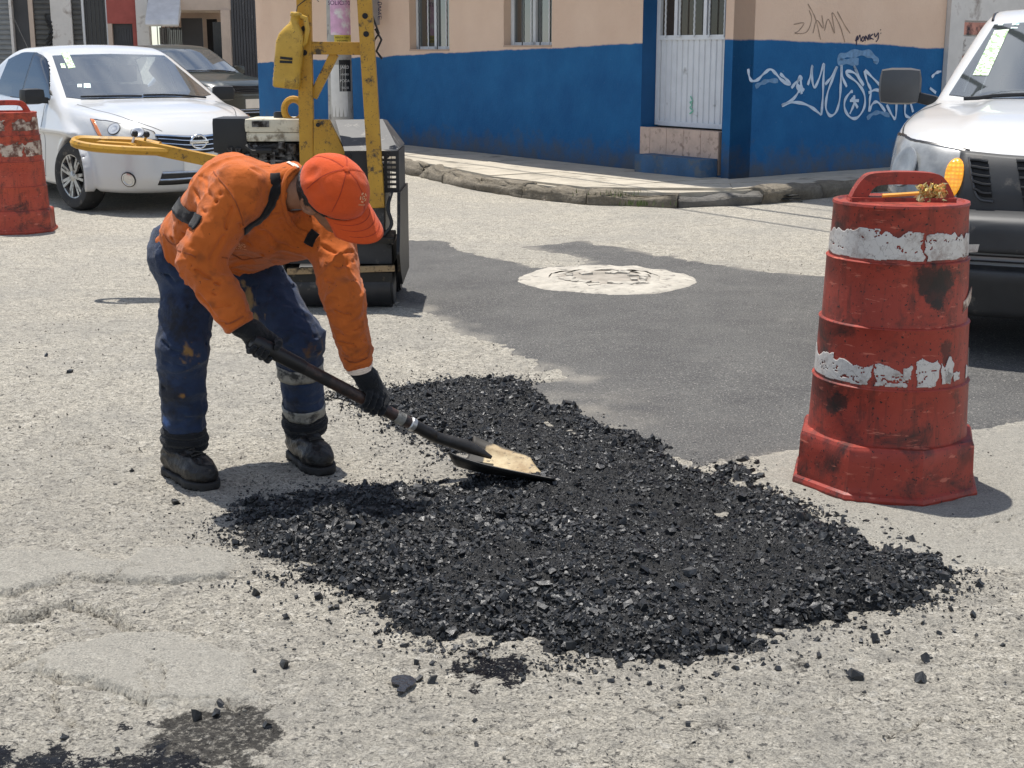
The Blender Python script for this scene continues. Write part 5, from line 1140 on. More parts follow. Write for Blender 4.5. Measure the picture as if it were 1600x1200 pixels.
# plastic jug hung on the upright
jc = at(447, 138, 8.2); jg = empty('oil_jug', (jc.x, jc.y, jc.z), 0, 'dirty yellow plastic jug hanging on the roller upright', 'jug')
V, Fc = [], []; sect = [(0, .066, .042), (.008, .074, .05), (.05, .077, .052), (.06, .074, .05), (.07, .077, .052), (.09, .074, .05), (.1, .077, .052), (.12, .074, .05), (.13, .077, .052), (.255, .077, .052), (.295, .07, .05), (.33, .05, .042), (.36, .03, .03), (.372, .025, .025), (.40, .025, .025), (.402, .031, .031), (.425, .031, .031), (.428, .004, .004)]
n = 28; M_ = Matrix.Translation((0, 0, 0)) @ Matrix.Rotation(R(7), 4, 'Y')
for z, a, b in sect:
    for i in range(n):
        t_ = 2 * math.pi * i / n; c, s_ = math.cos(t_), math.sin(t_); e_ = .45 if z < .34 else 1.0
        V.append(M_ @ Vector((a * math.copysign(abs(c) ** e_, c) + (.012 * max(0, (z - .25) / .1) if z > .25 else 0), b * math.copysign(abs(s_) ** e_, s_), z)))
for j in range(len(sect) - 1):
    for i in range(n): k = (i + 1) % n; Fc.append((j * n + i, j * n + k, (j + 1) * n + k, (j + 1) * n + i))
Fc.append(tuple(range(n))[::-1]); mesh('bottle', V, Fc, MT['jug'], jg, True)
m = MB(); m.tube([M_ @ Vector(v) for v in ((.03, .0, .41), (.075, 0, .40), (.092, 0, .34), (.086, 0, .27), (.07, 0, .25))], .014, 8); m.build('grip', MT['jug'], jg, True)
m = MB(); m.tube([M_ @ Vector(v) for v in ((.02, .0, .40), (.02, .03, .46), (.06, .05, .5), (.11, .04, .52), (.14, .0, .5))], .003, 5); m.build('hanging_wire', MT['cable'], jg)
m = MB(); 
for k in range(2): m.bar(M_ @ Vector((-.04, -.0528, .145 + k * .022)), M_ @ Vector((.03, -.0528, .15 + k * .018)), .002, .014)
m.build('label_smear', MT['ink'], jg)
# ------------------------------------------------------------------ vehicles
def bvh_of(o): return BVHTree.FromPolygons([v.co.copy() for v in o.data.vertices], [tuple(p.vertices) for p in o.data.polygons])
def patch3(bvh, bot, top, nu, nv, off, name, mat, par, th=.004, rng_=None, mid=None):
    """panel laid on a body: ruled between two edge curves and dropped to the surface"""
    B, T = spline(bot, nu + 1), spline(top, nu + 1); V = []
    Mi = spline(mid, nu + 1) if mid else None
    u0, u1, v0, v1 = rng_ or (0, 1, 0, 1); us = np.linspace(0, 1, nu + 1)
    for i in range(nu + 1):
        for j in range(nv + 1):
            u = u0 + (u1 - u0) * i / nu; v = v0 + (v1 - v0) * j / nv; x = u * nu; k = min(int(x), nu - 1); f = x - k
            b = B[k] * (1 - f) + B[k + 1] * f; t_ = T[k] * (1 - f) + T[k + 1] * f; p = Vector(b * (1 - v) + t_ * v)
            loc, nor, _, _ = bvh.find_nearest(p); V.append(loc + nor * off)
    Fc = [(i * (nv + 1) + j, (i + 1) * (nv + 1) + j, (i + 1) * (nv + 1) + j + 1, i * (nv + 1) + j + 1) for i in range(nu) for j in range(nv)]
    o = mesh(name, V, Fc, mat, par, True)
    n = o.data.polygons[len(Fc) // 2]; loc, nor, _, _ = bvh.find_nearest(n.center)
    if n.normal.dot(nor) < 0: o.data.flip_normals()
    if th: solid(o, th, -1)
    return o
def mir(pts): return [(x, -y, z) for x, y, z in pts]
def cut_under(body, patch, dist=.02, shrink=.0):
    b = BVHTree.FromPolygons([v.co.copy() for v in patch.data.vertices], [tuple(p.vertices) for p in patch.data.polygons])
    bm = bmesh.new(); bm.from_mesh(body.data); kill = [f for f in bm.faces if (b.find_nearest(f.calc_center_median(), dist)[0] is not None)]
    bmesh.ops.delete(bm, geom=kill, context='FACES'); bm.to_mesh(body.data); bm.free()
def glazing(body, bvh, bot, top, nu, nv, name, mat, par, brd=(.035, .06)):
    g = patch3(bvh, bot, top, nu, nv, .004, name, mat, par, 0)
    hole = patch3(bvh, bot, top, nu, nv, .0, 'h', None, None, 0, (brd[0] * .6, 1 - brd[0] * .6, brd[1] * .6, 1 - brd[1] * .6)); cut_under(body, hole, .012); me = hole.data; bpy.data.objects.remove(hole); bpy.data.meshes.remove(me)
    for k, rg in enumerate(((0, brd[0], 0, 1), (1 - brd[0], 1, 0, 1), (brd[0], 1 - brd[0], 0, brd[1]), (brd[0], 1 - brd[0], 1 - brd[1], 1))):
        patch3(bvh, bot, top, nu if k > 1 else 3, nv if k < 2 else 3, .0018, 'seal', MT['frit'], g, 0, rg)
    return g
def seam(bvh, pts, par, w=.008, name='panel_gap', mat='dark', off=.0012, n=30):
    V, Fc = ribbon(bvh, pts, w, off, n=n); o = mesh(name, V, Fc, MT[mat], par, True); return o
def wheel(par, x, y, r, w, steer=0.0, spokes=7, rimr=.64):
    e = bpy.data.objects.new('wheel', None); COL.objects.link(e); e.parent = par; e.location = (x, y, r); e.rotation_euler = (0, 0, steer); e.empty_display_size = .1
    sgn = 1 if y > 0 else -1; Mx = Matrix.Rotation(R(-90) * sgn, 4, 'X')
    m = MB(); m.lathe([(r * rimr, -w / 2 + .01), (r * .9, -w / 2), (r * .98, -w / 2 + .03), (r, -w / 2 + .05), (r, w / 2 - .05), (r * .98, w / 2 - .03), (r * .9, w / 2), (r * .74, w / 2 + .004), (r * rimr, w / 2 - .008), (r * (rimr - .02), w / 2 - .03)], 44, Mx, cap=False); m.build('tyre', MT['rubber'], e, True)
    m = MB(); rr = r * rimr; m.lathe([(rr, w / 2 - .012), (rr * .93, w / 2 - .016), (rr * .9, w / 2 - .05), (rr * .88, -w / 2 + .02)], 40, Mx, cap=False)
    for k in range(spokes):
        a = 2 * math.pi * k / spokes
        for dd in (-.09, .09): m.bar(Mx @ Vector((rr * .18 * math.cos(a + dd * 2), rr * .18 * math.sin(a + dd * 2), w / 2 - .03)), Mx @ Vector((rr * .95 * math.cos(a + dd * 1.4), rr * .95 * math.sin(a + dd * 1.4), w / 2 - .018)), rr * .13, .022, up=Mx @ Vector((0, 0, 1)))
    m.lathe([(rr * .24, w / 2 - .05), (rr * .24, w / 2 - .018), (rr * .1, w / 2 - .008), (.004, w / 2 - .006)], 20, Mx); m.build('rim', MT['alloy'], e, True)
    m = MB(); m.lathe([(rr * .87, w / 2 - .075), (rr * .2, w / 2 - .07), (.004, w / 2 - .07)], 24, Mx, cap=False); m.build('brake', MT['dark'], e)
    return e
def seatset(par, xs, yo=.36, z=.28, h=.9):
    for x, ys in xs:
        for y in ys:
            m = MB(); m.box((x, y, z + .12), (.5, .48, .16), bev=.05); m.box((x - .28, y, z + .42), (.16, .46, .62), Matrix.Rotation(R(-12), 3, 'Y'), .06); m.box((x - .36, y, z + .84), (.1, .26, .18), bev=.05); m.build('seat', MT['seat'], par, True)
def pl(x, pts): P_ = np.array(pts); return np.interp(x, P_[:, 0], P_[:, 1])
def smoothpl(x, pts, w=.08): return (pl(x - w, pts) + 2 * pl(x, pts) + pl(x + w, pts) + pl(x - w / 2, pts) + pl(x + w / 2, pts)) / 6

def sedan(name, loc, b, label, paint, K, steer, detail=True):
    e = empty(name, loc, b - math.pi / 2, label, 'car')
    h = .02 if detail else .03; X, Y, Z = grid3((-2.42, -.98, .08), (2.42, .98, 1.62), h); AY = np.abs(Y)
    xf = 2.28 - .62 * np.clip(Z - K['nose'], 0, 1) ** 1.5 - .5 * np.clip(.33 - Z, 0, 1); xr = 2.24 - .3 * np.clip(Z - .6, 0, 1) ** 1.5
    ln = np.where(X > 0, X / xf, -X / xr); bw = .895 - .25 * np.clip(Z - .55, 0, 1) ** 2 - .5 * np.clip(.42 - Z, 0, 1) ** 2 + .008 * np.exp(-((Z - .72) / .05) ** 2)
    pp = K['plan']; f = (np.clip(ln, 0, 9) ** pp + (AY / bw) ** pp) ** (1 / pp) - 1; f *= .9
    zt = smoothpl(X, K['top'], .12) - K['crown'] * (AY / .8) ** 2.2 * sstep(.6, 1.4, X) + .012 * sstep(.5, .42, AY - .06 * (X - 1)) * sstep(.8, 1.2, X) - .02 * (AY / .8) ** 2
    f = smax(f, (Z - zt) * .95, .10); f = smax(f, .19 - Z, .06)
    xe = X + .20 * AY ** 2; ws = K['ws']; sl = (ws[3] - ws[1]) / (ws[2] - ws[0])
    g = (Z - ws[1] - sl * (xe - ws[0])) / math.hypot(1, sl)
    rw = K['rw']; sr = (rw[3] - rw[1]) / (rw[2] - rw[0]); xe2 = X - .18 * AY ** 2
    g = smax(g, Z - (K['roof'] - .05 * (X + .35) ** 2 - .09 * AY ** 2.2), .10); g = smax(g, (Z - rw[1] - sr * (xe2 - rw[0])) / math.hypot(1, sr), .12)
    g = smax(g, (AY - (.845 - .36 * (Z - .95) - .12 * np.clip(Z - 1.1, 0, 1) ** 2)) / 1.08, .07); g = smax(g, .7 - Z, .02)
    f = smin(f, g, .035)
    for wx in (1.36, -1.325):
        arch = np.maximum(np.hypot(X - wx, Z - .32) - .352, .52 - AY); f = smax(f, -arch, .02)
        lip = np.maximum(np.abs(np.hypot(X - wx, Z - .32) - .365) - .012, np.maximum(AY - .898, .80 - AY)); f = smin(f, np.maximum(lip, .2 - Z), .03)
    V, Q_ = nets(f, (-2.42, -.98, .08), h); body = mesh('body', V, Q_, paint, e, True); bv = bvh_of(body)
    # glass
    x0, z0, x1, z1 = ws
    wsb = [(x0 - .17, -.735, z0 + .02), (x0 - .06, -.5, z0 + .005), (x0 + .0, 0, z0 + .0), (x0 - .06, .5, z0 + .005), (x0 - .17, .735, z0 + .02)]; wst = [(x1 + .02, -.585, z1 - .025), (x1 + .05, -.3, z1 - .012), (x1 + .06, 0, z1), (x1 + .05, .3, z1 - .012), (x1 + .02, .585, z1 - .025)]
    wsg = glazing(body, bv, wsb, wst, 24, 14, 'windshield', MT['carglass'], e)
    if not detail:
        xr0, zr0, xr1, zr1 = rw
    for s in (-1, 1):
        fs = lambda pts: [(x, y * s, z) for x, y, z in pts]
        glazing(body, bv, fs([(x0 - .36, .80, 1.0), (x0 - .8, .81, .985), (-.16, .81, .985)]), fs([(x0 - .42, .79, 1.05), (x1 + .12, .66, 1.335), (-.16, .62, 1.415)]), 16, 10, 'front_window', MT['carside'], e, (.03, .05))
        glazing(body, bv, fs([(-.22, .81, .985), (-.7, .81, .995), (-1.12, .81, 1.02)]), fs([(-.22, .62, 1.415), (-.6, .62, 1.41), (-1.0, .64, 1.345)]), 14, 10, 'rear_window', MT['carside'], e, (.03, .05))
        patch3(bv, fs([(-.14, .81, .985), (-.19, .81, .985), (-.24, .81, .985)]), fs([(-.14, .62, 1.415), (-.19, .62, 1.415), (-.24, .62, 1.415)]), 3, 10, .003, 'door_pillar', MT['frit'], e, 0)
        seam(bv, fs([(.62, .87, .98), (.66, .9, .8), (.68, .9, .55), (.6, .88, .28)]), e); seam(bv, fs([(-.19, .84, .97), (-.2, .9, .7), (-.18, .9, .28)]), e); seam(bv, fs([(-1.25, .84, .97), (-1.2, .9, .75), (-.98, .9, .5), (-.95, .88, .28)]), e)
        seam(bv, fs([(.6, .89, .27), (-.2, .89, .27), (-.95, .89, .27)]), e)
        for xx in (-.1, -1.08):
            q = bv.find_nearest(Vector((xx, .9 * s, .86))); m = MB(); m.bar(q[0] + q[1] * .022 + Vector((-.09, 0, 0)), q[0] + q[1] * .022 + Vector((.09, 0, 0)), .025, .03, bev=.008); m.build('door_handle', paint, e, True)
        # hood shut line
        seam(bv, fs([(x0 + .02, .70, .99), (1.55, .66, .9), (1.95, .5, .8), (2.16, .3, .74)]), e, .007); 
        # headlamp
        hb_, ht_ = K['lamp']; hl = patch3(bv, fs(hb_), fs(ht_), 14, 8, .006, 'headlight', MT['lens'], e, .02)
        for bnd in (fs(hb_), fs(ht_), [fs(hb_)[-1], fs(ht_)[-1]], [fs(hb_)[0], fs(ht_)[0]]): seam(bv, bnd, e, .008, 'lamp_seal', 'frit', .0075, 16)
        u = .16; patch3(bv, fs(hb_), fs(ht_), 4, 8, .0085, 'turn_lens', MT['amberdull'], hl, .006, (0, .10, .0, 1))
        for cu, cv in ((.42, .5), (.74, .45)):
            pb_ = (np.array(spline(fs(hb_), 101)[int(cu * 100)]) * (1 - cv) + np.array(spline(fs(ht_), 101)[int(cu * 100)]) * cv); q = bv.find_nearest(Vector(pb_)); Mq = Matrix.Translation(q[0] + q[1] * .004) @ q[1].to_track_quat('Z', 'Y').to_matrix().to_4x4(); m = MB(); m.lathe([(.056, 0), (.056, .007), (.047, .0085), (.03, .005), (.004, .004)], 20, Mq); m.build('reflector', MT['silver'], hl, True); m = MB(); m.lathe([(.062, 0), (.062, .005), (.056, .0065)], 20, Mq, cap=False); m.build('bezel', MT['gplast'], hl, True)
        # fog lamp
        q = bv.find_nearest(Vector((2.12, .62 * s, K['fog']))); Mq = Matrix.Translation(q[0] - q[1] * .006) @ q[1].to_track_quat('Z', 'Y').to_matrix().to_4x4(); m = MB(); m.lathe([(.062, 0), (.062, .012), (.052, .015), (.048, .008), (.004, .012)], 24, Mq); fg = m.build('fog_light', MT['silver'], e, True); m = MB(); m.lathe([(.07, 0), (.07, .01), (.06, .0115)], 24, Mq, cap=False); m.build('bezel', MT['bplast'], fg, True)
        # mirror
        m = MB(); m.box((x0 - .42, .98 * s, 1.03), (.13, .22, .15), Matrix.Rotation(R(-12) * s, 3, 'Z'), .055); m.bar((x0 - .40, .84 * s, .99), (x0 - .40, .94 * s, 1.0), .05, .06, bev=.01); m.build('door_mirror', MT['bplast'] if detail else paint, e, True)
        m = MB(); m.prism([(x0 - .22, .965), (x0 - .46, .965), (x0 - .42, 1.09)], Matrix(((1, 0, 0, 0), (0, 0, 1, .80 * s - .0), (0, 1, 0, 0), (0, 0, 0, 1))), .012 * s); m.build('mirror_sail', MT['bplast'], e)
        wheel(e, 1.36, .80 * s, .318, .20, steer); wheel(e, -1.325, .80 * s, .318, .20)
    rx0, rz0, rx1, rz1 = rw
    glazing(body, bv, [(rx0 + .22, -.66, rz0 + .06), (rx0 + .1, 0, rz0 + .02), (rx0 + .22, .66, rz0 + .06)], [(rx1 + .1, -.56, rz1 - .03), (rx1 + .05, 0, rz1 - .01), (rx1 + .1, .56, rz1 - .03)], 16, 8, 'rear_windshield', MT['carside'], e)
    # grille
    gb, gt = K['grille']; gr = patch3(bv, gb, gt, 20, 6, .004, 'grille', MT['bplast'], e, .01)
    for k in range(K['bars']):
        v = (k + .6) / (K['bars'] + .2); B = spline(gb, 21) * (1 - v) + spline(gt, 21) * v; m = MB(); m.tube([bv.find_nearest(Vector(p))[0] + bv.find_nearest(Vector(p))[1] * .012 for p in B[1:-1]], .0075 if k < K['bars'] - 1 else .011, 6); m.build('grille_bar', MT['chrome'] if detail else MT['bplast'], gr, True)
    q = bv.find_nearest(Vector((2.3 if detail else 2.2, 0, K['logo']))); Mq = Matrix.Translation(q[0] + q[1] * .02) @ Matrix(((0, 0, 1), (1, 0, 0), (0, 1, 0))).to_4x4()
    m = MB(); m.tube([Mq @ Vector((.072 * math.cos(a), .06 * math.sin(a), 0)) for a in np.linspace(0, 2 * math.pi, 32, endpoint=False)], .010, 8, closed=True); m.bar(Mq @ Vector((-.09, 0, .004)), Mq @ Vector((.09, 0, .004)), .014, .03, bev=.003)
    if detail: m.build('emblem', MT['chrome'], gr, True)
    ib, it_ = K['intake']; ik = patch3(bv, ib, it_, 16, 5, .003, 'lower_intake', MT['bplast'], e, .01)
    for v in (.5, 1.0):
        B = spline(ib, 17) * (1 - v) + spline(it_, 17) * v; m = MB(); m.tube([bv.find_nearest(Vector(p))[0] + bv.find_nearest(Vector(p))[1] * .006 for p in B], .011, 6); m.build('intake_bar', MT['silver'], ik, True)
    seam(bv, [(2.28, -.5, .58), (2.3, 0, .60), (2.28, .5, .58)], e, .006)
    m = MB(); m.box((2.262 + .02, 0, .47), (.02, .32, .16), bev=.005); m.build('number_plate', MT['whitep'], e)
    # cabin
    m = MB(); m.box((-.3, 0, .42), (2.9, 1.42, .3), bev=.04); m.build('cabin_floor', MT['dark'], e)
    for s in (-1, 1): m = MB(); m.box((-.35, .76 * s, .72), (2.3, .04, .5)); m.build('door_lining', MT['dash'], e)
    m = MB(); m.box((x0 - .32, 0, .86), (.55, 1.4, .2), Matrix.Rotation(R(8), 3, 'Y'), .06); m.build('dashboard', MT['dash'], e, True)
    m = MB(); cst = Vector((x0 - .68, .36, .95)); Ms = Matrix.Translation(cst) @ Matrix.Rotation(R(-62), 4, 'Y'); m.tube([Ms @ Vector((.18 * math.cos(a), .18 * math.sin(a), 0)) for a in np.linspace(0, 6.283, 24, endpoint=False)], .016, 6, closed=True); m.bar(Ms @ Vector((-.17, 0, 0)), Ms @ Vector((.17, 0, 0)), .05, .03); m.build('steering_wheel', MT['dark'], e, True)
    seatset(e, ((-.1, (-.36, .36)), (-.95, (-.36, .36))), z=.38)
    m = MB(); m.bar((x1 - .06, 0, z1 - .07), (x1 - .06, 0, z1 - .02), .22, .02); m.box((x1 - .04, 0, z1 - .07), (.02, .22, .06), bev=.008); m.build('rear_view_mirror', MT['dark'], e)
    for s, pts in ((1, [(x0 - .03, .62, z0 + .0), (x0 - .05, .3, z0 + .02), (x0 - .04, -.02, z0 + .03)]), (2, [(x0 - .02, -.05, z0 + .0), (x0 - .06, -.35, z0 + .02), (x0 - .1, -.62, z0 + .04)])):
        m = MB(); m.tube([bv.find_nearest(Vector(p))[0] + bv.find_nearest(Vector(p))[1] * .02 for p in spline(pts, 10)], .010, 6); m.build('wiper', MT['bplast'], e, True)
    m = MB(); m.box((0.0, 0, .30), (3.6, 1.2, .16), bev=.04); m.build('underbody', MT['dark'], e)
    return e, body, bv
def hitcam(e, bv, px, py, off=.0):
    bpy.context.view_layer.update(); Mi = e.matrix_world.inverted(); o_ = Mi @ Vector((0, 0, CAM_H)); d_ = (Mi.to_3x3() @ ray(px, py)).normalized(); q = bv.ray_cast(o_, d_); return (q[0] + q[1] * off) if q[0] is not None else None
def decal(e, bv, quad, name, mat, par, off=.006, n=4):
    P_ = [hitcam(e, bv, x, y) for x, y in quad]
    if any(p is None for p in P_): return None
    return patch3(bv, [tuple(P_[0]), tuple((P_[0] + P_[1]) / 2), tuple(P_[1])], [tuple(P_[3]), tuple((P_[2] + P_[3]) / 2), tuple(P_[2])], n, n, off, name, mat, par, 0)
K1 = dict(nose=.52, plan=4.0, crown=.025, top=[(-2.5, .96), (-2.2, 1.03), (-1.7, 1.06), (-1.2, 1.0), (.8, .985), (1.1, .99), (1.4, .97), (1.75, .925), (2.0, .865), (2.15, .79), (2.35, .68)], ws=(1.08, .995, .10, 1.445), roof=1.515, rw=(-1.98, 1.06, -1.2, 1.42),
          lamp=([(1.86, .84, .72), (2.02, .70, .675), (2.14, .52, .655), (2.21, .36, .665)], [(1.68, .85, .915), (1.86, .74, .895), (2.03, .58, .835), (2.16, .38, .745)]), fog=.33, logo=.66, bars=4,
          grille=([(2.22, -.34, .575), (2.3, 0, .555), (2.22, .34, .575)], [(2.17, -.44, .725), (2.25, 0, .73), (2.17, .44, .725)]), intake=([(2.24, -.40, .27), (2.28, 0, .265), (2.24, .40, .27)], [(2.26, -.36, .385), (2.3, 0, .385), (2.26, .36, .385)]))
car1, cb1, cv1 = sedan('white_sedan', (-4.164, 14.81, 0), R(35.45), 'white four door sedan with chrome grille emblem parked behind the roller', MT['white'], K1, R(12))
for q, mt in (([(94, 100), (101, 100), (103, 107), (96, 107)], 'sticker'), ([(95, 83), (107, 83), (118, 106), (107, 108)], 'sticker'), ([(121, 137), (128, 137), (128, 132), (121, 132)], 'stickw'), ([(131, 138), (142, 138), (141, 131), (131, 131)], 'stickw')):
    decal(car1, cv1, q, 'permit_sticker', MT[mt], car1)
m = MB(); m.tube([(-.9, -.5, 1.46), (-1.25, -.52, 1.78)], .004, 5); m.build('antenna', MT['cable'], car1)
K2 = dict(nose=.62, plan=5.5, crown=.03, top=[(-2.5, 1.0), (-2.2, 1.05), (-1.7, 1.06), (-1.2, .99), (.8, .985), (1.1, .975), (1.6, .93), (1.95, .88), (2.15, .82), (2.35, .7)], ws=(.98, .99, .20, 1.43), roof=1.49, rw=(-1.75, 1.06, -1.2, 1.42),
          lamp=([(1.98, .86, .66), (2.12, .72, .65), (2.2, .56, .645), (2.24, .42, .645)], [(1.94, .86, .80), (2.08, .73, .80), (2.16, .56, .80), (2.2, .42, .79)]), fog=.36, logo=.72, bars=5,
          grille=([(2.24, -.38, .645), (2.28, 0, .64), (2.24, .38, .645)], [(2.18, -.4, .79), (2.22, 0, .795), (2.18, .4, .79)]), intake=([(2.24, -.5, .27), (2.28, 0, .265), (2.24, .5, .27)], [(2.26, -.5, .37), (2.3, 0, .37), (2.26, .5, .37)]))
car2, cb2, cv2 = sedan('dark_green_car', (-6.55, 28.35, .0), R(47), 'dark green older car parked by the metal gate', MT['green'], K2, 0, False); car2.scale = (1.03, 1.03, 1.06)
# ------------------------------------------------------------------ pickup truck
V3_ = lambda v: np.array(v, float)
def pickup():
    e = empty('pickup_truck', (3.575, 8.72, 0), R(-24.8) - math.pi / 2, 'white pickup with grey bumper and lit amber indicator behind the drum', 'pickup')
    h = .02; lo = (-2.7, -.98, .16); X, Y, Z = grid3(lo, (2.7, .98, 1.84), h); AY = np.abs(Y)
    xf = 2.47 - .55 * np.clip(Z - .80, 0, 1) ** 1.3; ln = np.where(X > 0, X / xf, -X / 2.6); bw = .925 - .22 * np.clip(Z - .7, 0, 1) ** 2
    ppx = np.where(X > 0, 6.5, 14.0); f = (np.clip(ln, 0, 9) ** ppx + (AY / bw) ** ppx) ** (1 / ppx) - 1; f *= .9
    zt = smoothpl(X, [(-2.8, 1.08), (-1.3, 1.08), (.8, 1.12), (1.2, 1.19), (1.6, 1.17), (2.0, 1.135), (2.25, 1.085), (2.4, 1.02), (2.5, .95)], .1) - .03 * (AY / .85) ** 3 * sstep(.9, 1.4, X) + .022 * sstep(.56, .46, AY) * sstep(1.0, 1.4, X) * sstep(2.5, 2.1, X)
    f = smax(f, (Z - zt) * .95, .085); f = smax(f, .42 - Z, .05)
    f = smax(f, -np.maximum(np.maximum(np.abs(X + 1.95) - .62, AY - .72), .62 - Z), .02)          # cargo bed
    f = smax(f, -np.maximum(np.abs(X + 1.27) - .012, .3 - Z + 0 * X), .01)                         # cab to bed gap
    ws = (1.24, 1.175, .44, 1.64); sl = (ws[3] - ws[1]) / (ws[2] - ws[0]); xe = X + .17 * AY ** 2
    g = (Z - ws[1] - sl * (xe - ws[0])) / math.hypot(1, sl); g = smax(g, Z - (1.715 - .03 * (X + .3) ** 2 - .07 * AY ** 2.2), .08); g = smax(g, -X - 1.22 + .1 * (Z - 1.1), .06)
    g = smax(g, (AY - (.845 - .30 * (Z - 1.08) - .1 * np.clip(Z - 1.2, 0, 1) ** 2)) / 1.05, .06); g = smax(g, .8 - Z, .02); f = smin(f, g, .03)
    for wx in (1.62, -1.53): f = smax(f, -np.maximum(np.hypot(X - wx, Z - .37) - .43, .5 - AY), .02)
    V, Q_ = nets(f, lo, h); body = mesh('body', V, Q_, MT['white'], e, True); bv = bvh_of(body)
    x0, z0, x1, z1 = ws
    wsb = [(x0 - .16, -.74, z0 + .025), (x0 - .05, -.45, z0 + .01), (x0 + .01, 0, z0 + .0), (x0 - .05, .45, z0 + .01), (x0 - .16, .74, z0 + .025)]; wst = [(x1 + .01, -.60, z1 - .03), (x1 + .03, -.3, z1 - .01), (x1 + .04, 0, z1), (x1 + .03, .3, z1 - .01), (x1 + .01, .60, z1 - .03)]
    glazing(body, bv, wsb, wst, 26, 14, 'windshield', MT['carglass'], e)
    for s in (-1, 1):
        fs = lambda pts: [(x, y * s, z) for x, y, z in pts]
        glazing(body, bv, fs([(.76, .83, 1.17), (.4, .83, 1.13), (-.1, .83, 1.12)]), fs([(.70, .82, 1.21), (.36, .7, 1.5), (-.1, .68, 1.60)]), 14, 10, 'front_window', MT['carside'], e, (.03, .05))
        glazing(body, bv, fs([(-.18, .83, 1.11), (-.6, .83, 1.11), (-1.02, .83, 1.12)]), fs([(-.18, .68, 1.60), (-.6, .68, 1.60), (-.98, .68, 1.58)]), 14, 10, 'rear_window', MT['carside'], e, (.03, .05))
        for pts in ([(.85, .88, 1.1), (.9, .9, .8), (.88, .89, .46)], [(-.14, .87, 1.1), (-.14, .9, .8), (-.14, .89, .46)], [(-1.08, .87, 1.1), (-1.08, .9, .8), (-.98, .89, .5)]): seam(bv, fs(pts), e)
        seam(bv, fs([(1.24, .76, 1.19), (1.7, .84, 1.15), (2.08, .86, 1.09), (2.29, .72, 1.05), (2.40, .45, 1.02)]), e, .011)
        seam(bv, fs([(1.30, .88, 1.10), (1.32, .9, .9)]), e, .006)
        hl = patch3(bv, fs([(2.16, .885, .78), (2.29, .82, .755), (2.39, .69, .735), (2.46, .43, .735)]), fs([(2.02, .885, 1.055), (2.14, .84, 1.075), (2.29, .72, 1.045), (2.40, .45, 1.0)]), 16, 12, .008, 'headlight', MT['lens2'], e, .03)
        q = bv.find_nearest(Vector((2.3, .72 * s, .89))); Mq = Matrix.Translation(q[0] + q[1] * .008) @ q[1].to_track_quat('Z', 'Y').to_matrix().to_4x4(); m = MB(); m.lathe([(.10, 0), (.098, .006), (.085, .008), (.06, .004), (.004, .002)], 28, Mq); m.build('reflector', MT['lens2'], hl, True)
        for bnd in (fs([(2.02, .885, 1.055), (2.14, .84, 1.075), (2.29, .72, 1.045), (2.39, .47, 1.0)]), fs([(2.16, .885, .78), (2.29, .82, .755), (2.39, .69, .735), (2.45, .45, .735)]), fs([(2.02, .885, 1.055), (2.10, .895, .9), (2.16, .885, .78)])): seam(bv, bnd, e, .012, 'lamp_seal', 'frit', .0105)
        ac = V3_(bv.find_nearest(Vector((2.43, .50 * s, .875)))[0]); Vd = [bv.find_nearest(Vector(ac))[0] + bv.find_nearest(Vector(ac))[1] * .012]; Fd = []
        for k_ in range(1, 6):
            for a_ in range(24): q_ = bv.find_nearest(Vector((ac[0], ac[1] + .042 * k_ / 5 * math.cos(a_ * math.pi / 12), ac[2] + .098 * k_ / 5 * math.sin(a_ * math.pi / 12)))); Vd.append(q_[0] + q_[1] * (.012 - .003 * (k_ / 5) ** 3))
        for a_ in range(24): Fd.append((0, 1 + a_, 1 + (a_ + 1) % 24)); Fd += [(1 + (k_ - 1) * 24 + a_, 1 + k_ * 24 + a_, 1 + k_ * 24 + (a_ + 1) % 24, 1 + (k_ - 1) * 24 + (a_ + 1) % 24) for k_ in range(1, 5)]
        am = mesh('turn_signal', Vd, Fd, MT['amber'], e, True); solid(am, .012, 0)
        am0 = None if True else patch3(bv, fs([(2.43, .535, .785), (2.45, .495, .765), (2.465, .455, .785)]), fs([(2.40, .54, .955), (2.42, .505, .98), (2.43, .475, .955)]), 8, 12, .013, 'turn_signal', MT['amber'], e, .02)
        m = MB(); m.box((.98, 1.03 * s, 1.255), (.15, .235, .205), Matrix.Rotation(R(-10) * s, 3, 'Z'), .066); mr = m.build('door_mirror', MT['mplast'], e, True); m = MB(); m.bar((.98, .82 * s, 1.17), (.98, .96 * s, 1.2), .07, .06, bev=.015); m.build('mirror_arm', MT['bplast'], mr, True)
        wheel(e, 1.62, .79 * s, .37, .24, R(4), 6, .6); wheel(e, -1.53, .79 * s, .37, .24, 0, 6, .6)
    # grille: charcoal surround with slatted side vents and centre
    gp_ = patch3(bv, [(2.44, -.475, .70), (2.5, -.2, .68), (2.5, 0, .68), (2.5, .2, .68), (2.44, .475, .70)], [(2.39, -.49, 1.0), (2.44, -.25, 1.01), (2.45, 0, 1.01), (2.44, .25, 1.01), (2.39, .49, 1.0)], 30, 12, .010, 'grille', MT['gplast'], e, .03)
    def opening(bot, top, n, nm):
        o = patch3(bv, bot, top, 8, 8, .013, nm, MT['dark'], gp_, .004)
        for k in range(n):
            v = (k + .5) / n; B = spline(bot, 9) * (1 - v) + spline(top, 9) * v; m = MB(); m.tube([bv.find_nearest(Vector(p))[0] + bv.find_nearest(Vector(p))[1] * .02 for p in B], .0075, 6); m.build('slat', MT['bplast'], gp_, True)
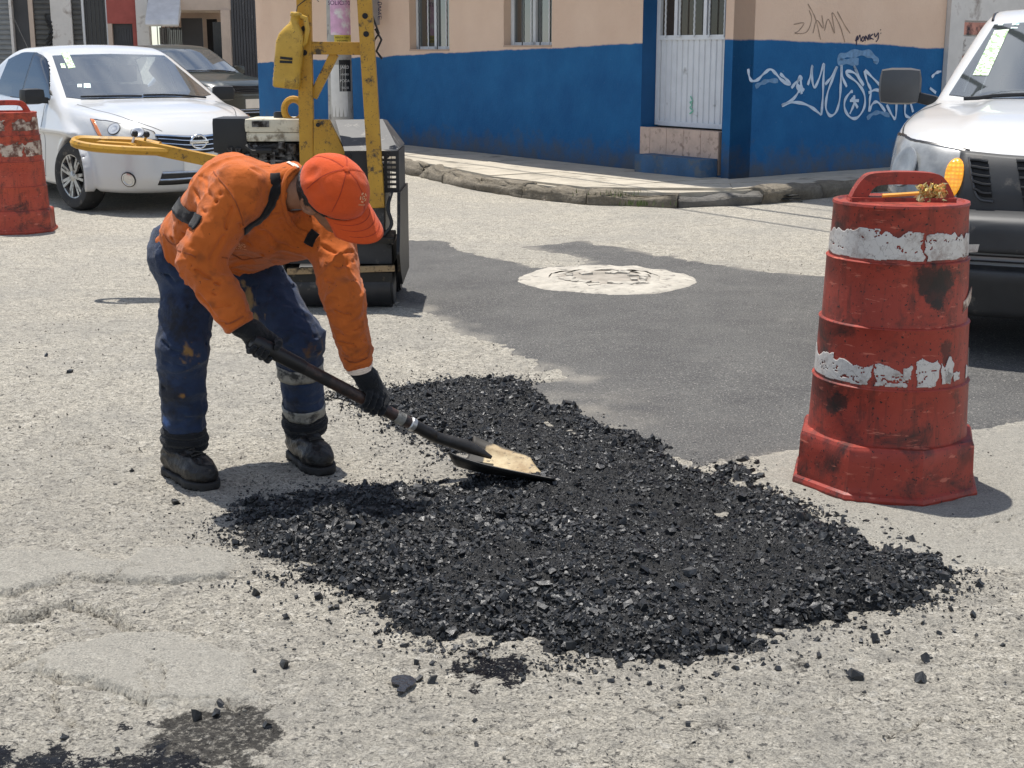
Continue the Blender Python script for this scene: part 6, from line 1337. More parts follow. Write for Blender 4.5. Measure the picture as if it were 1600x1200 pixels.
    for s in (-1, 1):
        fs = lambda pts: [(x, y * s, z) for x, y, z in pts]
        opening(fs([(2.45, .40, .80), (2.46, .36, .785), (2.47, .32, .785)]), fs([(2.41, .44, .955), (2.42, .40, .96), (2.43, .36, .96)]), 5, 'side_vent')
        m = MB(); P_ = spline(fs([(2.41, .445, .955), (2.45, .39, .79), (2.47, .315, .765)]), 12); m.tube([bv.find_nearest(Vector(p))[0] + bv.find_nearest(Vector(p))[1] * .016 for p in P_], .006, 6); m.build('vent_trim', MT['mplast'], gp_, True)
    opening([(2.5, -.17, .73), (2.52, 0, .725), (2.5, .17, .73)], [(2.44, -.235, .98), (2.45, 0, .985), (2.44, .235, .98)], 6, 'centre_vent')
    m = MB(); m.tube([(2.53, .075 * math.cos(a), .87 + .07 * math.sin(a)) for a in np.linspace(0, 6.283, 30, endpoint=False)], .011, 8, closed=True); m.bar((2.53, -.1, .87), (2.53, .1, .87), .015, .032); m.build('emblem', MT['chrome'], gp_, True)
    # bumper: unpainted plastic, pushed forward of the body
    lo2 = (1.7, -1.0, .2); X, Y, Z = grid3(lo2, (2.75, 1.0, .80), .014); AY = np.abs(Y)
    xb = 2.62 - .5 * np.clip(Z - .64, 0, 1) ** 1.4 * 1.6 - .45 * np.clip(.42 - Z, 0, 1); f = (((np.clip(X, 0, 9) / xb) ** 4.6 + (AY / .945) ** 4.6) ** (1 / 4.6) - 1) * .9
    f = smax(f, Z - .73, .06); f = smax(f, .21 - Z, .05); f = smax(f, 2.0 - .1 * (Z - .4) - X, .03)
    f = smax(f, -np.maximum(np.maximum(AY - .50, np.abs(Z - .50) - .036), 2.40 - X), .015); f = smax(f, -np.maximum(np.hypot(X - 1.62, Z - .37) - .44, .5 - AY), .02)
    V, Q_ = nets(f, lo2, .014); bp = mesh('bumper', V, Q_, MT['gplast'], e, True); bb = bvh_of(bp)
    m = MB(); m.box((2.42, 0, .50), (.06, .98, .08)); m.build('bumper_intake', MT['dark'], bp)
    for k in range(2): m = MB(); m.bar((2.5, -.49, .487 + .026 * k), (2.5, .49, .487 + .026 * k), .02, .006); m.build('intake_slat', MT['bplast'], bp)
    m = MB(); m.box((-.2, 0, .42), (4.6, 1.25, .14), bev=.03); m.build('chassis', MT['dark'], e)
    m = MB(); m.box((0.0, 0, .62), (2.1, 1.45, .22), bev=.04); m.build('cabin_floor', MT['dark'], e)
    m = MB(); m.box((x0 - .36, 0, 1.06), (.5, 1.42, .2), Matrix.Rotation(R(8), 3, 'Y'), .06); m.build('dashboard', MT['dash'], e, True)
    seatset(e, ((.1, (-.38, .38)), (-.8, (-.38, .38))), z=.58)
    m = MB(); Ms = Matrix.Translation((x0 - .66, .38, 1.1)) @ Matrix.Rotation(R(-60), 4, 'Y'); m.tube([Ms @ Vector((.19 * math.cos(a), .19 * math.sin(a), 0)) for a in np.linspace(0, 6.283, 24, endpoint=False)], .016, 6, closed=True); m.bar(Ms @ Vector((-.18, 0, 0)), Ms @ Vector((.18, 0, 0)), .05, .03); m.build('steering_wheel', MT['dark'], e, True)
    for pts in ([(x0 - .0, -.64, z0 + .0), (x0 - .05, -.3, z0 + .02), (x0 - .04, .02, z0 + .03)], [(x0 - .0, .1, z0 + .0), (x0 - .05, .4, z0 + .02), (x0 - .12, .66, z0 + .04)]):
        m = MB(); m.tube([bv.find_nearest(Vector(p))[0] + bv.find_nearest(Vector(p))[1] * .022 for p in spline(pts, 10)], .011, 6); m.build('wiper', MT['bplast'], e, True)
    m = MB()
    for s in (-1, 1): pass
    m.tube([bv.find_nearest(Vector((.42 - k * .16, -.625, 1.67)))[0] + Vector((0, 0, .004)) for k in range(10)], .008, 5); m.build('roof_moulding', MT['frit'], e)
    return e, body, bv
trk, tb_, tv = pickup()
# permit papers pasted inside the windscreen
Z0 = [(1520, 119), (1544, 119.5), (1577, 47), (1554, 49)]
ps = decal(trk, tv, Z0, 'permit_sheet', MT['sticker'], trk, .007, 6)
for q in ([(1559, 41), (1567, 41), (1569, 38), (1561, 38)], [(1581, 41), (1592, 41), (1593, 37), (1583, 37)], [(1579, 46), (1590, 46), (1590, 44), (1580, 44)]): decal(trk, tv, q, 'sticker', MT['stickw'], trk, .007, 2)
# ------------------------------------------------------------------ worker and shovel
V3 = lambda v: np.array(v, float)
PEL = at(322, 392, 4.86); NB_ = at(452, 290, 4.53)
SR, SL = at(374, 298, 4.47), at(515, 366, 4.66)
ER, WRR = at(312, 408, 4.43), at(374, 506, 4.40)
ELB, WLL = at(536, 462, 4.53), at(560, 568, 4.57)
HRj, KRj, ARj = at(300, 415, 4.79), at(285, 548, 4.70), at(288, 668, 4.73)
HLj, KLj, ALj = at(388, 415, 4.95), at(466, 530, 4.84), at(476, 648, 4.93)
spine = (NB_ - PEL).normalized(); lat = (SL - SR).normalized(); Ld = Vector((.66, .75, 0)).normalized()
HR, HL = PEL - Ld * .085, PEL + Ld * .085
CH = PEL.lerp(NB_, .66); CR, CL = CH - lat * .10, CH + lat * .10
wk = empty('person', (PEL.x, PEL.y, 0), 0, 'worker in orange shirt and cap bending over a shovel', 'person')
def wput(o): return att(o, wk)
def near_disp(f, X, Y, Z, band, fn):
    m = np.abs(f) < band; f[m] = f[m] + fn(X[m], Y[m], Z[m]); return f
def sdf_part(name, caps, h, mat, extra=None, k=.04, pad=.03, smooth_it=0):
    lo, hi = bounds(caps, pad); X, Y, Z = grid3(lo, hi, h); f = union(X, Y, Z, caps, k)
    if extra: f = extra(f, X, Y, Z)
    V, Q_ = nets(f, lo, h); o = mesh(name, V, Q_, mat, None, True)
    if smooth_it:
        md = o.modifiers.new('s', 'SMOOTH'); md.iterations = smooth_it; md.factor = .5
    return wput(o)
# head frame
HC = at(519, 304, 4.46); hf = Vector((.73, -.12, -.66)).normalized(); hu = Vector((.47, -.66, .56)); hu = (hu - hf * hu.dot(hf)).normalized(); hr = hf.cross(hu)
hp = lambda a, b, c: HC + hf * a + hr * b + hu * c
body_caps = [(HR, CR, .10, .105), (HL, CL, .10, .105), (CR, SR, .10, .055), (CL, SL, .10, .055), (CH, NB_, .10, .06), (SR, ER, .05, .04), (ER, WRR, .04, .028), (SL, ELB, .05, .04), (ELB, WLL, .04, .028),
    (HRj, KRj, .08, .056), (KRj, ARj, .055, .038), (HLj, KLj, .08, .056), (KLj, ALj, .055, .038), (HR, HRj, .09, .08), (HL, HLj, .09, .08), (ARj, gp(266, 738).lerp(gp(328, 764), .3) + Vector((0, 0, .07)), .036, .03), (ALj, gp(462, 712).lerp(gp(514, 744), .3) + Vector((0, 0, .07)), .036, .03),
    (NB_, hp(-.03, 0, -.05), .062, .056, .03), (hp(-.025, 0, .02), hp(.015, 0, .025), .082, .082, .02), (hp(.03, 0, -.03), hp(.055, 0, -.095), .062, .034, .03), (hp(-.02, 0, -.02), hp(.03, 0, -.06), .066, .055, .02),
    (hp(.088, 0, -.0), hp(.112, 0, -.034), .009, .014, .012), (hp(.075, -.03, .012), hp(.075, .03, .012), .016, .016, .014), (hp(.084, -.018, -.066), hp(.084, .018, -.066), .010, .010, .01),
    (hp(-.02, -.078, -.0), hp(-.026, -.086, -.032), .017, .012, .008), (hp(-.02, .078, -.0), hp(-.026, .086, -.032), .017, .012, .008)]
lo, hi = bounds(body_caps, .03); hB = .011
X, Y, Z = grid3(lo, hi, hB); f = union(X, Y, Z, body_caps, .03); V, Q_ = nets(f, lo, hB); body = wput(mesh('body', V, Q_, MT['skin'], None, True))
# finer head laid over the same figure would double the skin, so the head region is re-meshed finely and welded into the one body mesh
hcaps = [c for c in body_caps[17:]]; lo, hi = bounds(hcaps, .02); X, Y, Z = grid3(lo, hi, .0045); f = union(X, Y, Z, hcaps, .03)
ear = None
for s in (-1, 1):
    c = hp(-.022, .084 * s, -.012); d = np.sqrt((X - c.x) ** 2 + (Y - c.y) ** 2 + (Z - c.z) ** 2); axu = (X - c.x) * hu.x + (Y - c.y) * hu.y + (Z - c.z) * hu.z; axr = (X - c.x) * hr.x + (Y - c.y) * hr.y + (Z - c.z) * hr.z
    rad = np.sqrt(np.maximum(d ** 2 - axr ** 2, 0) + 1e-9); e_ = np.maximum(np.sqrt((rad * .95) ** 2 + (axu * .25) ** 2) - .031, np.abs(axr) - .008); conch = np.maximum(np.sqrt(rad ** 2) - .018, -(axr * s) + .002); f = smin(f, e_, .008); f = smax(f, -conch, .004)
    c = hp(.088, .031 * s, -.006); f = smax(f, -(np.sqrt((X - c.x) ** 2 + (Y - c.y) ** 2 + (Z - c.z) ** 2) - .012), .01)
hcut = (X - HC.x) * 0 + ((X - hp(-.03, 0, -.05).x) * (NB_ - HC).normalized().x + (Y - hp(-.03, 0, -.05).y) * (NB_ - HC).normalized().y + (Z - hp(-.03, 0, -.05).z) * (NB_ - HC).normalized().z) - .03
V2_, Q2_ = nets(np.maximum(f - .0006, hcut), lo, .0045)
bm = bmesh.new(); bm.from_mesh(body.data); t_ = bpy.data.meshes.new('t'); 
cutp = hp(-.03, 0, -.05); nd_ = (NB_ - HC).normalized()
bmesh.ops.delete(bm, geom=[v for v in bm.verts if (v.co - cutp).dot(nd_) < .0 and (v.co - HC).length < .24], context='VERTS')
hm = bpy.data.meshes.new('hm'); hm.from_pydata(V2_.tolist(), [], Q2_.tolist()); bm.from_mesh(hm); bm.to_mesh(body.data); bm.free(); bpy.data.meshes.remove(hm); bpy.data.meshes.remove(t_)
body.data.polygons.foreach_set('use_smooth', [True] * len(body.data.polygons))
for s in (-1, 1):
    m = MB(); m.lathe([(.001, -.011), (.0095, -.006), (.011, 0), (.0095, .006), (.001, .011)], 14, Matrix.Translation(hp(.083, .031 * s, -.004))); wput(m.build('eye', MT['eye'], wk, True))
    m = MB(); m.tube([hp(.088, .014 * s, .016), hp(.090, .03 * s, .020), hp(.076, .048 * s, .014)], .005, 6); wput(m.build('eyebrow', MT['hair'], wk, True))
# hair under the cap, down the nape and in front of the ear
def ellip(X, Y, Z, c, ra, rb, rc):
    dx, dy, dz = X - c.x, Y - c.y, Z - c.z; a = (dx * hf.x + dy * hf.y + dz * hf.z) / ra; b = (dx * hr.x + dy * hr.y + dz * hr.z) / rb; e = (dx * hu.x + dy * hu.y + dz * hu.z) / rc
    return (np.sqrt(a * a + b * b + e * e) - 1) * min(ra, rb, rc), a * ra, b * rb, e * rc
lo = V3(HC) - .17; X, Y, Z = grid3(lo, V3(HC) + .17, .004)
f, a, b, e_ = ellip(X, Y, Z, hp(-.012, 0, .016), .113, .099, .106); low = -.078 + .06 * sstep(-.05, .03, a) + .028 * np.exp(-((a + .01) / .02) ** 2)
f = np.maximum(np.maximum(np.maximum(f + .0025 * vnoise(X * 160, Y * 160, Z * 160, 4), (low - e_)), a - .055), e_ - .008)
V, Q_ = nets(f, lo, .004); wput(mesh('hair', V, Q_, MT['hair'], None, True))
# cap: crown with dents, seams and button, then the curved brim
f, a, b, e_ = ellip(X, Y, Z, hp(-.004, 0, .030), .118, .101, .108)
f = np.maximum(f, np.sqrt(0 * f) + (.002 + .012 * sstep(0, .1, a) - e_ - .022)); 
dent = lambda aa, bb, ee, r, dp: dp * np.exp(-((a - aa) ** 2 + (b - bb) ** 2 + (e_ - ee) ** 2) / r ** 2)
f = f + dent(-.07, .06, .055, .022, .013) + dent(-.03, .082, .04, .026, .015) + dent(.02, .085, .03, .024, .010) - dent(-.05, .075, .03, .016, .006) + dent(.05, .07, .05, .022, .007) + .0018 * fbm(X * 28, Y * 28, Z * 28, 6, 2)
f = f + .0016 * np.exp(-(b / .003) ** 2) * (e_ > 0)
V, Q_ = nets(f, lo, .004); capm = wput(mesh('cap', V, Q_, MT['cap'], None, True))
cap_b = BVHTree.FromPolygons([Vector(v) for v in V], [tuple(q) for q in Q_])
Vb, Fb = [], []; nu, nv = 26, 12
for i in range(nu + 1):
    th = R(-68 + 136 * i / nu)
    for j in range(nv + 1):
        q = j / nv; ex = math.cos(th * .92) ** .6 if abs(th) < 1.5 else 0
        a_ = .112 * math.cos(th) + q * (.098 * max(ex, .0)); b_ = .097 * math.sin(th) * (1 - .02 * q); c_ = .017 - .020 * q - .024 * (b_ / .09) ** 2 * (0.4 + q) + .004 * math.sin(3 * q)
        Vb.append(hp(a_ - .004, b_, c_))
for i in range(nu):
    for j in range(nv): Fb.append((i * (nv + 1) + j, (i + 1) * (nv + 1) + j, (i + 1) * (nv + 1) + j + 1, i * (nv + 1) + j + 1))
o = mesh('brim', Vb, Fb, MT['cap'], None, True); solid(o, .004, 0); o.parent = capm
m = MB(); m.lathe([(.011, -.002), (.009, .003), (.002, .005)], 14, Matrix.Translation(hp(-.004, 0, .139)) @ hu.to_track_quat('Z', 'Y').to_matrix().to_4x4()); o = m.build('button', MT['cap'], capm, True)
MT['capseam'] = surf('cap_seam', (.36, .035, .010), .9, var=.2, vs=60, pos=True)
def cap_seams():
    for th_ in (0, 60, 120, 180, 240, 300):
        pts = [hp(-.004 + .10 * math.cos(R(th_)) * math.sin(p_), .09 * math.sin(R(th_)) * math.sin(p_), .030 + .108 * math.cos(p_)) for p_ in np.linspace(.1, 1.45, 8)]
        V, Fc = ribbon(cap_b, pts, .003, .0012, n=26); o = mesh('seam', V, Fc, MT['capseam'], None, True); o.parent = capm
    for q_ in (.25, .5, .75):
        n_ = 24; V = []; Fc = []
        for i in range(n_ + 1):
            th_ = R(-60 + 120 * i / n_); ex = math.cos(th_ * .92) ** .6
            for dq in (0, .022):
                q = q_ + dq; b_ = .097 * math.sin(th_) * (1 - .02 * q); V.append(hp(.112 * math.cos(th_) + q * .098 * ex - .004, b_, .0205 - .020 * q - .024 * (b_ / .09) ** 2 * (.4 + q) + .004 * math.sin(3 * q)))
        for i in range(n_): Fc.append((2 * i, 2 * i + 2, 2 * i + 3, 2 * i + 1))
        o = mesh('brim_stitching', V, Fc, MT['capseam'], None, True); o.parent = capm
cap_seams()
def facing(bv_, px, py, off):
    q = bv_.ray_cast(Vector((0, 0, CAM_H)), ray(px, py).normalized()); return None if q[0] is None else (q[0] + q[1] * off, q[1])
def emblem_on(bv_, px, py, r, mat, par, name, ring=True, text=True):
    q = facing(bv_, px, py, .0)
    if q is None: return
    n_ = q[1]; up_ = Vector((.1, 0, 1)); x_ = up_.cross(n_).normalized(); y_ = n_.cross(x_); m = MB()
    def P2(x, y): c = bv_.find_nearest(q[0] + x_ * x + y_ * y); return c[0] + n_ * .0018
    for k in range(5):
        a0 = k * 1.2566 + .3
        for rr_ in (.45, .95):
            pts = [P2(r * rr_ * math.cos(a0 + t), r * rr_ * math.sin(a0 + t)) for t in np.linspace(0, .8, 6)]; pin = [P2(r * (rr_ - .3) * math.cos(a0 + t), r * (rr_ - .3) * math.sin(a0 + t)) for t in np.linspace(0, .8, 6)]
            for i in range(5): m.quad(pts[i], pts[i + 1], pin[i + 1], pin[i])
    if text:
        for k in range(6): m.quad(P2(-r * 1.0 + k * r * .34, -r * 1.5), P2(-r * 1.0 + k * r * .34 + r * .2, -r * 1.5), P2(-r * 1.0 + k * r * .34 + r * .2, -r * 1.22), P2(-r * 1.0 + k * r * .34, -r * 1.22))
    o = m.build(name, mat, par); return o
emblem_on(cap_b, 567, 309, .017, MT['printf'], capm, 'emblem')

# cloth folds: valleys with raised shoulders laid along chosen lines of the garment
def fold_lines(caps, lines, k=.04):
    lo, hi = bounds(caps, .03); X, Y, Z = grid3(lo, hi, .011); V, Q_ = nets(union(X, Y, Z, caps, k), lo, .011); bv_ = BVHTree.FromPolygons([Vector(v) for v in V], [tuple(q) for q in Q_]); out = []
    for pts, amp, w in lines:
        P_ = [facing(bv_, x, y, 0) for x, y in pts]; P_ = [list(p[0]) for p in P_ if p]
        if len(P_) > 1: out.append((spline(P_, max(4, len(P_) * 3)), amp, w))
    return out
def apply_folds(x, y, z, lines):
    w = np.zeros(x.shape); wx = .008 * vnoise(x * 30, y * 30, z * 30, 95)
    for S, amp, wd in lines:
        d2 = np.full(x.shape, 9.0)
        for a, b in zip(S, S[1:]):
            e = b - a; t_ = np.clip(((x - a[0]) * e[0] + (y - a[1]) * e[1] + (z - a[2]) * e[2]) / (e @ e + 1e-12), 0, 1); d2 = np.minimum(d2, (x + wx - a[0] - t_ * e[0]) ** 2 + (y - a[1] - t_ * e[1]) ** 2 + (z + wx - a[2] - t_ * e[2]) ** 2)
        w = w + amp * np.exp(-d2 / wd ** 2) - .75 * amp * np.exp(-d2 / (2.6 * wd) ** 2)
    return w
# shirt
shirt_caps = [(HR + spine * .05, CR, .122, .130, .06), (HL + spine * .05, CL, .122, .130, .06), (CR, SR - lat * -.01, .125, .082, .05), (CL, SL, .125, .080, .05), (CH, NB_, .13, .075, .05),
              (SR, ER, .083, .071, .04), (ER, WRR, .072, .053, .02), (SL, ELB, .082, .069, .04), (ELB, WLL, .069, .050, .02)]
SHIRT_FOLDS = fold_lines(shirt_caps, [([(345, 305), (322, 355), (300, 392)], .014, .009), ([(362, 325), (347, 370), (330, 405)], .014, .009), ([(298, 418), (320, 432), (343, 446)], .016, .008), ([(305, 435), (330, 455), (350, 462)], .012, .007), ([(312, 452), (335, 485), (352, 505)], .011, .008),
    ([(338, 478), (356, 478), (374, 470)], .012, .006), ([(345, 494), (362, 492), (378, 484)], .012, .006), ([(334, 272), (352, 296), (366, 318), (378, 345)], .008, .004), ([(300, 285), (312, 310), (322, 335)], .013, .010), ([(318, 275), (328, 300), (338, 320)], .010, .009), ([(284, 345), (300, 362), (318, 378)], .015, .008), ([(262, 342), (276, 356), (292, 366)], .014, .007), ([(258, 358), (272, 374), (290, 388)], .014, .007), ([(300, 395), (285, 380), (268, 372)], .012, .006),
    ([(428, 292), (446, 277), (466, 264)], .009, .007), ([(430, 312), (446, 300), (456, 284)], .010, .007), ([(396, 352), (425, 372), (462, 388)], .012, .010), ([(372, 350), (388, 378), (412, 396)], .012, .009), ([(440, 340), (458, 366), (478, 382)], .009, .008), ([(350, 262), (378, 262), (402, 270)], .007, .010),
    ([(506, 385), (526, 398), (548, 394)], .014, .008), ([(512, 412), (532, 418), (550, 410)], .010, .007), ([(514, 434), (534, 447), (553, 440)], .014, .007), ([(518, 462), (540, 478), (560, 470)], .015, .007), ([(524, 484), (546, 494), (562, 486)], .012, .006), ([(528, 508), (548, 518), (566, 508)], .014, .006), ([(534, 532), (554, 540), (570, 532)], .013, .006), ([(538, 552), (558, 558), (574, 550)], .012, .005), ([(540, 410), (548, 450), (556, 490)], .010, .008)])
def shirt_fx(f, X, Y, Z):
    sx = (X - PEL.x) * spine.x + (Y - PEL.y) * spine.y + (Z - PEL.z) * spine.z
    def folds(x, y, z):
        s_ = (x - PEL.x) * spine.x + (y - PEL.y) * spine.y + (z - PEL.z) * spine.z
        r1 = 1 - np.abs(vnoise(x * 9 + 2 * vnoise(x * 5, y * 5, z * 5, 90), y * 9, z * 13 - s_ * 9, 21)); r2 = 1 - np.abs(vnoise(x * 20 + 3 * vnoise(x * 9, y * 9, z * 9, 91), y * 20, z * 24, 25))
        w = .002 - .007 * r1 ** 6 - .0025 * r2 ** 6
        for J, dr_, amp in ((ER, (WRR - ER).normalized(), .012), (WRR, (WRR - ER).normalized(), .010), (ELB, (WLL - ELB).normalized(), .012), (WLL, (WLL - ELB).normalized(), .010), (SR, (ER - SR).normalized(), .007), (ELB.lerp(WLL, .5), (WLL - ELB).normalized(), .008)):
            dx_, dy_, dz_ = x - J.x, y - J.y, z - J.z; d2 = dx_ ** 2 + dy_ ** 2 + dz_ ** 2; al = dx_ * dr_.x + dy_ * dr_.y + dz_ * dr_.z
            rr = 1 - np.abs(vnoise(al * 42 + 1.2 * vnoise(x * 14, y * 14, z * 14, 27), (dx_ + dy_) * 9, (dx_ - dy_) * 9, 28)); w = w - amp * np.exp(-d2 / .012) * (rr ** 3 - .4)
        rr = 1 - np.abs(vnoise(s_ * 34 + 2.0 * vnoise(x * 8, y * 8, z * 8, 29), x * 9, y * 9, 30)); w = w - .013 * np.exp(-((s_ - .07) / .07) ** 2) * (rr ** 3 - .4)
        return w + apply_folds(x, y, z, SHIRT_FOLDS)
    f = near_disp(f, X, Y, Z, .03, folds)
    # belt squeezes the waist
    f = smax(f, -(sx + .015 + .03 * vnoise(X * 8, Y * 8, Z * 8, 33)), .012)
    # cuffs
    for W_, E_ in ((WRR, ER), (WLL, ELB)):
        d_ = (W_ - E_).normalized(); al = (X - W_.x) * d_.x + (Y - W_.y) * d_.y + (Z - W_.z) * d_.z; near_ = (X - W_.x) ** 2 + (Y - W_.y) ** 2 + (Z - W_.z) ** 2 < .02; f = np.where(near_, smax(f, al - .012, .008), f)
    # collar opening
    nk = cap_sd(X, Y, Z, NB_ + (HC - NB_) * .15 - hu * .018 + hf * .01, HC + (HC - NB_) * .3, .066, .115); f = smax(f, -nk, .006)
    return f
lo, hi = bounds(shirt_caps, .03); X, Y, Z = grid3(lo, hi, .0052); f = shirt_fx(union(X, Y, Z, shirt_caps, .04), X, Y, Z); V, Q_ = nets(f, lo, .0052)
shirt = wput(mesh('shirt', V, Q_, MT['shirt'], None, True)); sb_ = BVHTree.FromPolygons([Vector(v) for v in V], [tuple(q) for q in Q_])
# grime rubbed into the cloth
am_ = np.zeros(len(V)); co_ = np.zeros((len(V), 4)); co_[:, 3] = 1
for px, py, r_, colr, th in ((305, 408, .06, (.20, .055, .016), -.05), (332, 470, .06, (.20, .055, .016), 0.0), (548, 540, .05, (.20, .055, .016), -.05), (430, 372, .07, (.24, .065, .018), .1), (362, 430, .05, (.16, .045, .015), .1), (535, 430, .06, (.22, .06, .018), .05), (285, 370, .05, (.24, .065, .018), .0)):
    q = facing(sb_, px, py, 0)
    if not q: continue
    d = np.linalg.norm(V - V3(q[0]), axis=1) / r_; n_ = fbm(V[:, 0] * 34, V[:, 1] * 34, V[:, 2] * 34, 53, 4); k_ = sstep(-.3, 1.0, n_ - th - np.maximum(0, d - .3) * 1.2); m_ = k_ > am_; am_[m_] = k_[m_] * .7; co_[m_, :3] = colr
a_ = shirt.data.attributes.new('stain_amount', 'FLOAT', 'POINT'); a_.data.foreach_set('value', am_.astype(np.float32)); a_ = shirt.data.attributes.new('stain', 'FLOAT_COLOR', 'POINT'); a_.data.foreach_set('color', co_.astype(np.float32).ravel())
# undershirt showing in the collar
m = MB(); c = hp(-.005, -.03, -.10); m.lathe([(.002, -.02), (.04, -.015), (.052, 0), (.04, .015), (.002, .02)], 16, Matrix.Translation(NB_ + (HC - NB_) * .2 - hu * .075 + hr * -.0 + hf * .02)); wput(m.build('undershirt', MT['inner'], wk, True))
def strap_px(name, pts, w, mat, par, off=.004, n=36, th=.003):
    P_ = []
    for x, y in pts:
        q = facing(sb_, x, y, 0)
        if q: P_.append(q[0])
    if len(P_) < 2: return
    V, Fc = ribbon(sb_, P_, w, off, n=n); o = mesh(name, V, Fc, mat, None, True); solid(o, th, 0); o.parent = par; o.matrix_parent_inverse = Matrix.Translation(-wk.location) if par is wk else Matrix(); return o
strap_px('suspender', [(408, 243), (422, 252), (431, 272), (430, 298), (418, 325), (400, 347), (381, 362)], .034, MT['strap'], wk)
strap_px('suspender', [(494, 362), (487, 372), (482, 383)], .034, MT['strap'], wk)
strap_px('waist_band', [(287, 290), (279, 305), (277, 318), (285, 332), (300, 342), (312, 350)], .05, MT['strap'], wk, .005)
MT['seam'] = surf('shirt_seam', (.26, .06, .014), .9, var=.2, vs=60, pos=True)
for pts, w_ in (([(334, 268), (350, 288), (364, 308), (374, 330), (380, 352)], .004), ([(256, 364), (272, 382), (292, 396), (306, 402)], .005), ([(346, 402), (375, 404), (410, 402)], .005), ([(352, 506), (366, 502), (380, 494)], .005), ([(538, 560), (556, 566), (574, 558)], .005)): strap_px('seam', pts, w_, MT['seam'], shirt, .0015, 24, .001)
strap_px('collar', [(462, 262), (450, 272), (444, 290), (444, 315), (450, 340), (462, 358), (480, 366)], .016, MT['shirt'], shirt, .003, 30, .003)
# faded print across the upper back and on the chest
for pts in ([(398, 244), (394, 240)], [(404, 246), (401, 240)], [(411, 247), (404, 243)], [(447, 262), (441, 252)], [(455, 262), (443, 253)], [(462, 262), (450, 254)], [(466, 263), (456, 256)], [(439, 259), (436, 250)]):
    strap_px('back_print', pts, .012, MT['print'], shirt, .003, 8, .001)
emblem_on(sb_, 376, 382, .019, MT['printf'], shirt, 'chest_print')
# trousers
tr_caps = [(HR, HRj, .120, .104, .05), (HL, HLj, .120, .104, .05), (HRj, KRj, .103, .084, .05), (KRj, ARj, .084, .072, .03), (HLj, KLj, .103, .087, .05), (KLj, ALj, .086, .071, .03), (HR, HL, .118, .118, .05)]
TR_FOLDS = fold_lines(tr_caps, [([(256, 400), (285, 412), (318, 408)], .014, .009), ([(254, 425), (280, 440), (310, 445)], .012, .009), ([(340, 428), (372, 440), (405, 432)], .015, .008), ([(372, 452), (405, 446), (440, 424)], .014, .009), ([(392, 470), (425, 470), (458, 448)], .013, .009), ([(405, 440), (440, 474), (480, 500)], .010, .010), ([(424, 552), (452, 540), (494, 548)], .015, .008), ([(436, 516), (464, 516), (494, 528)], .012, .008), ([(254, 472), (286, 482), (324, 470)], .012, .009), ([(254, 536), (284, 552), (320, 538)], .015, .008), ([(256, 566), (290, 572), (318, 560)], .011, .007), ([(256, 606), (286, 620), (318, 606)], .014, .008), ([(256, 640), (288, 652), (318, 640)], .015, .007), ([(442, 590), (470, 600), (502, 592)], .014, .007), ([(446, 620), (472, 628), (504, 618)], .013, .006), ([(484, 470), (494, 510), (498, 548)], .008, .005), ([(300, 420), (292, 500), (290, 600)], .006, .012)], .05)
def tr_fx(f, X, Y, Z):
    def folds(x, y, z):
        r1 = 1 - np.abs(vnoise(x * 8 + 2 * vnoise(x * 5, y * 5, z * 5, 92), y * 8, z * 11, 41)); r2 = 1 - np.abs(vnoise(x * 18, y * 18, z * 24 + 3 * vnoise(x * 9, y * 9, z * 9, 93), 44))
        w = .003 - .008 * r1 ** 6 - .003 * r2 ** 6
        for J, D, amp in ((KRj, (ARj - HRj).normalized(), .010), (KLj, (ALj - HLj).normalized(), .012), (ARj, (ARj - KRj).normalized(), .014), (ALj, (ALj - KLj).normalized(), .012), (HLj, Vector((.6, 0, -.8)), .012), (HRj, Vector((.3, 0, -.95)), .009)):
            dx_, dy_, dz_ = x - J.x, y - J.y, z - J.z; d2 = dx_ ** 2 + dy_ ** 2 + dz_ ** 2; al = dx_ * D.x + dy_ * D.y + dz_ * D.z
            rr = 1 - np.abs(vnoise(al * 32 + 1.5 * vnoise(x * 10, y * 10, z * 10, 47), (dx_ + dy_) * 8, (dx_ - dy_) * 8, 48)); w = w - amp * np.exp(-d2 / .018) * (rr ** 3 - .4)
        return w + apply_folds(x, y, z, TR_FOLDS)
    f = near_disp(f, X, Y, Z, .03, folds)
    for A_j, K_j in ((ARj, KRj), (ALj, KLj)):
        d_ = (A_j - K_j).normalized(); al = (X - A_j.x) * d_.x + (Y - A_j.y) * d_.y + (Z - A_j.z) * d_.z; nr_ = (X - A_j.x) ** 2 + (Y - A_j.y) ** 2 + (Z - A_j.z) ** 2 < .025; f = np.where(nr_, smax(f, al - .01, .008), f)
    sx = (X - PEL.x) * spine.x + (Y - PEL.y) * spine.y + (Z - PEL.z) * spine.z
    return np.where(Z > PEL.z - .03, smax(f, sx - .07, .02), f)
lo, hi = bounds(tr_caps, .03); X, Y, Z = grid3(lo, hi, .0062); f = tr_fx(union(X, Y, Z, tr_caps, .05), X, Y, Z); V, Q_ = nets(f, lo, .0062)
trou = wput(mesh('trousers', V, Q_, MT['denim'], None, True)); tv_ = BVHTree.FromPolygons([Vector(v) for v in V], [tuple(q) for q in Q_])
am_ = np.zeros(len(V)); co_ = np.zeros((len(V), 4)); co_[:, 3] = 1
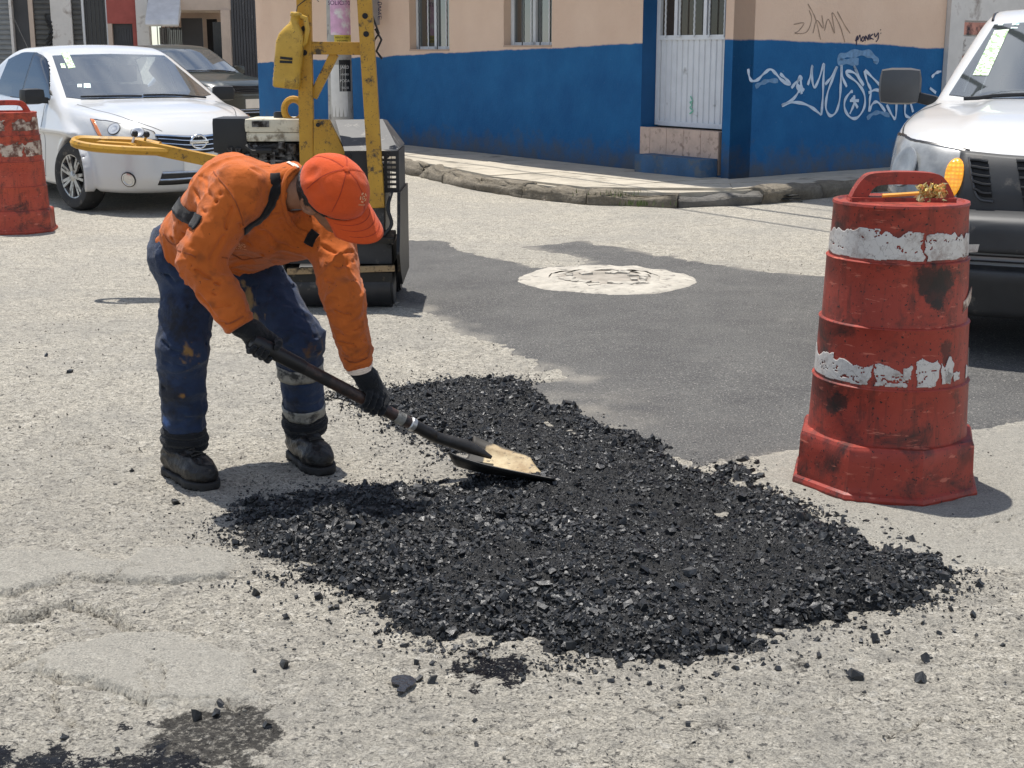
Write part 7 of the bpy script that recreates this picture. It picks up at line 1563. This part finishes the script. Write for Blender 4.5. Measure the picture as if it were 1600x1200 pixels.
for px, py, r_, colr, th, el in ((292, 558, .045, (.30, .17, .05), -.25, 1.0), (288, 585, .035, (.26, .15, .05), -.1, 1.0), (284, 618, .014, (.34, .17, .03), -.3, 1.0), (492, 548, .05, (.14, .075, .03), -.35, 1.0), (385, 470, .05, (.34, .23, .10), -.7, 1.0), (398, 500, .045, (.30, .20, .09), -.6, 1.0), (372, 450, .035, (.32, .22, .10), -.7, 1.0), (262, 655, .03, (.10, .17, .36), -.6, 1.0), (470, 480, .035, (.16, .17, .19), .05, 1.0)):
    q = facing(tv_, px, py, 0)
    if not q: continue
    d = np.linalg.norm(V - V3(q[0]), axis=1) / r_; n_ = fbm(V[:, 0] * 55, V[:, 1] * 55, V[:, 2] * 40, 51, 4); k_ = sstep(-.1, .7, n_ - th - np.maximum(0, d - .4) * 1.4); m_ = k_ > am_; am_[m_] = k_[m_] * .8; co_[m_, :3] = colr
a_ = trou.data.attributes.new('stain_amount', 'FLOAT', 'POINT'); a_.data.foreach_set('value', am_.astype(np.float32)); a_ = trou.data.attributes.new('stain', 'FLOAT_COLOR', 'POINT'); a_.data.foreach_set('color', co_.astype(np.float32).ravel())
for o in (shirt, capm): pass
def legband(J0, J1, t0, r, w, name, mat, par, rr=.004):
    c = J0.lerp(J1, t0); d_ = (J1 - J0).normalized(); ref = d_.orthogonal().normalized(); q = d_.cross(ref); Vv, Fv = [], []; n = 40
    for i in range(n):
        a = 2 * math.pi * i / n; dr_ = ref * math.cos(a) + q * math.sin(a)
        for j in range(5):
            p = c + d_ * (w * (j / 4 - .5)); hit = tv_.ray_cast(p + dr_ * .3, -dr_, .3); Vv.append((hit[0] if hit[0] else p + dr_ * r) + dr_ * .003)
    for i in range(n):
        for j in range(4): k = (i + 1) % n; Fv.append((i * 5 + j, k * 5 + j, k * 5 + j + 1, i * 5 + j + 1))
    o = mesh(name, Vv, Fv, mat, None, True); solid(o, .003, 0); o.parent = par; return o
legband(KLj, ALj, .36, .09, .05, 'reflective_tape', MT['tapeg'], trou); legband(KLj, ALj, .90, .085, .045, 'reflective_tape', MT['tapeg'], trou)

# boots
def boot(heel, toe, ank, label_):
    fwd = (toe - heel); fwd.z = 0; fwd.normalize(); sd = Vector((fwd.y, -fwd.x, 0)); hz = Vector((0, 0, 1)); L_ = .285; heel = heel.copy(); heel.z = 0; P_ = lambda x, y, z: heel + fwd * x + sd * y + hz * z
    top = ank + Vector((0, 0, .035))
    caps = [(P_(.035, 0, .055), P_(.12, 0, .055), .043, .046), (P_(.12, 0, .055), P_(.215, .005, .052), .046, .050), (P_(.215, .005, .052), P_(.25, .006, .050), .050, .042), (P_(.05, 0, .09), top, .050, .058), (P_(.08, 0, .10), P_(.16, .0, .065), .048, .046)]
    def fx(f, X, Y, Z):
        f = near_disp(f, X, Y, Z, .03, lambda x, y, z: .003 * fbm(x * 30, y * 30, z * 34, 61, 2) + .003 * np.sin(z * 190 + 4 * vnoise(x * 20, y * 20, z * 20, 63)) * np.exp(-((z - .11) / .04) ** 2))
        f = smax(f, .022 - Z, .006); return smax(f, Z - top.z - .01, .006)
    b_ = sdf_part('boot', caps, .005, MT['boot'], fx, .03)
    lo, hi = bounds(caps, .03); X, Y, Z = grid3(lo, hi, .005); f = union(X, Y, Z * 0 + .055, caps[:3], .03) - .006; fl = (X - heel.x) * fwd.x + (Y - heel.y) * fwd.y; arch = np.exp(-((fl - .10) / .022) ** 2)
    tread = .006 * (np.sin(fl * 260) > .2); f = np.maximum(np.maximum(f + .0, Z - .030), .001 + tread * (Z < .01) + .014 * arch - Z); V, Q_ = nets(f, lo, .005); o = mesh('sole', V, Q_, MT['sole'], None, True); o.parent = b_
    bb_ = bvh_of(b_)
    for k in range(6):
        x = .155 - k * .016; z = .10 + k * .021; m = MB(); pts = []
        for y in (-.028, -.012, .012, .028):
            c = bb_.find_nearest(P_(x + .05, y, z + .01)); pts.append(c[0] + c[1] * .003)
        m.tube(pts, .0028, 5); m.build('lace', MT['lace'], b_, True)
    return b_
boot(gp(266, 738), gp(328, 764), ARj, 'r'); boot(gp(462, 712), gp(514, 744), ALj, 'l')
# dark sock cuffs rolled over the boot tops
for A_j, K_j, mt, dn in ((ARj, KRj, 'glove', .035), (ALj, KLj, 'glove', .022)):
    m = MB(); d_ = (A_j - K_j).normalized(); c = A_j + Vector((0, 0, -dn)); ref = d_.orthogonal().normalized(); q = d_.cross(ref)
    for k, (o_, r_, t_) in enumerate(((-.025, .064, .016), (.0, .067, .018), (.024, .064, .015))): m.tube([c + Vector((0, 0, -o_)) + (ref * math.cos(a) + q * math.sin(a)) * (r_ + .003 * math.sin(3 * a + k)) for a in np.linspace(0, 6.283, 28, endpoint=False)], t_, 8, closed=True)
    wput(m.build('sock_cuff', MT[mt], wk, True))

# shovel
SA = at(394, 532, 4.385); SB = at(684, 684, 4.69); sdir = (SB - SA).normalized()
shv = empty('shovel', (SB.x, SB.y, 0), 0, 'long handled shovel with worn tan blade held by the worker', 'shovel')
def sput(o): return att(o, shv)
m = MB(); m.tube([SA.lerp(SB, q) for q in (.26, .4, .6, .8, .93)], [.0215, .0215, .021, .0205, .02], 16); sput(m.build('shaft', MT['shaft'], shv, True))
m = MB(); m.tube([SA.lerp(SB, q) for q in (-.005, 0.0, .02, .1, .24, .262)], [.012, .022, .0255, .026, .0245, .022], 16); grip = sput(m.build('grip', MT['bplast'], shv, True))
m = MB(); m.tube([SA.lerp(SB, q) for q in (.755, .80)], .0222, 16); sput(m.build('tape_wrap', MT['tapeg'], shv, True))
m = MB(); m.tube([SA.lerp(SB, q) for q in (.835, .84, .86, .865)], [.021, .0245, .0245, .021], 16); sput(m.build('ferrule', MT['alloy'], shv, True))
bk = (gp(704, 712, .105) + gp(742, 690, .11)) / 2
m = MB(); m.tube([Vector(v) for v in spline([list(SA.lerp(SB, .865)), list(SA.lerp(SB, .95)), list(SB), list(bk + Vector((.02, 0, .005))), list(bk + Vector((.10, -.01, -.03)))], 20)], [.022] * 8 + [.021, .02, .02, .02, .021, .022, .022, .02, .017, .014, .01, .006], 14); sput(m.build('socket', MT['steel'], shv, True))
c_nb, c_fb, c_nf, c_ff = gp(698, 738, .065), gp(744, 706, .065), gp(868, 757, .062), gp(828, 722, .062)
Vt, Ft = [], []; nu, nv = 22, 16
for i in range(nu + 1):
    for j in range(nv + 1):
        u, v = i / nu, j / nv; w_ = 2 * v - 1; uu = u + .10 * (1 - w_ * w_) * u * .5
        p = c_nb.lerp(c_nf, uu).lerp(c_fb.lerp(c_ff, uu), .5 + .5 * w_ * (1 - .18 * (1 - u) ** 3)); p.z += .052 * abs(w_) ** 3.6 * (1 - .6 * u) + .015 * (1 - u) ** 5 - .028 * (1 - abs(w_)) * (1 - u * .5); Vt.append(p)
for i in range(nu):
    for j in range(nv): Ft.append((i * (nv + 1) + j, (i + 1) * (nv + 1) + j, (i + 1) * (nv + 1) + j + 1, i * (nv + 1) + j + 1))
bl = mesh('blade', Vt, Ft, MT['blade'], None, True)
me = bl.data
if sum(p.normal.z for p in me.polygons) < 0: me.flip_normals()
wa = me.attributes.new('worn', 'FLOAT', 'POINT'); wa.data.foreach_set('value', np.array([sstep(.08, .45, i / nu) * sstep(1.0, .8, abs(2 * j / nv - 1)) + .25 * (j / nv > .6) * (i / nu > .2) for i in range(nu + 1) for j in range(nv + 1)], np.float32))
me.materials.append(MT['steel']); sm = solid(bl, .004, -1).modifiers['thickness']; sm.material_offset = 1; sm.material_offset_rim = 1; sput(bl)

# gloved hands closed on the shaft
def grip_hand(wrist, t, palm_dir, along, name, flip, spread, arc, mats=('glove',)):
    """fingers are arcs round the shaft, the palm bridges wrist and shaft, the thumb closes from the other side"""
    c0 = SA.lerp(SB, t); ax = sdir * along; n1 = (palm_dir - ax * palm_dir.dot(ax)).normalized(); n2 = ax.cross(n1) * flip; r0 = .033
    caps = []; pc = c0 + n1 * .040
    for k, (ln, rad) in enumerate(((.92, .0105), (1.0, .0112), (.97, .0110), (.82, .0098))):
        o_ = ax * ((k - 1.5) * spread); base = pc + o_ + n1 * .004; prev = base - n2 * .010; prev_r = rad + .002
        for q in range(1, 7):
            a = arc * ln * q / 6; p = c0 + o_ + (n1 * math.cos(a) + n2 * math.sin(a)) * (r0 + .002 * math.sin(q * 1.7)) ; caps.append((prev, p, prev_r, rad * (1 - .04 * q), .006)); prev = p; prev_r = rad * (1 - .04 * q)
    for k in range(4): caps.append((wrist.lerp(pc, .35) + ax * ((k - 1.5) * spread * .75), pc + ax * ((k - 1.5) * spread * .95) + n1 * .004, .020, .0165, .02))
    caps.append((wrist, wrist.lerp(pc, .45), .030, .035, .03))
    tb0 = wrist.lerp(pc, .45) - ax * spread * -1.9; prev = tb0; pr = .017
    for q, a in enumerate((-.35, -.9, -1.5, -2.0)):
        p = c0 + ax * (spread * 1.9 - q * .004) + (n1 * math.cos(a) + n2 * math.sin(a)) * (r0 + .004); caps.append((prev, p, pr, .0125 - .001 * q, .008)); prev = p; pr = .0125 - .001 * q
    d_ = (wrist - pc).normalized()
    caps.append((wrist, wrist + d_ * .02, .030, .028, .02))
    def fx(f, X, Y, Z): return near_disp(f, X, Y, Z, .015, lambda x, y, z: .0016 * fbm(x * 60, y * 60, z * 60, 71, 2))
    return sdf_part(name, caps, .0032, MT['glove'], fx, .008, .02)
grip_hand(WRR + (WRR - ER).normalized() * .004, .055, (WRR - SA.lerp(SB, .055)), 1, 'glove', -1, .0225, 3.6)
grip_hand(WLL + (WLL - ELB).normalized() * .010, .625, (WLL - SA.lerp(SB, .625)), 1, 'glove', 1, .0225, 3.0)
# knitted cuff of the far glove
m = MB(); d_ = (WLL - ELB).normalized(); ref = d_.orthogonal().normalized(); q = d_.cross(ref)
for k in range(3): m.tube([WLL + d_ * (.006 + .008 * k) + (ref * math.cos(a) + q * math.sin(a)) * (.043 - .002 * k) for a in np.linspace(0, 6.283, 26, endpoint=False)], .0045, 6, closed=True)
wput(m.build('knit_cuff', MT['print'], wk, True))
